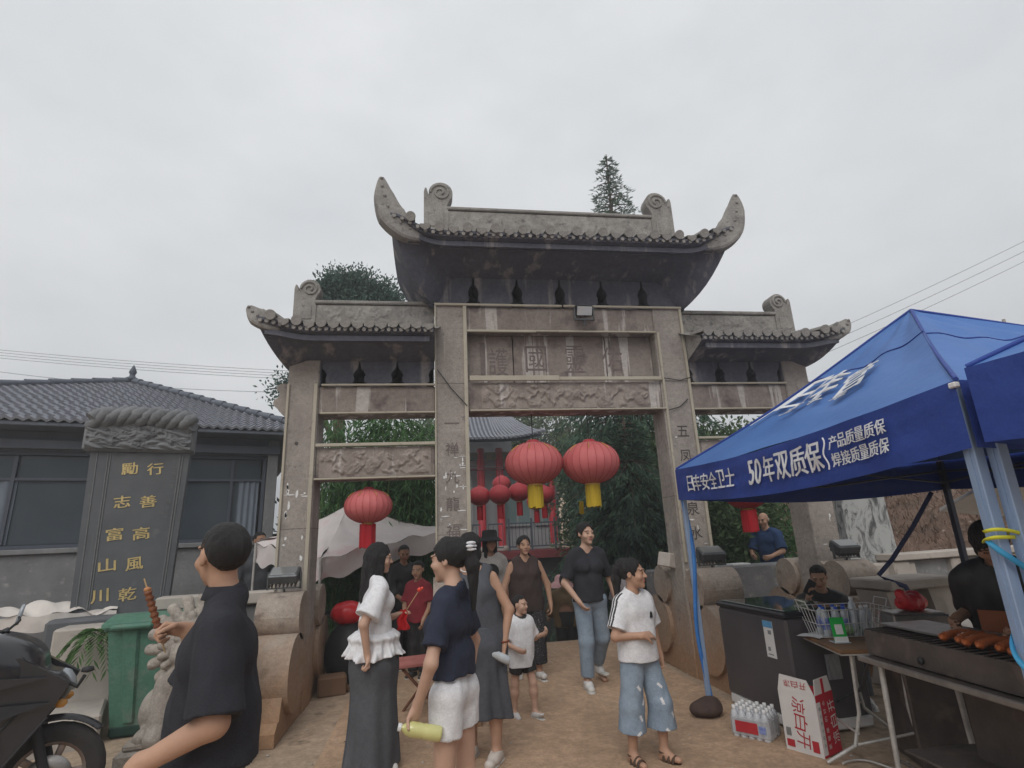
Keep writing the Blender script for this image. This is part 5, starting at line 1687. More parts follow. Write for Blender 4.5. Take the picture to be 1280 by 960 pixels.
    def hair(s, style='short', m=None, extra=None, h=None, line=.05, vol=.006):
        K = s.hs; m = m or M_hair; hh = h or min(s.h * .8, .0055)
        c = s.J['head']; r = .20 * K
        lo, hi = c - r, c + r
        if style in ('long', 'ponytail'): lo = lo - np.array([.04, .04, .42 * K]); lo -= np.abs(s.hf) * .05
        if style == 'bun': hi = hi + np.abs(s.hf) * .06; lo = lo - np.abs(s.hf) * .06
        F = Field(lo, hi, hh); M = np.stack([s.hl, s.hf, s.hu], 1)
        E = lambda cc, rr, kk=.012, op='u': F.ell(s.hp(*cc), np.array(rr) * K, kk, op, M)
        thin = style in ('short', 'bun', 'ponytail')
        if thin:                                                       # cropped or pulled back hair: a thin layer that fades out at the nape and round the ears
            X, Y, Z = F.xyz((slice(None),) * 3); p = s.hp(0, -.012, .028)
            qx = ((X - p[0]) * s.hl[0] + (Y - p[1]) * s.hl[1] + (Z - p[2]) * s.hl[2]) / K; qy = ((X - p[0]) * s.hf[0] + (Y - p[1]) * s.hf[1] + (Z - p[2]) * s.hf[2]) / K; qz = ((X - p[0]) * s.hu[0] + (Y - p[1]) * s.hu[1] + (Z - p[2]) * s.hu[2]) / K
            k0 = np.sqrt((qx / .076) ** 2 + (qy / .096) ** 2 + (qz / .088) ** 2); k1 = np.sqrt((qx / .076 ** 2) ** 2 + (qy / .096 ** 2) ** 2 + (qz / .088 ** 2) ** 2)
            zb = -.092 + .060 * sstep(-.065, .0, qy) + .045 * sstep(.0, .05, qy)
            if style != 'short': zb = -.085 + .045 * sstep(-.065, .02, qy) - .012 * sstep(.03, .055, qy) + .05 * sstep(.06, .08, qy)
            else: zb = -.090 + .092 * sstep(-.052, .002, qy) - .004 * sstep(.01, .03, qy) + .02 * sstep(.035, .06, qy)
            th = (.0035 if style == 'short' else .0045) + (.0065 + vol * .7) * sstep(-.02, .1, qz - zb) + (.003 + .003 * np.sin(qy * 60 + qx * 30) if style != 'short' else 0)
            d = k0 * (k0 - 1) / (k1 + 1e-9) - th
            d = np.maximum(d, (zb - qz) + .003 * np.sin(qx * 260) * np.sin(qy * 230) + .003 * np.sin(qx * 90 + qy * 70))
            hl_ = (.046 + .014 * np.cos(qx * 26) if style == 'short' else .058 - .046 * (np.abs(qx) / .06) ** 2) + .003 * np.sin(qx * 190)
            d = np.maximum(d, np.minimum(qy - (.035 if style == 'short' else .052), hl_ - qz + 0 * qy))
            d = d + .0007 * np.sin(qx * 190 + 9 * np.sin(qy * 40) + 30 * qz) + .0009 * np.sin(qx * 70 + 3 + 60 * qy) * np.sin(qz * 90 + qy * 50) + .0007 * np.sin(qy * 240 + 70 * qz + 8 * np.sin(qx * 60))
            F.F = np.minimum(F.F, (d * K).astype(np.float32))
            if style == 'ponytail':
                q = [s.hp(0, -.10, .045), s.hp(0, -.14, .035), s.hp(0, -.145, -.05)]; e = q[2] + np.array([0, 0, -.24 * K])
                F.cap(q[0], q[1], .030 * K, .032 * K, .02); F.cap(q[1], q[2], .032 * K, .040 * K, .02); F.cap(q[2], e, .040 * K, .012 * K, .02); F.ripple(.003, 120, 5)
            if style == 'bun': E((0, -.108, .01), (.040, .036, .042), .02)

            def fade(P):                                               # clipped sides and nape show the scalp between the hairs
                v = (P - p) / K; y, z, x = v @ s.hf, v @ s.hu, v @ s.hl
                zz = -.090 + .092 * sstep(-.052, .002, y) - .004 * sstep(.01, .03, y) + .02 * sstep(.035, .06, y) + .006 * np.sin(x * 170) * np.sin(y * 150)
                return np.where(z - zz < .014, 2, np.where(z - zz < .034, 1, 0)) * (style == 'short')
            return F.build('hair', [m, M_fade1, M_fade2], s.root, fade)
        E((0, -.014, .032), (.078 + vol, .098 + vol, .092 + vol))
        low = {'short': -.028, 'bob': -.08, 'long': -.1, 'ponytail': -.035, 'bun': -.03}[style]
        E((0, -.035, low + .03), (.074 + vol * .7, .066 + vol, .07 if style in ('short', 'ponytail', 'bun') else .09))
        if style == 'long':
            for (x, y, z0, z1, ra, rb) in ((-.055, -.03, 0, -.36, .045, .035), (.055, -.03, 0, -.36, .045, .035), (0, -.07, 0, -.34, .06, .05), (-.07, .03, .01, -.27, .022, .026), (.07, .03, .01, -.27, .022, .026)):
                q0, q1 = s.hp(x, y, z0), s.hp(x * 1.05, y - .01, z1); q1 = q0 + (q1 - q0); q1[:2] = q0[:2] + (q1[:2] - q0[:2]) * .6
                F.cap(q0, q1, ra * K, rb * K, .02)
        if style == 'bob':
            for sx in (-1, 1): F.cap(s.hp(sx * .07, -.01, .0), s.hp(sx * .066, .0, -.075), .026 * K, .02 * K, .015)
        # clear the face
        E((0, .115, -.035), (.064, .085, .093), .008, 's')
        E((0, .14, .0), (.075, .07, line), .008, 's')
        if style in ('short',):
            for sx in (-1, 1): E((sx * .083, .03, -.052), (.03, .06, .045), .006, 's'); E((sx * .092, .0, -.012), (.014, .024, .034), .004, 's')
            E((0, -.06, -.118), (.12, .10, .045), .035, 's')
        if style in ('ponytail', 'bun'):
            for sx in (-1, 1): E((sx * .088, .01, -.03), (.016, .04, .05), .004, 's')
            E((0, -.06, -.125), (.12, .10, .045), .01, 's')
        if style == 'ponytail':
            q = [s.hp(0, -.105, .05), s.hp(0, -.15, .035), s.hp(0, -.155, -.06)]; e = q[2] + np.array([0, 0, -.24 * K])
            F.cap(q[0], q[1], .032 * K, .036 * K, .02); F.cap(q[1], q[2], .036 * K, .042 * K, .02); F.cap(q[2], e, .042 * K, .014 * K, .02)
        if style == 'bun': E((0, -.115, .03), (.045, .04, .045), .02)
        if extra: extra(F, E)
        X, Y, Z = F.xyz((slice(None),) * 3); cx, cy, cz = [q for q in s.hp(0, -.03, 0)]
        az = np.arctan2(Y - cy, X - cx); el = (Z - cz) / K                                   # strands fanning out from the crown
        F.F += (.0026 * K * np.sin(az * 46 + 5 * np.sin(az * 7) + el * 9) + .0018 * K * np.sin(az * 83 + 40 * el)).astype(np.float32)
        F.ripple(.003, 140, 9); F.ripple(.002, 330, 3)
        return F.build('hair', [m], s.root)

    def loc_world(s, p): return s.root.matrix_world @ Vector(p) if False else Matrix.LocRotScale(s.root.location, s.root.rotation_euler.to_quaternion(), None) @ Vector(tuple(p))


# ------------------------------------------------------------------ the people
C_black = cloth('black_shirt_cloth', (.030, .031, .039), (.022, .0225, .029)); C_navy = cloth('navy_cloth', (.032, .038, .065), (.022, .027, .047))
C_white = cloth('white_cloth', (.74, .74, .76), (.66, .66, .69)); C_grey = cloth('grey_cloth', (.085, .09, .105), (.062, .066, .078))
C_dgrey = cloth('dark_grey_cloth', (.095, .10, .112), (.072, .076, .086)); C_denim = cloth('pale_denim', (.29, .36, .44), (.21, .27, .35), .35)
C_brown = cloth('brown_blouse_cloth', (.062, .042, .040), (.042, .028, .028)); C_olive = cloth('olive_brown_cloth', (.17, .12, .062), (.12, .085, .045)); C_offw = cloth('off_white_cloth', (.46, .44, .42), (.38, .36, .345))
C_darkred = cloth('dark_red_cloth', (.30, .035, .05), (.2, .025, .035)); C_ngrey = cloth('patterned_grey_cloth', (.26, .24, .25), (.09, .08, .09)); C_blue = cloth('blue_cloth', (.03, .065, .16), (.02, .045, .11))
S_white = mat('white_shoe', (.66, .65, .64), (.55, .54, .53), 12, .6); S_tan = mat('tan_sneaker', (.48, .40, .35), (.6, .56, .52), 18, .7); S_brown = mat('brown_sandal', (.09, .055, .035), (.06, .035, .022), 10, .6)
M_redbag = mat('red_plastic', (.55, .02, .025), (.42, .014, .02), 6, .3); M_bracelet = mat('red_brown_beads', (.22, .05, .03), None, 20, .5)

# --- man in black in front
p = Person('man in black shirt seen from behind, holding up a brown grilled skewer', (-2.375, -3.94, 0), (-.95, -.28), 1.645, h=.0062, girth=1.12, skinm=M_skin, look=-1.1, nod=.04,
           pose={'armL': ('ik', (-2.495, -4.21, .96), (.8, -.1, -.4), (-.5, .0, -.85)), 'armR': ('ik', (-2.52, -3.84, 1.285), (.3, .5, -.9), (-.86, -.15, .15)),
                 'palmL': (-.2, .9, -.3), 'palmR': (.55, .35, -.75), 'thumbR': (0, 0, 1), 'thumbL': (0, -1, 0), 'reach': .93, 'legL': ((.06, -.08, -1), (0, .05, -1)), 'legR': ((-.08, .06, -1), (0, .04, -1))})
p.body((.5, 1.05)); p.hair('short', vol=.003)
p.top(C_black, 'shirt', .018, .92, .90, 'collar', rip=.010, boxy=.006, sleeve_loose=.028, seed=3, flare=.02, carve=True)
p.legs(C_dgrey, 'trousers', .016, 1.97, .02); p.shoes(mat('black_shoe', (.03, .03, .03), None, 10, .5), m2=M_black)
MAN = p
gp = p.loc_world(p.grip['R'])
# --- skewer in his hand: stick with coiled brown sausage, its own thing
sk = empty('grilled_skewer', tuple(gp), 0, 'brown grilled sausage skewer held up by the man in black', 'skewer')
b = MB(); ax = Vector((-.05, -.02, .15)).normalized(); b.cyl(ax * -.07, ax * .21, .0028, n=6); b.build('stick', mat('bamboo_stick', (.5, .36, .2), None, 20, .8), sk)
b = MB(); b.tube([ax * t for t in np.linspace(.025, .165, 21)], [.0125 + .0035 * math.sin(q * 2.1) for q in range(20)] + [.008], 10); b.build('sausage', mat('grilled_meat', (.22, .075, .03), (.14, .045, .02), 40, .35, .3, 90, coat=.3), sk)
b = MB(); b.lathe([(0, .012), (.011, .008), (.013, 0), (.008, -.006)], ax * .166, 10); b.build('tip', mat('grilled_tip', (.5, .22, .09), None, 30, .4), sk)

# --- woman in white blouse
p = Person('long haired woman in a white ruffled blouse and wide grey trousers, holding a red skewer', (-2.06, -1.60, 0), (.94, .30), 1.545, h=.0075, girth=1.0, female=True, skinm=M_skin_f, look=-.18, nod=-.16,
           pose={'armR': ('ik', (-2.09, -1.80, .79), (-.6, -.7, -.3), (.12, 0, -1)), 'armL': ('ik', (-1.93, -1.44, 1.0), (.1, .2, -1), (.75, -.1, .35)), 'palmR': (0, .9, .1), 'palmL': (0, -.3, -.9), 'thumbL': (0, 0, 1)})
p.body((.35, 1.0)); p.hair('long')
p.top(C_white, 'blouse', .018, .80, .905, 'scoop', rip=.004, boxy=.0, sleeve_loose=.042, seed=8)
p.skirt(C_white, 'blouse_peplum', .755, .150, .224, 1.05, .022, 3, 11, waist=.93)
p.skirt(C_dgrey, 'wide_trousers', .045, .15, .205, 1.08, .014, 6, 4, waist=.90, split=1)
p.shoes(S_white)
b = MB()
for sx in (-1, 1): b.tube([p.hp(sx * .033 + .023 * math.cos(R(q)), .122, .008 + .019 * math.sin(R(q))) for q in range(0, 361, 30)], .0016, 5, caps=False)
for sx in (-1, 1): b.tube([p.hp(sx * .056, .12, .012), p.hp(sx * .08, .03, .012), p.hp(sx * .082, -.01, .0)], .0016, 5)
b.tube([p.hp(-.011, .124, .012), p.hp(.011, .124, .012)], .0016, 5); b.build('glasses', M_grey_metal, p.root)
gp = p.loc_world(p.grip['L'])
sk = empty('red_skewer', tuple(gp), 0, 'thin wooden skewer with a red tip, held by the woman in white blouse', 'skewer')
b = MB(); b.cyl((-.03, 0, -.04), (.115, -.03, .17), .0035, n=6); b.build('stick', bpy.data.materials['bamboo_stick'], sk)
b = MB(); b.lathe([(0, .022), (.013, .012), (.02, 0), (.012, -.014), (0, -.018)], (.118, -.03, .175), 8); b.lathe([(0, .012), (.012, .004), (.013, -.006), (0, -.014)], (.14, -.034, .188), 8); b.build('red_piece', mat('candied_red', (.75, .06, .03), (.6, .04, .02), 20, .2, coat=.6), sk)
b = MB(); b.grid(lambda u, v: (-.01 + .05 * (u - .5) * (1 + v) + .01 * math.sin(v * 9), -.03 + .018 * math.sin(u * 9 + v * 5), .035 - .15 * v), 8, 10); b.build('wrapping', M_redbag, sk)

# --- girl in navy shirt with ponytail
p = Person('girl with a long ponytail in a navy T-shirt and white shorts, seen from behind', (-1.515, -3.10, 0), (-.88, .47), 1.555, h=.0068, girth=.84, female=True, skinm=M_skin_f, look=.0, nod=-.1, shoulders=.80,
           pose={'armL': ('ik', (-1.70, -3.24, .80), (.1, -.9, -.1), (-.28, 0, -.95)), 'armR': ('ik', (-1.43, -2.86, .80), (.5, .7, 0), (0, .2, -1)), 'palmL': (.35, .6, -.3), 'reach': .98, 'legL': ((.05, -.04, -1), (0, .03, -1)), 'legR': ((-.05, .03, -1), (0, .03, -1))})
p.body((.95, .4)); p.hair('ponytail')
p.top(C_navy, 'tshirt', .014, .72, .905, 'crew', rip=.008, boxy=.0, sleeve_loose=.014, seed=12, carve=True)
p.legs(C_white, 'shorts', .016, .43, .05, rip=.009, seed=6); p.shoes(S_white)
b = MB()
for k in range(6):
    a = k * PI / 3; b.lathe([(0, .012), (.02, .008), (.024, 0), (.012, -.006)], Vector(p.hp(.03 * math.cos(a) * .7 + .012, -.135 - .02, .055 + .03 * math.sin(a) * .7)), 8)
b.build('hair_clip', C_white, p.root)
gp = p.loc_world(p.grip['L'])


def bottle(label, c, axis, col, capc, r=.031, L_=.19, full=1.0, group=None, lab_c=None):
    a = Vector(axis).normalized(); q = Vector((0, 0, 1)).rotation_difference(a)
    t = empty('bottle', tuple(c), 0, label, 'bottle', group); t.rotation_euler = q.to_euler()
    b = MB(); b.lathe([(0, -L_ * .5), (r * .9, -L_ * .5), (r, -L_ * .46), (r, -L_ * .1), (r * .93, -L_ * .05), (r, 0), (r, L_ * .22), (r * .8, L_ * .34), (r * .42, L_ * .42), (r * .42, L_ * .47)], (0, 0, 0), 16); b.build('bottle_body', col, t)
    b = MB(); b.lathe([(0, L_ * .535), (r * .5, L_ * .53), (r * .52, L_ * .46), (r * .5, L_ * .45)], (0, 0, 0), 14); b.build('cap', capc, t)
    if lab_c: b = MB(); b.lathe([(r * 1.02, -L_ * .28), (r * 1.03, -L_ * .26), (r * 1.03, L_ * .12), (r * 1.02, L_ * .14)], (0, 0, 0), 16); b.build('bottle_label', lab_c, t)
    return t


M_juice = mat('pale_yellow_drink', (.62, .60, .26), (.52, .5, .2), 5, .15, spec=.5, coat=.5); M_clear = mat('clear_plastic_water', (.50, .54, .57), (.40, .44, .47), 6, .12, coat=.6); M_capw = mat('white_cap', (.75, .75, .75), None, 9, .4); M_capg = mat('green_cap', (.05, .42, .12), None, 9, .4)
bottle('bottle of pale yellow drink in the hand of the ponytail girl', tuple(gp + Vector((.03, -.01, -.005))), (-.88, -.05, .22), M_juice, M_capw, .034, .20)

# --- woman in grey dress
p = Person('short haired woman in a sleeveless grey dress with a white necklace, holding a water bottle', (-1.26, -1.63, 0), (-.30, -.95), 1.60, h=.0075, girth=1.15, lean=(-.13, 0), female=True, skinm=M_skin, look=-.75, nod=-.05,
           pose={'armL': ('ik', (-1.09, -1.74, .80), (.9, .1, 0), (-.25, -.1, -1)), 'armR': ((-.2, -.1, -1), (.1, -.5, -1), (0, -.2, -1)), 'palmL': (-.6, -.6, 0), 'legL': ((.06, -.12, -1), (0, .06, -1)), 'legR': ((-.04, .06, -1), (0, .12, -1)), 'toeL': (-.2, -1, 0)})
p.body((.8, .5)); p.hair('bob', line=.05)
p.top(C_grey, 'dress_top', .022, 0, .80, 'scoop', rip=.006, boxy=.006, seed=5)
p.skirt(C_grey, 'dress_skirt', .30, .175, .225, 1.1, .018, 5, 6, waist=.92)
p.shoes(S_tan)
b = MB(); b.tube([Vector(p.J['neck']) + Vector((.075 * math.cos(R(q)), -.02 + .075 * math.sin(R(q)), .02 - .028 * (1 - math.sin(R(q))) * .8)) for q in range(0, 361, 20)], .0045, 5, caps=False); b.build('necklace', C_white, p.root)
b = MB(); w_ = Vector(p.J['wrL']); b.tube([w_ + Vector((.033 * math.cos(R(q)), .033 * math.sin(R(q)), .012)) for q in range(0, 361, 30)], .006, 6, caps=False); b.build('bracelet', M_bracelet, p.root)
gp = p.loc_world(p.grip['L'])
bottle('clear water bottle with green cap held by the woman in grey dress', tuple(gp + Vector((-.02, -.02, 0))), (-.85, -.15, .45), M_clear, M_capg, .032, .19)
for sx in (0, 1):
    pass

# --- little boy
p = Person('little boy in a white T-shirt and black shorts walking with white shoes', (-.82, -.76, 0), (.42, -.9), 1.0, h=.0062, child=True, skinm=M_skin_f, look=.45, nod=-.05,
           pose={'armR': ((-.45, .0, -1), (.45, -.95, -.35), (.6, -.6, -.3)), 'armL': ((.5, .1, -1), (.1, -.85, .3), (.0, -.6, .6)), 'legR': ((-.04, .12, -1), (0, .12, -1)), 'legL': ((.08, -.28, -1), (0, -.05, -1)), 'toeL': (.1, -1, .35)})
p.body((.5, .8)); p.hair('short', vol=.006, line=.055)


def ring_trim(m_i): return m_i


kneck = p.J['neck'].copy()
p.top([C_white, M_black], 'tshirt', .016, .8, .425, 'crew', flare=.014, rip=.004, boxy=.008, sleeve_loose=.014, seed=4, trim=lambda P: ((np.hypot(np.hypot(P[:, 0] - kneck[0], P[:, 1] - kneck[1] + .012), (P[:, 2] - kneck[2] - .025) * 1.1) < .062) & (P[:, 2] > kneck[2] - .07)).astype(int))
p.legs(M_black, 'shorts', .018, .62, .02, seed=3); p.shoes(S_white)

# --- woman in brown
poly_dots = mat('dotted_black_cloth', (.028, .026, .03), (.022, .02, .024), 4, .9, spots=(.38, .36, .34), spot_scale=85, spot_pos=(.62, .66))
p = Person('woman in a sleeveless brown top and dark dotted trousers walking towards the camera', (-.53, .62, 0), (.10, -1), 1.56, h=.0085, girth=1.28, female=True, skinm=M_skin, look=0, nod=-.03,
           pose={'armR': ((-.42, -.02, -1), (-.12, -.28, -1), (.0, -.2, -1)), 'armL': ((.48, .05, -1), (.06, -.2, -1), (-.05, -.2, -1)), 'legR': ((-.03, .18, -1), (0, .25, -1)), 'legL': ((.05, -.22, -1), (0, .05, -1)), 'toeL': (.1, -1, .2)})
p.body((.5, .5)); p.hair('bun')
p.top(C_brown, 'sleeveless_top', .022, 0, .72, 'v', rip=.007, boxy=.006, seed=7)
p.legs(poly_dots, 'trousers', .024, 1.72, .035); p.shoes(S_white)

# --- person with hat
p = Person('person in a dark bucket hat and off white printed T-shirt behind the woman in brown', (-.88, 1.25, -.0), (.0, -1), 1.60, h=.0095, female=True, skinm=M_skin_d, look=.25, nod=-.08, pose={'armR': ((-.2, .1, -1), (-.05, -.2, -1), (0, -.2, -1)), 'legL': ((.05, -.2, -1), (0, .08, -1))})
p.body(); p.hair('long'); p.top(C_offw, 'tshirt', .02, .9, .78, 'crew', boxy=.0065, sleeve_loose=.03, seed=2); p.legs(M_black, 'trousers', .02, 1.9, .02); p.shoes(S_white)
b = MB(); b.lathe([(.165, -.012), (.168, -.02), (.118, .028), (.105, .035), (.098, .105), (.085, .122), (0, .128)], Vector(p.hp(0, -.01, .04)), 26); b.lathe([(.165, -.024), (.112, .02)], Vector(p.hp(0, -.01, .04)), 26)
b.build('bucket_hat', cloth('dark_hat_cloth', (.04, .04, .045), (.028, .028, .032)), p.root)
fr = p.J['chest'] + np.array([0, -.16, -.03])
b = MB(); b.grid(lambda u, v: (.095 * math.cos(u * 2 * PI) * v, fr[1] - .0 + .10 * (.095 * v * math.cos(u * 2 * PI)) ** 2 * 6, fr[2] + .095 * math.sin(u * 2 * PI) * v), 20, 4); b.build('shirt_print', M_black, p.root)

# --- woman in black V neck
p = Person('woman in a black V-neck T-shirt and pale jeans striding towards the camera', (.07, -.02, 0), (.12, -1), 1.665, h=.0075, girth=1.05, female=True, skinm=M_skin_f, look=.22, nod=-.02,
           pose={'armR': ((-.38, .0, -1), (.42, -.62, -.8), (.5, -.3, -.8)), 'armL': ((.42, .22, -1), (.22, -.1, -1), (.1, -.1, -1)), 'legR': ((-.0, -.10, -1), (-.02, .10, -1)), 'legL': ((.14, .20, -1), (.05, .62, -.85)), 'toeL': (.1, -.8, -.6)})
p.body((.6, .4)); p.hair('bun', line=.045, vol=.008)
p.top(C_black, 'tshirt', .017, .82, .86, 'v', rip=.009, boxy=.0, sleeve_loose=.016, seed=9)
p.legs(C_denim, 'jeans', .018, 1.86, .014, seed=4); p.shoes(S_white)

# --- girl in white T-shirt and denim
p = Person('girl in a white T-shirt with black shoulder stripes and patched wide jeans, walking', (-.13, -1.98, 0), (.42, -.9), 1.325, h=.0065, child=True, skinm=M_skin, look=.55, nod=-.02,
           pose={'armR': ((-.42, -.05, -1), (.86, -.72, .02), (.95, -.1, .0)), 'armL': ((.38, .15, -1), (.14, -.1, -1), (0, -.1, -1)), 'palmR': (0, .5, -.6), 'legR': ((-.06, .08, -1), (0, .10, -1)), 'legL': ((.10, -.22, -1), (.02, .05, -1)), 'toeL': (.1, -1, .1)})
p.body((.9, .4)); p.hair('ponytail', line=.05, vol=.005)
sL, eL, sR, eR = p.J['shL'], p.J['elL'], p.J['shR'], p.J['elR']


def stripes(P):
    mi = np.zeros(len(P), int)
    for a, e in ((sL, eL), (sR, eR)):
        ax_ = nrmv(np.array([e[0] - a[0], e[1] - a[1], e[2] - a[2]])); up_ = nrmv(np.array([np.sign(a[0]) * .8, 0, .6])); up_ = nrmv(up_ - ax_ * (up_ @ ax_)); sd_ = np.cross(ax_, up_)
        q = P - a; u = q @ sd_; v = q @ up_; t = q @ ax_
        mi[(v > .015) & (np.abs(np.abs(u) - .013) < .0075) & (t > -.08)] = 1
    return mi


p.top([C_white, M_black], 'tshirt', .018, .78, .665, 'crew', flare=.016, rip=.005, boxy=.008, sleeve_loose=.022, seed=10, trim=stripes, h=.005)
r_ = random.Random(4); pts_ = []
for k in range(8):
    sd = 'LR'[k % 2]; t = .3 + .15 * (k // 2); a, e = (p.J['hip' + sd], p.J['kn' + sd]) if t < .5 else (p.J['kn' + sd], p.J['an' + sd]); q = a + (e - a) * ((t * 2) % 1)
    pts_.append((q[0] + r_.uniform(-.05, .05), q[1], q[2], r_.uniform(-1, 1)))


def patches(P):
    mi = np.zeros(len(P), int)
    for (x, y, z, an) in pts_:
        u, v = (P[:, 0] - x), (P[:, 2] - z); u, v = u * math.cos(an) - v * math.sin(an), u * math.sin(an) + v * math.cos(an)
        mi[(P[:, 1] < y - .03) & (np.abs(u) < .009) & (np.abs(v) < .021)] = 1
    return mi


p.legs(C_denim, 'wide_jeans', .016, 1.50, .05, rip=.007, seed=8, h=.005, mats=[C_denim, C_white], fn=patches); p.sandals(S_brown)
fr = p.J['chest']
b = MB(); b.prism([(-.012, -.02), (.014, -.02), (.01, .012), (.002, .022), (-.006, .008)], (fr[0] + .055, fr[1] - .118, fr[2] - .005), (1, 0, 0), (0, 0, 1), (0, .03, 0)); b.build('shirt_badge', M_black, p.root)

# --- others further off
p = Person('person in an olive brown jacket seen from behind, standing beyond the crest of the path', (.55, 3.3, float(gz(.55, 3.3)) - .42), (.1, 1), 1.50, h=.010, girth=1.2, skinm=M_skin_d, look=0, pose={'armL': ((.3, -.2, -1), (-.2, -.7, -.3), (0, -1, 0)), 'armR': ((-.45, -.2, -1), (.2, -.8, -.2), (0, -1, 0))})
p.body(); p.hair('short'); p.top(C_olive, 'jacket', .03, 1.7, .72, 'crew', boxy=.01, seed=11); p.legs(M_black, 'trousers', .03, 1.95, .02); p.shoes(mat('dark_shoe', (.03, .03, .03), None, 9, .6))
C_pink = cloth('pink_hat_cloth', (.55, .26, .29), (.7, .45, .45))
p = Person('person in a pink sun hat bending low in front of the olive jacket', (.62, 3.75, float(gz(.62, 3.75)) - .36), (-.2, 1), 1.48, h=.010, female=True, skinm=M_skin_d, pose={'armL': ((.3, -.6, -1), (-.2, -.7, -.6), (0, -1, 0)), 'armR': ((-.3, -.6, -1), (.2, -.7, -.6), (0, -1, 0))})
p.body(); p.hair('short'); p.top(C_offw, 'shirt', .02, 1.6, .72, 'crew', seed=1); p.legs(C_dgrey, 'trousers'); p.shoes(S_white)
b = MB(); b.lathe([(.24, -.055), (.22, -.02), (.15, .03), (.125, .05), (.11, .12), (.07, .15), (0, .155)], Vector(p.hp(0, 0, .04)), 24); b.build('sun_hat', C_pink, p.root)
p = Person('person in a patterned grey shirt half hidden behind the girl in jeans', (.62, .35, 0), (-.1, -1), 1.22, h=.0095, child=True, skinm=M_skin, look=.6, pose={'armL': ((.3, .1, -1), (.1, -.3, -1), (0, -.2, -1))})
p.body(); p.hair('ponytail'); p.top(C_ngrey, 'shirt', .018, .85, .60, 'crew', boxy=.006, sleeve_loose=.03); p.legs(C_dgrey, 'trousers', .016, 1.9, .02); p.shoes(S_white)
p = Person('child in a dark red T-shirt standing in the shade under the white canopy', (-1.80, 1.1, 0), (-.5, -.85), 1.28, h=.0095, child=True, skinm=M_skin, look=.2, nod=-.2, pose={'armR': ((-.2, -.2, -1), (.3, -.6, -.6), (.2, -.6, -.6)), 'armL': ((.25, -.1, -1), (-.2, -.5, -.8), (0, -.4, -.8))})
p.body(); p.hair('short'); p.top(C_darkred, 'tshirt', .018, .8, .62, 'crew', boxy=.006, sleeve_loose=.02); p.legs(M_black, 'trousers', .018, 1.95, .02); p.shoes(mat('shade_shoe', (.05, .05, .05), None, 9, .6))
p = Person('dark dressed person standing at the back under the white canopy', (-2.02, 1.7, 0), (.5, -.85), 1.5, h=.010, skinm=M_skin_d, look=-.3, nod=-.3, pose={'armR': ((-.2, -.3, -1), (.3, -.8, -.4), (.2, -.8, -.4))})
p.body(); p.hair('short'); p.top(M_black, 'shirt', .02, 1.6, .72, 'crew', boxy=.006); p.legs(M_black, 'trousers', .02, 1.95, .02); p.shoes(bpy.data.materials['shade_shoe'])
p = Person('dark haired person glancing past the head of the man in black, beside the white canopy', (-4.27, 3.0, -.04), (.5, -.85), 1.82, h=.0095, skinm=M_skin_d, look=.3, pose={})
p.body(); p.hair('short'); p.top(C_dgrey, 'shirt', .018, .9, .80, 'crew', boxy=.006); p.legs(M_black, 'trousers', .02, 1.95, .02); p.shoes(bpy.data.materials['shade_shoe'])
p = Person('bald old man in a dark blue shirt leaning on the ledge beyond the right bay', (4.05, 2.75, .08), (-.85, -.5), 1.68, h=.0095, girth=1.1, skinm=M_skin, look=0, nod=-.25, lean=(0, -.12), pose={'armR': ((-.2, -.35, -1), (.45, -.85, -.25), (.5, -.8, -.1)), 'armL': ((.25, -.3, -1), (-.4, -.85, -.3), (-.4, -.8, -.1))})
p.body((.7, .7)); p.top(C_blue, 'shirt', .02, .9, .80, 'crew', boxy=.006, sleeve_loose=.03); p.legs(C_dgrey, 'trousers', .02, 1.95, .02); p.shoes(bpy.data.materials['shade_shoe'])
F = Field(p.J['head'] - .16, p.J['head'] + .16, .008); F.ell(p.hp(0, -.045, .0), np.array([.079, .07, .06]) * p.hs, .01); F.cut((0, 0, 1), p.hp(0, 0, .03)[2]); F.build('hair', [mat('grey_hair', (.45, .44, .43), None, 20, .8)], p.root)
p = Person('boy sitting behind the freezer looking down at a mobile phone', (2.18, -.92, 0), (-.45, -.9), 1.50, h=.0075, skinm=M_skin, look=-.25, nod=-.42, lean=(0, -.08), sit=.45, pose={'armR': ('ik', (1.90, -1.12, .88), (-.3, .1, -.9), (-.1, -.25, .6)), 'armL': ((.25, -.3, -1), (-.5, -.8, -.1), (-.5, -.7, 0)), 'palmR': (.6, -.2, .1), 'legL': ((.2, -1, -.05), (0, .05, -1)), 'legR': ((-.2, -1, -.05), (0, .05, -1))})
p.body((.9, .5)); p.hair('short', vol=.01, line=.045); p.top(M_black, 'tshirt', .018, .85, .42, 'crew', boxy=.006, sleeve_loose=.024); p.legs(C_dgrey, 'trousers', .018, 1.9, .015); p.shoes(S_white)
gp = p.loc_world(p.grip['R'])
ph = empty('mobile_phone', tuple(gp), R(-30), 'black mobile phone in the hand of the sitting boy', 'phone')
b = MB(); rm = Matrix.Rotation(R(35), 3, 'Y') @ Matrix.Rotation(R(-25), 3, 'X'); b.box((0, 0, .03), (.072, .009, .15), rot=rm, bev=.004); b.build('case', M_black, ph)
b = MB(); b.box(rm @ Vector((0, .0052, 0)) + Vector((0, 0, .03)), (.066, .001, .14), rot=rm); b.build('screen', mat('phone_screen', (.1, .11, .13), None, 3, .1), ph)
stl = empty('stool', (2.18, -.88, 0), 0, 'low dark plastic stool under the boy with the phone', 'stool')
b = MB(); b.box((0, 0, .33), (.32, .32, .04), bev=.01); b.build('seat', M_black, stl)
for sx in (-1, 1):
    for sy in (-1, 1): b = MB(); b.cyl((sx * .15, sy * .15, 0), (sx * .12, sy * .12, .32), .018, .022); b.build('leg', M_black, stl)


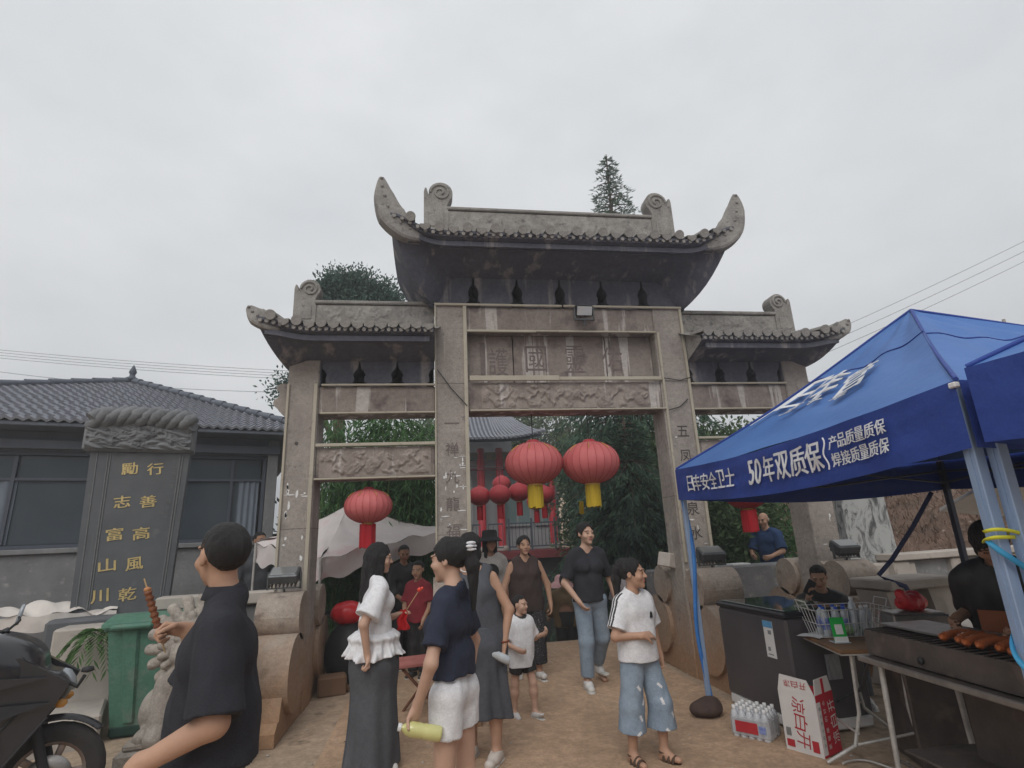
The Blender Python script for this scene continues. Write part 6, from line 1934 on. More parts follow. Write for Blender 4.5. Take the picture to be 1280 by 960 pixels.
# ------------------------------------------------------------------ blue canopy tents
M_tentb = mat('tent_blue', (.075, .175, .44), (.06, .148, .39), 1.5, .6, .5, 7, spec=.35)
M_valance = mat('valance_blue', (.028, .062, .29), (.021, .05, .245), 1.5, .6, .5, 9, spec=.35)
M_print = mat('white_print', (.78, .79, .82), None, 10, .7)
M_leg = mat('pale_blue_steel', (.30, .40, .58), (.25, .34, .5), 5, .4, metal=.2); M_dleg = mat('dark_steel_leg', (.07, .085, .12), (.05, .06, .09), 5, .4, metal=.4)
M_redprint = mat('red_print', (.55, .08, .05), None, 10, .7)
rnt = random.Random(3)


def tent(label, A, B, Cc, Dd, ze, peak, zp, zb):
    """corners A, B, C, D (x, y) in order; eave height ze, valance bottom zb"""
    t = empty('canopy_tent', (0, 0, 0), 0, label, 'tent', 'blue canopy tents')
    cor = [Vector((*q, ze)) for q in (A, B, Cc, Dd)]; pk = Vector((*peak, zp))

    def slope(i):
        a, b_ = cor[i], cor[(i + 1) % 4]

        def fn(u, v):
            e = a + (b_ - a) * u
            e2 = e + Vector((0, 0, -.05 * math.sin(u * PI)))
            p = e2 + (pk - e2) * v
            hip = abs(2 * u - 1)
            sag = -.06 * math.sin(v * PI) * (1 - .35 * hip ** 3) - .015 * math.sin(u * 21 + v * 4) * (1 - v) * v * 3 - .012 * math.sin(v * 26 + u * 9) * (1 - hip)
            return p + Vector((0, 0, sag))
        return fn
    for i in range(4):
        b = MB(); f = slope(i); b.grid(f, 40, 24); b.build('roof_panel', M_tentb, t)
        b = MB()
        n_ = (cor[(i + 1) % 4] - cor[i]); L_ = n_.length; o = Vector((n_.y, -n_.x, 0)).normalized()
        if o.dot(((cor[0] + cor[2]) / 2) - cor[i]) > 0: o = -o

        def val(u, v, i=i, o=o, L_=L_):
            e = cor[i] + (cor[(i + 1) % 4] - cor[i]) * u + Vector((0, 0, -.05 * math.sin(u * PI)))
            hgt = ze - zb
            w_ = .010 * math.sin(u * L_ * 4 + v * 2.5) * v + .0035 * math.sin(u * L_ * 15 + 2 - v * 4) + .004 * math.sin(v * 14 + u * 11)
            return e + o * (.012 + w_ * min(1, 8 * u, 8 * (1 - u))) + Vector((0, 0, -hgt * v - .02 * math.sin(u * PI) * v))
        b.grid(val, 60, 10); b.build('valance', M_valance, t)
        if i == 0: v0 = val; f0 = f
        if i == 1: f1 = f; v1 = val
        b = MB(); b.tube([f(0, v) + Vector((0, 0, .006)) for v in np.linspace(0, 1, 20)], .011, 5); b.build('seam', M_valance, t)
    b = MB(); b.tube([slope(0)(u, .62) + Vector((0, 0, .004)) for u in np.linspace(0, 1, 20)], .005, 4); b.tube([slope(1)(u, .62) + Vector((0, 0, .004)) for u in np.linspace(0, 1, 20)], .005, 4); b.build('seam', M_valance, t)
    return t, v0, v1, f0, f1, cor, pk


TA, TB, TC, TD = (.74, -1.12), (.60, -4.25), (3.45, -4.35), (3.55, -1.25)
t1, val0, val1, sl0, sl1, cor, pk = tent('blue canopy tent with white Chinese lettering over the snack stall', TA, TB, TC, TD, 2.13, (2.15, -2.68), 3.16, 1.84)


def on_val(u, v):                       # u 0..1 along the valance, v 0..1 downwards
    p = val0(u, v); q = val0(u, v); return p + Vector((-.015, 0, 0))


LV = 3.13
for k, ch in enumerate('日丰安全卫士'):
    lettering('print', [(ch, .112 + .047 * k, -(.50 - .006 * k), .042, .46, 0, .018)], lambda u, v: on_val(u, -v), M_print, t1, out=(-.0015, 0, 0))
for u_, ch, wd in ((.470, '50', .05), (.528, '年', .046), (.579, '双', .047), (.631, '质', .049), (.682, '保', .048)):
    lettering('print', [(ch, u_, -.46, wd, .56, 0, .022)], lambda u, v: on_val(u, -v), M_print, t1, out=(-.0015, 0, 0))
b = MB(); b.tube([on_val(.716 + .0025 * math.sin(q * .9), .16 + .60 * q / 10) for q in range(11)], .005, 5); b.build('print', M_print, t1)
for j, tx in enumerate(('产品质量质保', '焊接质量质保')):
    for k, ch in enumerate(tx):
        lettering('print', [(ch, .741 + .0235 * k, -(.30 + .32 * j), .0215, .25, 0, .016)], lambda u, v: on_val(u, -v), M_print, t1, out=(-.0015, 0, 0))


def on_slope(u, v): return sl0(u, v) + Vector((-.012, 0, .032))


for ch, u_, v_ in (('日', .265, .475), ('丰', .45, .475), ('管', .655, .43)):
    lettering('print', [(ch, u_, v_, .17, .20, 0, .025)], on_slope, M_print, t1, out=(0, 0, .002))
for ch, u_, v_ in (('五', .33, .36), ('十', .475, .355), ('年', .63, .32)):
    lettering('print', [(ch, u_, v_, .075, .085, 0, .02)], on_slope, M_print, t1, out=(0, 0, .002))
lettering('print', [('/', .155, .40, .06, .22)], on_slope, M_print, t1)
# white patch with red emblem on the right panel


def on_slope1(u, v): return sl1(u, v) + Vector((0, -.004, .012))


b = MB(); b.grid(lambda u, v: on_slope1(.30 + .26 * u, .17 + .20 * v), 8, 6); b.build('print', M_print, t1)
b = MB(); b.grid(lambda u, v: on_slope1(.36 + .14 * u, .22 + .035 * v + .02 * math.sin(u * 7)) + Vector((0, -.002, .004)), 8, 3); b.build('print', M_redprint, t1)
b = MB(); b.grid(lambda u, v: on_slope1(.42 + .09 * u, .30 + .03 * v) + Vector((0, -.002, .004)), 6, 3); b.build('print', M_redprint, t1)
b = MB(); b.grid(lambda u, v: on_slope1(.64 + .22 * u, .20 + .045 * v), 6, 3); b.build('print', M_print, t1)
b = MB(); b.grid(lambda u, v: on_slope1(.64 + .22 * u, .33 + .045 * v), 6, 3); b.build('print', M_print, t1)


def leg_pair(t, x, y, zt, m, w_=.05, foot=True):
    b = MB(); b.box((x, y, zt / 2), (w_, w_, zt), bev=.004); b.box((x - w_ * .5 - .001, y, zt / 2), (.004, .014, zt)); lg = b.build('leg', m, t)
    b = MB(); b.box((x, y, .62), (w_ * .72, w_ * .72, 1.2)); b.build('inner_tube', M_dleg, lg)
    if foot: b = MB(); b.box((x, y, .006), (.11, .11, .012)); b.build('foot_plate', M_dleg, lg)
    return lg


leg_pair(t1, TA[0] + .03, TA[1] - .02, 2.12, M_leg, .04); leg_pair(t1, TD[0] - .03, TD[1] - .03, 2.12, M_dleg, .05)
leg_pair(t1, TB[0] + .05, TB[1] + .055, 2.12, M_leg, .052); leg_pair(t1, TC[0] - .03, TC[1] + .03, 2.12, M_dleg, .05)
b = MB()
for (p, q) in ((TA, TD), (TB, TC), (TA, TB), (TD, TC)):                # scissor struts under the roof
    ce_ = Vector((2.1, -2.7, 0)); p, q = Vector((*p, 0)), Vector((*q, 0)); p += (ce_ - p).normalized() * .09; q += (ce_ - q).normalized() * .09; m_ = (p + q) / 2; m_ += (ce_ - m_).normalized() * .06
    for (a_, z0_, c_, z1_) in ((p, 2.02, m_, 1.90), (p, 1.90, m_, 2.06), (m_, 1.90, q, 2.02), (m_, 2.06, q, 1.90)):
        d_ = Vector((0, 0, .0)); b.tube([a_ + Vector((0, 0, z0_)), c_ + Vector((0, 0, z1_))], .011, 5)
b.build('strut_frame', M_dleg, t1)
b = MB(); b.box((TB[0] - .012, TB[1] + .005, 2.11), (.028, .034, .024), bev=.004); b.build('corner_joint', M_white, t1)

T2 = ((.575, -4.33), (.44, -7.4), (3.5, -7.5), (3.5, -4.48))
t2, v20, v21, s20, s21, _, _ = tent('plain blue canopy tent nearer the camera, cut by the right edge', *T2, 2.16, (2.05, -5.9), 3.05, 1.85)
leg_pair(t2, T2[0][0] + .135, T2[0][1] + .085, 2.14, M_leg, .052); leg_pair(t2, T2[3][0] - .03, T2[3][1] - .03, 2.14, M_dleg); leg_pair(t2, T2[1][0] + .03, T2[1][1] + .03, 2.14, M_leg); leg_pair(t2, T2[2][0] - .03, T2[2][1] + .03, 2.14, M_dleg)


def strap(label, pts, m, wd=.02, nm='strap', cat='strap'):
    b = MB(); P = [Vector(p) for p in pts]
    vs = []
    for i, p in enumerate(P):
        d = (P[min(i + 1, len(P) - 1)] - P[max(i - 1, 0)]).normalized(); s_ = d.cross(Vector((.3, 1, .15))).normalized() * wd / 2
        vs += [p - s_, p + s_]
    b.add(vs, [(2 * i, 2 * i + 1, 2 * i + 3, 2 * i + 2) for i in range(len(P) - 1)], 0, True)
    o = b.build(nm, m); so = o.modifiers.new('thickness', 'SOLIDIFY'); so.thickness = .003
    return tag(o, label, cat)


M_yel = mat('yellow_strap', (.66, .66, .05), None, 8, .6); M_cyan = mat('cyan_ribbon', (.05, .30, .52), (.03, .22, .42), 8, .5); M_ribb = mat('blue_ribbon', (.05, .2, .52), (.03, .13, .4), 6, .45); M_nstrap = mat('navy_strap', (.03, .045, .12), None, 9, .6)
bx, by = TB[0] + .08, TB[1] + .045
strap('yellow plastic strap tied round the pale blue tent legs', [(bx + .095 * math.cos(R(a)), by + .055 * math.sin(R(a)), 1.52 + .012 * math.sin(R(a * 2)) - .03 * a / 360) for a in range(180, 600, 15)] + [(bx + .16, by - .03, 1.475), (bx + .45, by - .02, 1.46), (bx + .9, by - .05, 1.47)], M_yel, .014)
strap('cyan plastic ribbon wound down round the pale blue tent legs', [(bx + .088 * math.cos(R(a)), by + .052 * math.sin(R(a)), 1.47 - .62 * (a - 180) / 500) for a in range(180, 680, 10)], M_cyan, .022)
lx, ly = TA[0] + .03, TA[1] - .02
strap('bright blue ribbon twisted along the thin front tent leg', [(lx - .012 + .03 * math.cos(z * 4.4), ly - .024 + .012 * math.sin(z * 4.4), z) for z in np.linspace(1.86, .05, 60)], M_ribb, .034)
strap('navy strap stretched from the tent frame down to the stone table', [(3.42, -1.2, 1.82), (3.2, -1.12, 1.5), (2.98, -1.0, 1.18), (2.86, -.92, 1.03), (2.84, -1.08, .98), (2.98, -1.09, .93), (3.05, -1.085, .80)], M_nstrap, .045)
# stone weight on the foot of the front leg
b = MB(); F = Field((-.2, -.2, -.02), (.2, .2, .22), .01); F.ell((0, 0, .06), (.14, .11, .07), .02); F.ell((.04, .02, .09), (.09, .08, .06), .03); F.ripple(.010, 26, 3); F.cut((0, 0, -1), 0.0)
V_, Q_ = F.surf(); tag(link('weight_stone', np_mesh('weight_stone', V_, Q_, mat('brown_stone', (.085, .055, .045), (.055, .035, .03), 9, .9, .4, 40)), None, (lx - .05, ly - .03, 0)), 'dark brown stone weighing down the foot of the front tent leg', 'stone')

# ------------------------------------------------------------------ freezer
M_frz = mat('freezer_dark_grey', (.085, .077, .083), (.066, .06, .066), 3, .42, .03, 20, spec=.45); M_frzd = mat('freezer_dark', (.018, .018, .024), None, 4, .4)
fz = empty('chest_freezer', (1.09, -.86, 0), R(3.5), 'dark grey chest freezer with a glass lid and pale base beside the right main pillar', 'freezer')


def fbox(name, x0, x1, y0, y1, z0, z1, m, bev=.012, p=None):
    b = MB(); b.box(((x0 + x1) / 2, (y0 + y1) / 2, (z0 + z1) / 2), (x1 - x0, y1 - y0, z1 - z0), bev=bev); return b.build(name, m, p or fz)


fbox('cabinet', 0, .66, -1.0, -.03, .10, .84, M_frz, .02); fbox('base', .01, .65, -.99, -.04, .02, .098, M_white, .01)
fbox('rim', -.012, .672, -1.012, -.018, .842, .885, M_frzd, .014); fbox('lid_glass', .03, .63, -.97, -.06, .886, .897, mat('lid_glass', (.05, .075, .075), (.07, .10, .095), 2, .07, coat=.6), .004)
lb = fbox('energy_label', -.004, -.001, -.83, -.71, .52, .80, M_white, 0); fbox('label_band', -.007, -.0045, -.83, -.71, .75, .80, mat('label_blue', (.12, .35, .62), None, 9, .6), 0, lb)
fbox('label_print', -.007, -.0045, -.805, -.765, .70, .73, mat('print_grey', (.25, .26, .28), None, 9, .8), 0, lb); fbox('label_print', -.007, -.0045, -.80, -.735, .54, .548, bpy.data.materials['print_grey'], 0, lb)
fbox('label_print', -.007, -.0045, -.77, -.74, .57, .60, bpy.data.materials['print_grey'], 0, lb)
fbox('vent_sticker', .30, .42, -1.016, -1.001, .38, .56, mat('grey_sticker', (.35, .35, .36), (.22, .22, .23), 14, .8, stretch=(3, 3, 1)), 0)

# ------------------------------------------------------------------ folding table with basket, sign and so on
M_tabletop = mat('brown_table_top', (.23, .125, .06), (.15, .08, .04), 5, .5, .1, 30, stretch=(1, 6, 6), spots=(.06, .045, .04), spot_scale=4, spot_pos=(.5, .7))
M_whitemetal = mat('worn_white_metal', (.55, .54, .52), (.38, .36, .34), 14, .45, metal=.3); M_wire = mat('white_wire', (.66, .66, .66), None, 9, .4)
tb = empty('folding_table', (1.42, -2.12, 0), R(-14), 'folding table with a worn brown top and white bent steel legs', 'table')
b = MB(); b.box((0.06, .02, .712), (.52, .86, .026), bev=.006); b.build('table_top', M_tabletop, tb)
b = MB(); b.box((0.06, .02, .693), (.50, .84, .012)); b.build('frame', M_whitemetal, tb)
for (yy, s_) in ((-.34, 1), (.36, -1)):
    b = MB(); b.tube([(-.10, yy, .69), (-.12, yy, .32), (-.17, yy + .03 * s_, .12), (-.36, yy + .05 * s_, .015)], .013, 8); b.build('leg', M_whitemetal, tb)
    b = MB(); b.tube([(.22, yy, .69), (.20, yy, .35), (.22, yy, .16), (.38, yy, .015)], .013, 8); b.build('leg', M_whitemetal, tb)
    b = MB(); b.tube([(-.165, yy, .135), (.21, yy, .2)], .009, 6); b.build('brace', M_whitemetal, tb)
b = MB(); b.tube([(-.15, -.34, .2), (-.15, .36, .2)], .009, 6); b.build('brace', M_whitemetal, tb)
b = MB(); b.tube([(0, -.4, .68), (.02, -.1, .4), (.0, .35, .2)], .012, 6); b.build('brace', M_grey_metal, tb)

bk = empty('wire_basket', (1.56, -2.0, .727), R(-10), 'white wire basket full of drink bottles on the brown table', 'basket')
b = MB(); W0, W1, D0, D1, Hb = .24, .29, .13, .17, .20
for (z, wx, wy) in ((0.006, W0, D0), (Hb * .5, (W0 + W1) / 2, (D0 + D1) / 2), (Hb, W1, D1)):
    b.tube([(-wx, -wy, z), (wx, -wy, z), (wx, wy, z), (-wx, wy, z), (-wx, -wy, z)], .0038, 5, caps=False)
b.build('rim_wire', M_wire, bk)
for k in range(13):
    f_ = -1 + 2 * k / 12
    for sg in (-1, 1): b = MB(); b.cyl((f_ * W0, sg * D0, .006), (f_ * W1, sg * D1, Hb), .0028, n=5); b.build('wire_bar', M_wire, bk)
for k in range(7):
    f_ = -1 + 2 * k / 6
    for sg in (-1, 1): b = MB(); b.cyl((sg * W0, f_ * D0, .006), (sg * W1, f_ * D1, Hb), .0028, n=5); b.build('wire_bar', M_wire, bk)
    b = MB(); b.cyl((-W0, f_ * D0, .006), (W0, f_ * D0, .006), .0025, n=4); b.build('wire_bar', M_wire, bk)
for sg in (-1, 1):
    b = MB(); x_ = sg * (W1 + .004); b.tube([(x_, -.08, Hb), (x_ + sg * .02, -.08, Hb + .055), (x_ + sg * .02, .08, Hb + .055), (x_, .08, Hb)], .0045, 6); b.build('handle', M_wire, bk)
M_bluelab = mat('blue_bottle_label', (.03, .08, .42), (.5, .55, .65), 12, .5); M_bcap = mat('blue_cap', (.02, .09, .5), None, 9, .4); M_greenlab = mat('green_bottle_label', (.20, .42, .16), (.5, .55, .4), 16, .5)
bw = bk.matrix_basis if False else Matrix.LocRotScale(bk.location, bk.rotation_euler.to_quaternion(), None)
spots = [(-.17, -.06, 0), (-.10, -.07, 0), (-.03, .05, 1), (-.03, -.07, 1), (.04, -.07, 2), (.11, -.07, 3), (.17, -.05, 3), (-.15, .06, 0), (.05, .06, 1), (.13, .06, 3)]
blab = ['blue capped bottle at the left end of the basket, front row', 'blue capped bottle second from the left in the front row of the basket', 'blue capped bottle in the back row behind the middle of the basket', 'blue capped bottle in the front row beside the tallest clear bottle',
        'tallest clear bottle in the middle of the wire basket', 'white capped clear bottle right of the tallest one, front row of the basket', 'white capped clear bottle at the right end of the basket, front row', 'blue capped bottle at the left end of the basket, back row', 'blue capped bottle in the back row behind the tallest clear bottle', 'white capped clear bottle in the back row at the right of the basket']
for k, (x, y, ty) in enumerate(spots):
    w_ = bw @ Vector((x, y, .105 + (.03 if ty == 2 else 0)))
    bottle(blab[k],
           tuple(w_), (.12 * math.sin(k * 2), .1 * math.cos(k * 3), 1), M_clear, M_bcap if ty in (0, 1) else M_capw, .03, .20 + (.07 if ty == 2 else 0),
           group=None if ty == 2 else ('blue labelled bottles in the basket' if ty in (0, 1) else 'white capped bottles in the basket'), lab_c=M_bluelab if ty in (0, 1) else None)
w_ = bw @ Vector((-.04, -.10, .05))
bottle('bottle with pale green label lying in the front of the wire basket', tuple(w_), (1, .05, .05), M_clear, M_capg, .034, .20, lab_c=M_greenlab)
# payment sign: green board, white field left blank
ps = empty('payment_sign', (1.30, -2.27, .727), R(-12), 'small green payment sign with a white field standing on the brown table', 'sign')
b = MB(); rm = Matrix.Rotation(R(-9), 3, 'X'); b.box((0, 0, .085), (.098, .006, .17), rot=rm, bev=.002); b.build('board', mat('sign_green', (.02, .42, .075), None, 9, .35), ps)
b = MB(); b.box(Vector((0, 0, .085)) + rm @ Vector((0, -.0042, -.064)), (.097, .002, .04), rot=rm); b.build('lower_band', M_white, ps)
b = MB(); b.box(Vector((0, 0, .085)) + rm @ Vector((0, -.0042, .005)), (.052, .002, .066), rot=rm); b.build('white_field', M_white, ps)
b = MB(); b.box((0, .012, .004), (.115, .09, .006), bev=.002); b.build('stand', M_clear, ps)
b = MB(); b.grid(lambda u, v: (.11 * (u - .5), .07 * (v - .5) + .03 * math.sin(u * 3), .02 + .14 * v + .015 * math.sin(u * 5)), 8, 8)
tag(b.build('paper_sheet', mat('pink_paper', (.62, .36, .32), (.55, .31, .28), 6, .8), None, (1.78, -2.20, .735), (0, 0, R(-20))), 'pink paper packet leaning behind the basket at the end of the grill', 'paper')
b = MB(); b.grid(lambda u, v: (.24 * (u - .5), .2 * (v - .5), .006 + .004 * math.sin(u * 8 + v * 5)), 10, 8)
tag(b.build('napkin', M_white, None, (1.33, -1.98, .727), (0, 0, .3)), 'white paper sheet under the wire basket on the table', 'paper')

# ------------------------------------------------------------------ grill with sausages
M_iron = mat('sooty_iron', (.13, .108, .098), (.075, .063, .059), 5, .5, .2, 40, metal=.3, spots=(.19, .145, .12), spot_scale=6, spot_pos=(.55, .75)); M_steel = mat('scuffed_steel', (.42, .40, .38), (.25, .235, .225), 7, .35, .1, 60, metal=.75)
gr = empty('charcoal_grill', (1.30, -3.42, 0), R(-3), 'long sooty black charcoal grill on a steel framed stand under the tent', 'grill')


def gbox(name, x0, x1, y0, y1, z0, z1, m, bev=.004, p=None):
    b = MB(); b.box(((x0 + x1) / 2, (y0 + y1) / 2, (z0 + z1) / 2), (x1 - x0, y1 - y0, z1 - z0), bev=bev); return b.build(name, m, p or gr)


gbox('front_panel', -.22, -.205, -1.2, .66, .755, .90, M_iron); gbox('back_panel', .22, .235, -1.2, .66, .755, .93, M_iron); gbox('end_panel', -.204, .219, .645, .66, .755, .90, M_iron); gbox('tray', -.204, .219, -1.2, .644, .755, .77, M_iron)
b = MB(); b.grid(lambda u, v: (-.2 + .41 * u, -1.19 + 1.82 * v, .80 + .025 * math.sin(u * 31 + v * 70) * math.sin(v * 97 + u * 9)), 12, 60); b.build('charcoal', mat('ash_charcoal', (.10, .095, .09), (.02, .02, .02), 20, .95, .6, 60), gr, kind='stuff')
bar = MB(); bar.cyl((-.225, 0, .903), (.235, 0, .915), .004, n=6); me = bar.mesh('grill_bar', M_iron)
for k in range(34): link('grill_bar', me, gr, (0, -1.18 + k * .055, 0))
gbox('rail', -.285, -.262, -1.2, .68, .715, .748, M_steel, .005); gbox('rail', .26, .28, -1.2, .68, .715, .748, M_steel, .005); gbox('rail', -.261, .259, .655, .68, .715, .748, M_steel, .005)
gbox('shelf', -.262, .26, -1.2, .655, .733, .745, M_iron)
for (x, y) in ((-.23, .55), (.23, .55), (-.23, -.45), (.23, -.45), (-.23, -1.1), (.23, -1.1)):
    b = MB(); b.cyl((x, y, .72), (x * 1.12, y, 0), .017, .015, n=8); b.build('leg', M_iron if y < .5 else M_whitemetal, gr)
gbox('lower_shelf', -.23, .23, -1.1, .5, .26, .275, M_iron); b = MB(); b.tube([(-.235, .55, .2), (-.24, -1.1, .2)], .01, 6); b.build('brace', M_iron, gr)
gbox('shade_panel', .05, .06, -1.1, .3, .28, .70, M_iron)
b = MB(); b.lathe([(0, .0), (.018, .0), (.02, .012), (0, .016)], (0, 0, 0), 10); o = b.build('knob', M_black, gr, (-.222, .22, .80), (0, R(-90), 0))
gbox('end_tray', -.12, .20, .10, .64, .922, .934, M_steel, .003)
M_saus = mat('grilled_sausage', (.50, .145, .045), (.38, .10, .03), 9, .3, .1, 40, coat=.4, spots=(.2, .05, .02), spot_scale=22, spot_pos=(.6, .72))
sb_ = MB(); n_ = 15
sb_.tube([((t - .5) * .27, .012 * math.sin(t * 3), .012 * math.sin(t * PI)) for t in np.linspace(0, 1, n_)], [.004] + [.021 + .0028 * math.sin(q * 2.6) for q in range(1, n_ - 1)] + [.004], 10)
me_s = sb_.mesh('sausage', M_saus)
gm = Matrix.LocRotScale(gr.location, gr.rotation_euler.to_quaternion(), None)
for k in range(9):
    p_ = gm @ Vector((-.06 + .012 * math.sin(k * 2), .12 - .078 * k, .935))
    o = link('sausage', me_s, None, tuple(p_), (0, 0, R(12 + 5 * math.sin(k * 1.7)))); tag(o, '%s orange brown sausage on the grill bars, counted from the far end' % ('first second third fourth fifth sixth seventh eighth ninth'.split()[k]), 'sausage', 'sausages on the grill')
# red plastic bag on a silver box at the grill end
F = Field((-.17, -.15, -.02), (.17, .15, .2), .008); F.ell((0, 0, .055), (.125, .085, .058), .03); F.ell((.04, .01, .085), (.07, .06, .05), .03); F.ell((-.09, 0, .07), (.05, .04, .05), .03); F.cap((-.12, 0, .09), (-.15, .0, .075), .018, .012, .02); F.cap((-.05, .0, .09), (-.10, .01, .125), .022, .034, .02); F.ripple(.010, 55, 4); F.ripple(.005, 130, 9); F.cut((0, 0, -1), 0.0)
V_, Q_ = F.surf(); tag(link('plastic_bag', np_mesh('plastic_bag', V_, Q_, M_redbag), None, (1.80, -2.42, .93), (0, 0, R(20))), 'red plastic bag lying on the silver box at the end of the grill', 'bag')
b = MB(); b.box((0, 0, .09), (.36, .24, .18), bev=.01); b.box((-.02, -.02, .186), (.34, .2, .012), rz=.06, bev=.003); tag(b.build('metal_box', M_steel, None, (1.80, -2.42, .74), (0, 0, R(-20))), 'silver box under the red bag at the far end of the grill', 'box')
b = MB(); b.box((0, 0, .365), (.5, .4, .73), bev=.01); tag(b.build('side_counter', M_iron, None, (1.82, -2.42, 0), (0, 0, R(-18))), 'dark side counter carrying the silver box beside the grill', 'counter')

# ------------------------------------------------------------------ cartons and bottled water on the ground
M_carton_w = mat('white_carton', (.66, .64, .63), (.58, .56, .55), 5, .8); M_carton_r = mat('red_carton', (.46, .02, .035), (.40, .016, .03), 5, .7); M_kraft = mat('inner_kraft', (.28, .18, .10), (.2, .13, .07), 5, .9); M_redink = mat('red_ink', (.45, .03, .04), None, 9, .8); M_greyink = mat('grey_ink', (.2, .2, .2), None, 9, .8)
cb = empty('drink_carton', (1.065, -2.03, 0), R(27), 'open red and white drinks carton with red Chinese lettering on the ground', 'carton')
x0, x1, y0, y1, Hc = -.115, .135, -.17, .10, .39


def cbox(name, a, c, m, p=None): b = MB(); b.box([(a[q] + c[q]) / 2 for q in range(3)], [abs(c[q] - a[q]) for q in range(3)]); return b.build(name, m, p or cb)


cbox('side_panel', (x0, y0, 0.004), (x0 + .006, y1, Hc), M_carton_w); cbox('front_panel', (x0 + .0065, y0, .004), (x1, y0 + .006, Hc), M_carton_r); cbox('side_panel', (x1 - .006, y0 + .0065, .004), (x1, y1, Hc), M_carton_r); cbox('back_panel', (x0 + .0065, y1 - .006, .004), (x1 - .0065, y1, Hc), M_kraft); cbox('bottom_panel', (x0 + .0065, y0 + .0065, .004), (x1 - .0065, y1 - .0065, .012), M_kraft)
b = MB(); b.prism([(y0, Hc), (y1, Hc), (y1 - .03, Hc + .11), (y0 + .04, Hc + .095)], (x0 - .002, 0, 0), (0, 1, 0), (0, 0, 1), (.004, 0, 0)); b.build('flap', M_carton_w, cb)
fl = MB(); fl.prism([(x0 + .01, Hc), (x1, Hc), (x1 - .03, Hc + .10), (x0 + .03, Hc + .10)], (0, y0 + .001, 0), (1, 0, 0), (0, 0, 1), (0, .004, 0)); flo = fl.build('flap', M_carton_w, cb)
cbox('print_band', (-.005, y0 - .004, Hc - .002), (.025, y0 - .0005, Hc + .095), M_carton_r, flo)
cbox('white_panel', (x0 + .008, y0 - .003, .02), (x0 + .055, y0 - .0005, Hc - .045), M_carton_w)
for k, ch in enumerate('凉白开'): lettering('print', [(ch, .082, .10 + .10 * k, .075, .085, R(96))], lambda u, v: (u, y0 - .003, v), M_carton_w, cb)
for k, ch in enumerate('更健康的好水'): lettering('print', [(ch, -.012, .06 + .05 * k + (.02 if k > 2 else 0), .032, .035, R(92))], lambda u, v: (u - .005, y0 - .003, v), M_carton_w, cb)
for k, ch in enumerate('凉白开'): lettering('print', [(ch, .19, .31 - .11 * k, .10, .095, R(-96))], lambda u, v: (x0 - .003, .15 - u, v), M_redink, cb)
for k, ch in enumerate('凉白开'): lettering('print', [(ch, .02 + .058 * k, Hc + .055, .048, .045, R(180))], lambda u, v: (x0 - .006, .04 - u, v), M_redink, cb)
for k, ch in enumerate('饮用水净含量'): lettering('print', [(ch, x0 + .032, .08 + .045 * k, .024, .026, R(90))], lambda u, v: (u, y0 - .005, v), M_greyink, cb)
cbox('print_block', (x0 - .004, .03, .03), (x0 - .0005, .085, .075), M_redink); cbox('print_block', (x0 - .004, -.145, .03), (x0 - .0005, -.10, .10), M_redink); cbox('print_block', (x0 - .004, .045, .10), (x0 - .0005, .08, .15), M_greyink)
wp = empty('water_pack', (.86, -1.70, 0), R(-52), 'shrink wrapped pack of small water bottles on the ground beside the carton', 'water pack')
wb = MB(); wb.lathe([(0, 0), (.026, 0), (.028, .01), (.028, .10), (.026, .112), (.028, .12), (.028, .15), (.022, .175), (.012, .19), (.013, .195), (.013, .21), (0, .212)], (0, 0, .004), 12); me_w = wb.mesh('small_bottle', mat('pale_bottle', (.60, .62, .66), (.5, .52, .56), 8, .2, coat=.5))
cap_ = MB(); cap_.lathe([(.0145, .192), (.0148, .215), (0, .216)], (0, 0, .004), 10); me_c = cap_.mesh('bottle_cap', M_capw)
for i in range(5):
    for j in range(4):
        o = link('small_bottle', me_w, wp, ((i - 2) * .058, (j - 1.5) * .058, 0)); link('bottle_cap', me_c, o)
b = MB(); b.box((0, 0, .085), (.302, .242, .15), bev=.02); b.build('film_wrap', mat('shrink_film', (.62, .63, .66), (.5, .51, .55), 10, .15, alpha=.45, coat=.5), wp)
b = MB(); b.box((-.02, -.1225, .085), (.17, .004, .075)); o_ = b.build('pack_label', M_redink, wp); b = MB(); b.box((.1, -.1225, .085), (.05, .003, .05)); b.build('pack_label', M_bluelab, wp)
# pale hose lying in loops
b = MB(); b.tube([(1.2 + .23 * math.cos(a) * (1 - .02 * a) + .05 * math.sin(a * 2.3), -2.95 + .22 * math.sin(a) + .03 * a, .012 + .006 * math.sin(a * 3)) for a in np.linspace(0, 15, 110)], .0065, 6)
tag(b.build('hose', mat('pale_hose', (.55, .54, .52), None, 9, .5)), 'thin pale hose lying in loops on the ground under the grill', 'hose')

# ------------------------------------------------------------------ vendors behind the grill
p = Person('vendor in dark clothes bending forward behind the charcoal grill', (1.85, -3.15, 0), (-.85, -.5), 1.56, h=.008, girth=1.15, skinm=M_skin_d, look=.2, nod=-.75, lean=(0, -.5),
           pose={'armR': ('ik', (1.52, -3.05, .98), (0, .3, -.9), (-.8, -.2, -.3)), 'armL': ('ik', (1.50, -3.45, .98), (0, -.3, -.9), (-.8, -.2, -.3))})
p.body((.9, .9)); p.hair('bob', vol=.02); p.top(M_black, 'shirt', .03, .9, .78, 'crew', boxy=.035, sleeve_loose=.03, seed=6); p.legs(C_dgrey, 'trousers', .02, 1.95, .02); p.shoes(bpy.data.materials['shade_shoe'])
b = MB(); b.grid(lambda u, v: (p.J['chest'][0] + .26 * (u - .5), p.J['chest'][1] - .17, p.J['pel'][2] - .35 + .55 * v), 6, 6); b.build('apron', mat('rust_apron', (.24, .075, .03), None, 5, .8), p.root)
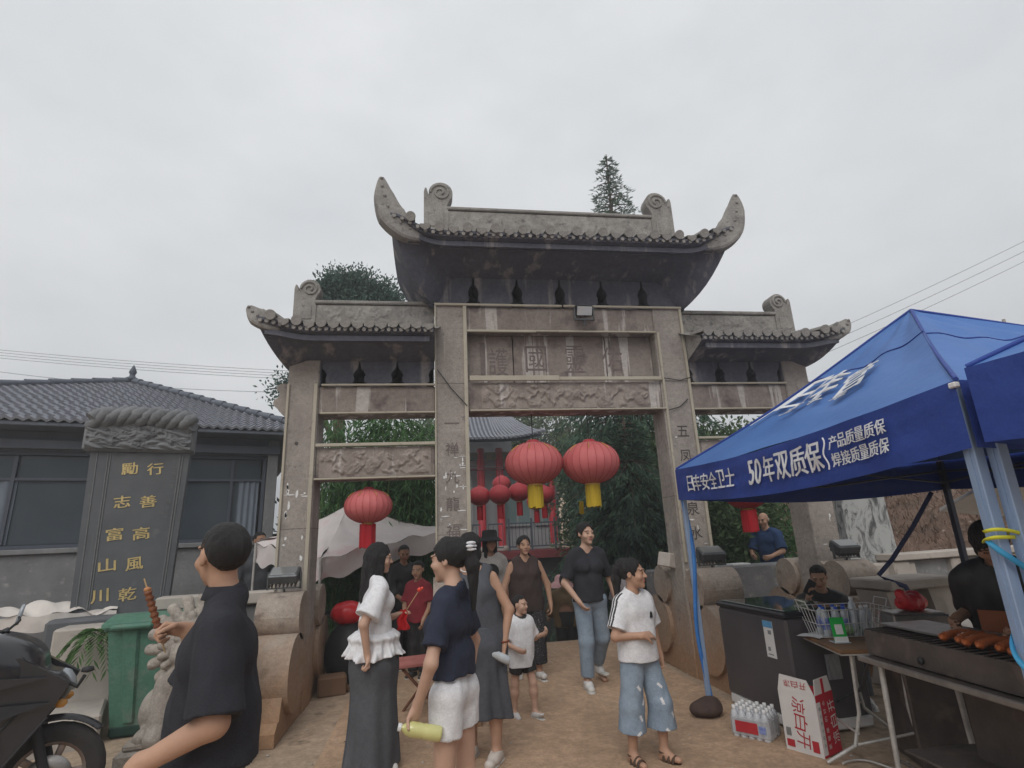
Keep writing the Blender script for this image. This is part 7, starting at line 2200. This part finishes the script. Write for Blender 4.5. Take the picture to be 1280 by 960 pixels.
p = Person('vendor in a blue top with dark hair behind the pale tent legs', (1.78, -3.75, 0), (-.9, -.4), 1.68, h=.009, skinm=M_skin_d, look=-.3, nod=-.35, female=True, pose={'armR': ('ik', (1.48, -3.70, 1.0), (0, .3, -.9), (-.8, -.2, -.3))})
p.body((.8, .5)); p.hair('long', vol=.03); p.top(C_blue, 'shirt', .02, 1.4, .80, 'crew', boxy=.02, seed=3); p.legs(C_dgrey, 'trousers', .02, 1.95, .02); p.shoes(bpy.data.materials['shade_shoe'])
# white sunshade board behind the vendors
b = MB(); b.box((0, 0, 0), (1.9, .9, .035), rot=Matrix.Rotation(R(8), 3, 'Y') @ Matrix.Rotation(R(-14), 3, 'X'), bev=.004); tag(b.build('white_board', M_white, None, (4.55, -1.6, 1.62), (0, 0, R(-20))), 'flat white board roof of a small stand behind the tent legs', 'board')
b = MB()
for (x, y) in ((-.6, .2), (.6, .2), (-.6, -.25), (.6, -.25)): b.cyl((x, y, -1.6), (x, y, -.02), .02, n=8)
tag(b.build('board_stand', M_grey_metal, None, (4.55, -1.6, 1.62), (0, 0, R(-20))), 'grey post frame under the flat white board behind the tent legs', 'stand')


# ------------------------------------------------------------------ red lanterns
M_lan = mat('lantern_red', (.55, .15, .15), (.47, .11, .112), 2.5, .55, .1, 30, sss=.0, spec=.35); M_lan2 = mat('lantern_deep_red', (.42, .045, .055), (.35, .03, .04), 2.5, .55)
M_rib = mat('lantern_rib', (.36, .016, .02), None, 9, .6); M_goldt = mat('gold_trim', (.66, .44, .12), (.5, .32, .08), 9, .45, metal=.2); M_tasy = mat('yellow_tassel', (.55, .40, .03), (.42, .29, .02), 24, .8, stretch=(1, 1, .1)); M_tasr = mat('red_tassel', (.42, .015, .025), (.32, .01, .018), 24, .8, stretch=(1, 1, .1))


def lantern_master(r, hz, tas_m, tas_l, tas_r, body_m, label, loc, group, rope=0.0, segs=22, gold=True):
    t = empty('red_lantern', loc, rnd.uniform(0, .2), label, 'lantern', group)
    b = MB(); n = segs * 4; vs = []; m_ = 16
    for i in range(m_ + 1):
        a = -PI / 2 * .93 + PI * .93 * i / m_
        for k in range(n):
            ph = (k % 4) / 4; sc = 1 - .022 * math.sin(ph * PI) * math.cos(a)
            an = 2 * PI * k / n; vs.append((r * math.cos(a) * sc * math.cos(an), r * math.cos(a) * sc * math.sin(an), hz * math.sin(a)))
    b.add(vs, [(i * n + k, i * n + (k + 1) % n, (i + 1) * n + (k + 1) % n, (i + 1) * n + k) for i in range(m_) for k in range(n)], 0, True); b.build('lantern_body', body_m, t)
    rb = MB(); rb.tube([(r * 1.004 * math.cos(a), 0, hz * 1.004 * math.sin(a)) for a in np.linspace(-1.42, 1.42, 14)], r * .0065, 4, caps=False); me = rb.mesh('rib', M_rib)
    gb = MB(); gb.tube([(r * 1.012 * math.cos(a), 0, hz * 1.012 * math.sin(a)) for a in np.linspace(.55, .95, 6)], r * .014, 4); gme = gb.mesh('gold_stripe', M_goldt)
    for k in range(segs):
        an = 2 * PI * k / segs
        link('rib', me, t, (0, 0, 0), (0, 0, an))
        if gold and k % 3 == 0: link('gold_stripe', gme, t, (0, 0, 0), (0, 0, an + .05))
    c0 = hz * math.sin(PI / 2 * .93)
    b = MB(); b.lathe([(0, c0 + hz * .10), (r * .17, c0 + hz * .10), (r * .22, c0 + hz * .05), (r * .24, c0 - .01)], (0, 0, 0), 20); b.build('cap', M_lan2, t)
    b = MB(); b.lathe([(r * .25, -c0 + .012), (r * .26, -c0 - hz * .05), (r * .2, -c0 - hz * .09), (0, -c0 - hz * .09)], (0, 0, 0), 20); b.build('base_ring', M_goldt, t)
    st_ = MB()
    for k in range(26):
        an = 2 * PI * k / 26; rr = tas_r * (.96 + .08 * rnd.random()); j = rnd.uniform(-.012, .012)
        st_.box((rr * math.cos(an), rr * math.sin(an), -c0 - hz * .05 - tas_l / 2 + j), (tas_r * .27, .004, tas_l), rz=an + PI / 2 + rnd.uniform(-.3, .3))
    st_.build('tassel', tas_m, t, kind='stuff')
    if rope: b = MB(); b.cyl((0, 0, c0), (0, 0, c0 + rope), .006, n=5); b.build('cord', M_black, t)
    return t


G1 = 'large lanterns under the lintel'
lantern_master(.345, .255, M_tasy, .25, .085, M_lan, 'large red lantern with yellow tassel, left of the pair under the lintel', (-.425, .20, 2.40), G1, .36)
lantern_master(.345, .255, M_tasy, .25, .085, M_lan, 'large red lantern with yellow tassel, right of the pair, touching its twin', (.262, .16, 2.385), G1, .37)
b = MB(); b.lathe([(.03, 0), (.034, -.16), (0, -.17)], (0, 0, 0), 10); tag(b.build('tassel', M_tasy, None, (.32, .95, 1.98)), 'lone yellow tassel hanging below the right large lantern', 'tassel')
lantern_master(.265, .19, M_tasr, .25, .085, M_lan, 'red lantern with red tassel hanging from the left wing lintel', (-2.335, .20, 1.97), None, .14)
lantern_master(.255, .19, M_tasr, .26, .085, M_lan2, 'red lantern with red tassel hanging in the right bay, cut by the tent', (2.22, .20, 1.96), None, .16)
G2 = 'row of small lanterns before the hall'
prx = lantern_master(.215, .185, M_tasr, .26, .055, M_lan2, 'small red lantern at the left end of the row, half behind the left main pillar', (-.72, 4.6, 2.36), G2, .3, 14, False)
for (x, y, z, lab) in ((-.33, 4.5, 2.37, 'small red lantern second from the left main pillar, before the red column'), (.08, 4.7, 2.42, 'small red lantern directly under the left large lantern'), (-.05, 6.4, 2.75, 'small dark red lantern further back above the row'), (.62, 4.9, 2.36, 'small red lantern between the two yellow tassels'), (.66, 6.0, 2.30, 'small red lantern low before the hall window'),
                       (2.72, 5.2, 2.55, 'small red lantern showing beside the right main pillar')):
    c = copy_tree(prx); c.location = (x, y, z); c['label'] = lab
b = MB(); b.tube([(-2.5, 4.55, 2.98), (-1, 4.58, 2.86), (.6, 4.75, 2.9), (2.7, 5.1, 3.2)], .008, 5); tag(b.build('lantern_wire', M_black), 'thin dark wire carrying the row of small lanterns', 'wire')
b = MB(); b.tube([(-2.5, 6.35, 3.35), (-.2, 6.4, 3.12), (1.0, 6.1, 3.1), (2.9, 6.0, 3.5)], .008, 5); tag(b.build('lantern_wire', M_black), 'thin dark wire further back carrying two small lanterns', 'wire')

# ------------------------------------------------------------------ white canopy with goods behind the left bay
M_canv = mat('white_canvas', (.64, .60, .59), (.54, .49, .48), 2.2, .75, .3, 14, spots=(.58, .40, .40), spot_scale=2.2, spot_pos=(.55, .7))
ct = empty('white_canopy', (0, 0, 0), 0, 'sagging white and pink stained canopy behind the left bay of the gate', 'canopy')
CC = [Vector((-2.97, 1.0, 1.42)), Vector((-1.38, 2.4, 1.72)), Vector((-2.6, 3.9, 1.72)), Vector((-4.0, 1.9, 1.64))]; CP = Vector((-2.86, 2.3, 2.13))
for i in range(4):
    a_, c_ = CC[i], CC[(i + 1) % 4]
    b = MB()

    def cf(u, v, a_=a_, c_=c_):
        e = a_ + (c_ - a_) * u; p_ = e + (CP - e) * v
        return p_ + Vector((0, 0, -.05 * math.sin(v * PI) - .02 * math.sin(u * 17 + v * 9) * (1 - v) + .015 * math.sin(u * 31 + v * 23) * (1 - v)))
    b.grid(cf, 30, 16)
    b.build('roof_panel', M_canv, ct)
    b = MB(); b.grid(lambda u, v: cf(u, 0) + Vector((.02 * math.sin(u * 14 + v * 3), .02 * math.cos(u * 11), -.26 * v + .02 * math.sin(u * 25) * v)), 30, 5); b.build('valance', M_canv, ct)
    b = MB(); b.cyl((a_.x, a_.y, -.1), (a_.x, a_.y, a_.z), .018, n=8); b.build('leg', M_whitemetal, ct)
# clutter in the shade: tables, dark sacks
def crate_table(label, x, y, w_, d_, h_, rz, m):
    t = empty('low_table', (x, y, 0), rz, label, 'table'); b = MB(); b.box((0, 0, h_), (w_, d_, .03), bev=.005); b.build('table_top', m, t)
    for sx in (-1, 1):
        for sy in (-1, 1): b = MB(); b.cyl((sx * w_ * .42, sy * d_ * .4, h_ - .015), (-sx * w_ * .3, sy * d_ * .4, 0), .013, n=6); b.build('leg', M_rust, t)
    return t


M_rust = mat('rusty_metal', (.20, .09, .055), (.13, .055, .035), 9, .8); M_pinkred = mat('faded_red_cloth', (.42, .16, .14), (.3, .1, .09), 6, .85)
crate_table('low folding table with a faded red top and crossed rusty legs on the path side', -1.72, -.35, .55, .4, .46, R(12), M_pinkred)
crate_table('dark table at the back under the white canopy', -2.55, 2.0, 1.1, .5, .7, R(30), M_black)
for k, (x, y, r_, m, lab) in enumerate(((-2.62, .95, .20, M_redbag, 'round red bundle on the dark sack beside the left pillar'), )):
    F = Field((-.25, -.25, -.02), (.25, .25, .3), .012); F.ell((0, 0, .13), (r_, .16, .13), .02); F.ripple(.008, 40, 5); V_, Q_ = F.surf()
    tag(link('bundle', np_mesh('bundle', V_, Q_, m), None, (x, y, .66)), lab, 'bundle')
for k, (x, y, sx, sz, lab) in enumerate(((-2.62, .98, .26, .36, 'dark sack standing under the round red bundle'), (-2.3, 1.5, .3, .42, 'black sack under the canopy behind the white blouse woman'), (-1.45, 1.35, .22, .4, 'dark bag standing behind the left main pillar'))):
    F = Field((-.4, -.4, -.02), (.4, .4, .95), .016); F.ell((0, 0, sz), (sx, .22, sz), .05); F.ripple(.012, 24, 7 + k); F.cut((0, 0, -1), 0.0); V_, Q_ = F.surf()
    tag(link('sack', np_mesh('sack', V_, Q_, M_black), None, (x, y, -.02)), lab, 'sack')
for (x, y, d, lab) in ((-2.72, .62, (.3, .22, .20), 'brown earthen block at the inner foot of the left pillar'), (-2.35, .75, (.5, .12, .07), 'thin brown plank lying behind the left pillar')):
    b = MB(); b.box((0, 0, d[2] / 2), d, bev=.02); tag(b.build('earth_block', mat('earth_brown', (.2, .12, .075), None, 5, .95), None, (x, y, .0), (0, 0, .2)), lab, 'block')

# ------------------------------------------------------------------ green wheeled bin
M_bin = mat('bin_green', (.085, .20, .145), (.07, .17, .125), 3, .5, .06, 12, spec=.4, spots=(.15, .20, .165), spot_scale=7, spot_pos=(.54, .74), fine=.15, streak=(.15, .21, .17), streak_amt=(.6, .7), streak_scale=(9, 9, 1.2))
bn = empty('wheelie_bin', (-4.10, -.02, 0), R(8), 'large green plastic wheeled bin beside the dark stele', 'bin')


def frust(z0, z1, w0, d0, w1, d1, y=0.0):
    return [(-w0 / 2, -d0 / 2 + y, z0), (w0 / 2, -d0 / 2 + y, z0), (w0 / 2, d0 / 2, z0), (-w0 / 2, d0 / 2, z0), (-w1 / 2, -d1 / 2 + y, z1), (w1 / 2, -d1 / 2 + y, z1), (w1 / 2, d1 / 2, z1), (-w1 / 2, d1 / 2, z1)]


FB = [(0, 3, 2, 1), (4, 5, 6, 7), (0, 1, 5, 4), (1, 2, 6, 5), (2, 3, 7, 6), (3, 0, 4, 7)]
b = MB(); b.add(frust(.07, .93, .78, .46, .98, .60), FB)
b.build('bin_body', M_bin, bn)
for x in (-.30, .30):
    b = MB(); b.add([(x * .84 - .05, -.235, .13), (x * .84 + .05, -.235, .13), (x + .07, -.305, .90), (x - .07, -.305, .90), (x * .84 - .035, -.26, .13), (x * .84 + .035, -.26, .13), (x + .05, -.325, .90), (x - .05, -.325, .90)], [(4, 5, 6, 7), (0, 4, 7, 3), (1, 2, 6, 5), (0, 1, 5, 4), (3, 7, 6, 2)]); b.build('front_rib', M_bin, bn)
b = MB(); b.box((0, 0, .93), (1.04, .66, .05), bev=.015); b.build('rim', M_bin, bn)
b = MB(); b.grid(lambda u, v: (-.53 + 1.06 * u, -.34 + .70 * v, .965 + .055 * math.sin(PI * min(1, v * 1.02)) + .0 * u), 10, 10); b.grid(lambda u, v: (-.53 + 1.06 * u, -.34 - .004 * v, .965 - .03 * v), 10, 2); b.build('lid', M_bin, bn)
for x in (-.28, .22):
    b = MB(); b.box((x, -.36, .935), (.34, .06, .05), bev=.018); b.build('handle', M_bin, bn)
b = MB(); b.box((.0, -.236, .17), (.22, .02, .13), rot=Matrix.Rotation(R(5), 3, 'X')); b.build('recess_shade', mat('bin_painted_shadow', (.012, .03, .022), None, 4, .7), bn)  # dark plate on the bin front, shadow of a hollow put into its colour
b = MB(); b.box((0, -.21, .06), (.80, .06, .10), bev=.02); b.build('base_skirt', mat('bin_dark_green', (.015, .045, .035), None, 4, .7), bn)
for x in (-.37, .37):
    b = MB(); b.cyl((x - .03, .12, .1), (x + .03, .12, .1), .1, n=20); b.build('wheel', M_black, bn)

# ------------------------------------------------------------------ stone lion in front of the left pillar
M_lion = mat('lion_stone', fine=.2, c1=(.40, .36, .315), c2=(.28, .25, .22), scale=5, rough=.92, bump=.5, bscale=45, spots=(.2, .18, .16), spot_scale=9, spot_pos=(.58, .72))
ln = empty('stone_lion', (-3.50, -1.05, 0), R(10), 'carved pale stone lion with a curled mane sitting behind the man in black', 'stone lion')
b = MB(); b.box((0, 0, .10), (.86, .62, .20), bev=.02); b.box((0, 0, .225), (.78, .56, .05), bev=.015); b.build('plinth', M_lion, ln)
F = Field((-.55, -.45, .22), (.55, .45, 1.22), .012)
F.ell((0, .12, .46), (.30, .27, .26), .05); F.ell((0, -.04, .62), (.24, .2, .26), .06)
F.ell((0, -.10, .88), (.23, .2, .2), .05); F.ell((0, -.28, .82), (.15, .11, .10), .04); F.ell((0, -.37, .86), (.06, .04, .035), .02)
for sx in (-1, 1):
    F.cap((sx * .17, -.16, .60), (sx * .19, -.24, .30), .085, .075, .04); F.cap((sx * .19, -.24, .29), (sx * .19, -.34, .27), .07, .06, .02); F.ell((sx * .27, .08, .38), (.12, .2, .16), .04); F.cap((sx * .28, .0, .27), (sx * .29, -.22, .26), .06, .055, .02)
    F.ell((sx * .10, -.275, .93), (.04, .035, .03), .015); F.ell((sx * .10, -.29, .975), (.055, .03, .02), .02); F.ell((sx * .2, -.08, 1.02), (.05, .035, .06), .02)
F.cap((-.09, -.37, .77), (.09, -.37, .77), .018, .018, .006, None, 's')
for k in range(17):                                                    # ridged fan of the mane round the head, two rows
    a = R(-62 + k * 19)
    F.cap((.16 * math.cos(a), -.13, .86 + .17 * math.sin(a)), (.33 * math.cos(a), -.07, .87 + .33 * math.sin(a)), .036, .044, .008)
    a = R(-52 + k * 19); F.cap((.16 * math.cos(a), -.19, .86 + .15 * math.sin(a)), (.235 * math.cos(a), -.18, .86 + .225 * math.sin(a)), .026, .032, .006)
F.ripple(.004, 60, 2); F.build('lion_body', M_lion, ln)
for sx in (-1, 1):
    for k in range(3): b = MB(); b.tube([(sx * (.17 + .03 * j), -.345 + .0 * j, .27 - .01 * j) for j in (k - .5, k)], .03, 6); b.build('toe', M_lion, ln)

# ------------------------------------------------------------------ black scooter at the left edge
M_paint = mat('black_scooter_paint', (.016, .016, .02), (.022, .022, .026), 3, .28, coat=.5, spec=.5); M_matte = mat('matte_black_plastic', (.028, .028, .031), (.02, .02, .022), 12, .6, .1, 80); M_tyre = mat('tyre_rubber', (.03, .028, .028), (.045, .04, .038), 10, .85, .3, 60); M_rustrim = mat('dull_rim', (.30, .20, .15), (.42, .38, .36), 6, .5, metal=.5); M_screen = mat('scooter_windscreen', (.30, .33, .36), (.24, .27, .3), 3, .08, coat=.7)
sc = empty('motor_scooter', (-3.96, -1.98, 0), R(22), 'black motor scooter at the left edge with its front wheel beside the green bin', 'scooter')
# local frame: front towards +x, wheel axle at x 0
wh = MB(); n = 30
prof = [(.19, -.045), (.235, -.055), (.27, -.045), (.288, -.015), (.288, .015), (.27, .045), (.235, .055), (.19, .045)]
vs = [(r_ * math.cos(2 * PI * k / n), y_, .288 + r_ * math.sin(2 * PI * k / n)) for r_, y_ in prof for k in range(n)]
wh.add(vs, [(i * n + k, i * n + (k + 1) % n, (i + 1) * n + (k + 1) % n, (i + 1) * n + k) for i in range(7) for k in range(n)], 0, True)
fw_ = wh.build('front_wheel', M_tyre, sc)
b = MB()
vs = [(r_ * math.cos(2 * PI * k / n), y_, .288 + r_ * math.sin(2 * PI * k / n)) for r_, y_ in ((.195, -.045), (.17, -.03), (.17, .03), (.195, .045)) for k in range(n)]
b.add(vs, [(i * n + k, i * n + (k + 1) % n, (i + 1) * n + (k + 1) % n, (i + 1) * n + k) for i in range(3) for k in range(n)], 0, True)
for k in range(5): a = 2 * PI * k / 5; b.box((.095 * math.cos(a), 0, .288 + .095 * math.sin(a)), (.17, .025, .04), rot=Matrix.Rotation(-a, 3, 'Y'), bev=.008)
b.cyl((0, -.05, .288), (0, .05, .288), .04, n=16); b.build('rim', M_rustrim, fw_)
b = MB(); b.lathe([(.06, 0), (.125, 0), (.125, .005), (.06, .005)], (0, 0, 0), 24); b.build('brake_disc', M_steel, fw_, (0, -.062, .288), (R(90), 0, 0))
b = MB()
for sy in (-1, 1): b.tube([(0, sy * .085, .288), (-.10, sy * .085, .62), (-.16, sy * .07, .8)], [.026, .03, .032], 10)
b.build('fork', M_matte, sc)
F = Field((-.42, -.12, .35), (.36, .12, .75), .009)                    # mudguard
F.ell((-.02, 0, .30), (.36, .085, .325), .02); F.ell((0, 0, .288), (.305, .2, .305), .004, 's'); F.cut((.35, 0, -1), -.42); F.cut((-.9, 0, -.35), .14); F.build('mudguard', M_paint, sc)
F = Field((-1.5, -.36, .22), (.12, .36, 1.12), .012)                   # front fairing and leg shield
F.cap((-.26, -.07, .92), (-.26, .07, .92), .17, .17, .05); F.cap((-.06, -.06, .78), (-.06, .06, .78), .11, .11, .06); F.cap((-.36, 0, .98), (-.62, 0, .60), .16, .14, .08, ((0, 1, 0), .62)); F.cap((-.52, 0, .46), (-1.4, 0, .38), .13, .13, .06, ((0, 1, 0), .62)); F.cap((-.30, 0, .72), (-.56, 0, .42), .14, .13, .06, ((0, 1, 0), .66))
F.ell((.02, 0, .55), (.2, .3, .14), .02, 's'); F.build('fairing', M_paint, sc)
for sy in (-1, 1):                                                     # layered side blades
    b = MB(); b.prism([(.06, .83), (.0, .70), (-.14, .50), (-.26, .30), (-.40, .13), (-1.15, .13), (-1.22, .62), (-.62, .72), (-.46, .98), (-.20, 1.0)], (0, sy * .17, 0), (1, 0, 0), (0, 0, 1), (0, sy * .05, 0)); b.build('side_panel', M_paint, sc)
    for (p_, q_) in (((-.02, .66), (-.34, .15)), ((-.16, .70), (-.55, .18)), ((-.30, .86), (-.95, .40))):
        b = MB(); b.tube([(p_[0], sy * .222, p_[1]), ((p_[0] + q_[0]) / 2 - .03, sy * .228, (p_[1] + q_[1]) / 2), (q_[0], sy * .222, q_[1])], .008, 6); b.build('trim_line', M_matte, sc)
    for (pts, m) in (([(-.02, .74), (-.30, .66), (-.70, .40), (-1.1, .30), (-.72, .50), (-.34, .76)], M_matte), ([(-.05, .88), (-.4, .82), (-.85, .52), (-1.2, .42), (-.85, .62), (-.42, .92)], M_paint), ([(-.22, .56), (-.5, .40), (-.9, .28), (-.6, .46)], M_matte)):
        b = MB(); b.prism(pts, (0, sy * .235, 0), (1, 0, 0), (0, 0, 1), (0, sy * .025, 0)); b.build('side_panel', m, sc)
    b = MB(); b.lathe([(0, .012), (.018, .012), (.030, .006), (.034, -.004)], (0, 0, 0), 18); b.lathe([(.02, .013), (.026, .017), (.030, .013)], (0, 0, 0), 18); b.build('badge', M_steel, sc, (-.20, sy * .20, .97), (R(90) * sy, 0, 0))
    b = MB(); b.tube([(-.10, sy * .20, .83), (-.02, sy * .14, .80), (.03, sy * .08, .77)], .010, 6); b.build('trim_line', M_steel, sc)
    b = MB(); b.lathe([(0, .03), (.02, .02), (.024, 0), (.012, -.02)], (0, 0, 0), 12, sx=1.5); b.build('indicator', mat('amber_lens', (.6, .28, .05), None, 6, .2, coat=.5), sc, (.02, sy * .115, .70))
b = MB(); b.lathe([(0, .03), (.05, .022), (.075, 0), (.07, -.02)], (0, 0, 0), 20, sy=.7); b.build('headlight', M_screen, sc, (.035, 0, .82), (0, R(65), 0))
b = MB(); b.grid(lambda u, v: (-.20 - .22 * v - .10 * (2 * u - 1) ** 2, .23 * (2 * u - 1) * (1 - .25 * v), 1.03 + .14 * v), 14, 8); o = b.build('windscreen', M_screen, sc); sm_ = o.modifiers.new('thickness', 'SOLIDIFY'); sm_.thickness = .005
b = MB(); b.tube([(-.42 - .10 * (2 * u - 1) ** 2, .175 * (2 * u - 1), 1.17) for u in np.linspace(0, 1, 12)], .008, 6); b.build('screen_frame', M_matte, sc)
b = MB(); b.tube([(-.42, -.36, 1.10), (-.36, -.2, 1.13), (-.34, 0, 1.09), (-.36, .2, 1.13), (-.42, .36, 1.10)], .016, 8); b.build('handlebar', M_matte, sc)
for sy in (-1, 1):
    b = MB(); b.cyl((-.42, sy * .34, 1.10), (-.44, sy * .46, 1.085), .021, n=10); b.build('grip', M_matte, sc)
    b = MB(); b.tube([(-.36, sy * .26, 1.13), (-.33, sy * .34, 1.17), (-.35, sy * .40, 1.19)], .008, 6); ms = b.build('mirror', M_matte, sc); b = MB(); b.lathe([(0, -.012), (.065, -.01), (.07, .0), (.06, .012), (0, .014)], (0, 0, 0), 16, sy=.62); b.build('mirror_glass', M_screen, ms, (-.35, sy * .43, 1.20), (0, R(-80), R(10)))
F = Field((-1.6, -.25, .55), (-.78, .25, .95), .014); F.cap((-.95, 0, .74), (-1.5, 0, .80), .10, .12, .04, ((0, 1, 0), .65)); F.cut((0, 0, -1), -.62); F.build('seat', M_matte, sc)
b = MB(); vs = [(r_ * math.cos(2 * PI * k / n) - 1.35, y_ * 1.1, .288 + r_ * math.sin(2 * PI * k / n)) for r_, y_ in prof for k in range(n)]; b.add(vs, [(i * n + k, i * n + (k + 1) % n, (i + 1) * n + (k + 1) % n, (i + 1) * n + k) for i in range(7) for k in range(n)], 0, True); b.cyl((-1.35, -.04, .288), (-1.35, .04, .288), .19, n=20); b.build('rear_wheel', M_tyre, sc)
b = MB(); b.tube([(.02, -.16, .84), (.10, -.2, .80), (.13, -.2, .86)], .012, 6); b.lathe([(0, .02), (.03, .012), (.035, -.01), (0, -.02)], (.14, -.2, .89), 10); b.build('hook_lamp', M_matte, sc)


# ------------------------------------------------------------------ thin haze volume added round everything to lift the darkest tones
hz_m = bpy.data.materials.new('added_thin_haze'); hz_m.use_nodes = True
n_ = hz_m.node_tree; n_.nodes.remove(n_.nodes['Principled BSDF'])
pv = n_.nodes.new('ShaderNodeVolumePrincipled'); pv.inputs['Color'].default_value = (.9, .92, .95, 1); pv.inputs['Density'].default_value = .0065; pv.inputs['Anisotropy'].default_value = .2
n_.links.new(pv.outputs[0], n_.nodes['Material Output'].inputs['Volume'])
b = MB(); b.box((0, 0, 12), (520, 520, 30)); b.build('haze', hz_m, kind='stuff')

bpy.context.view_layer.update()
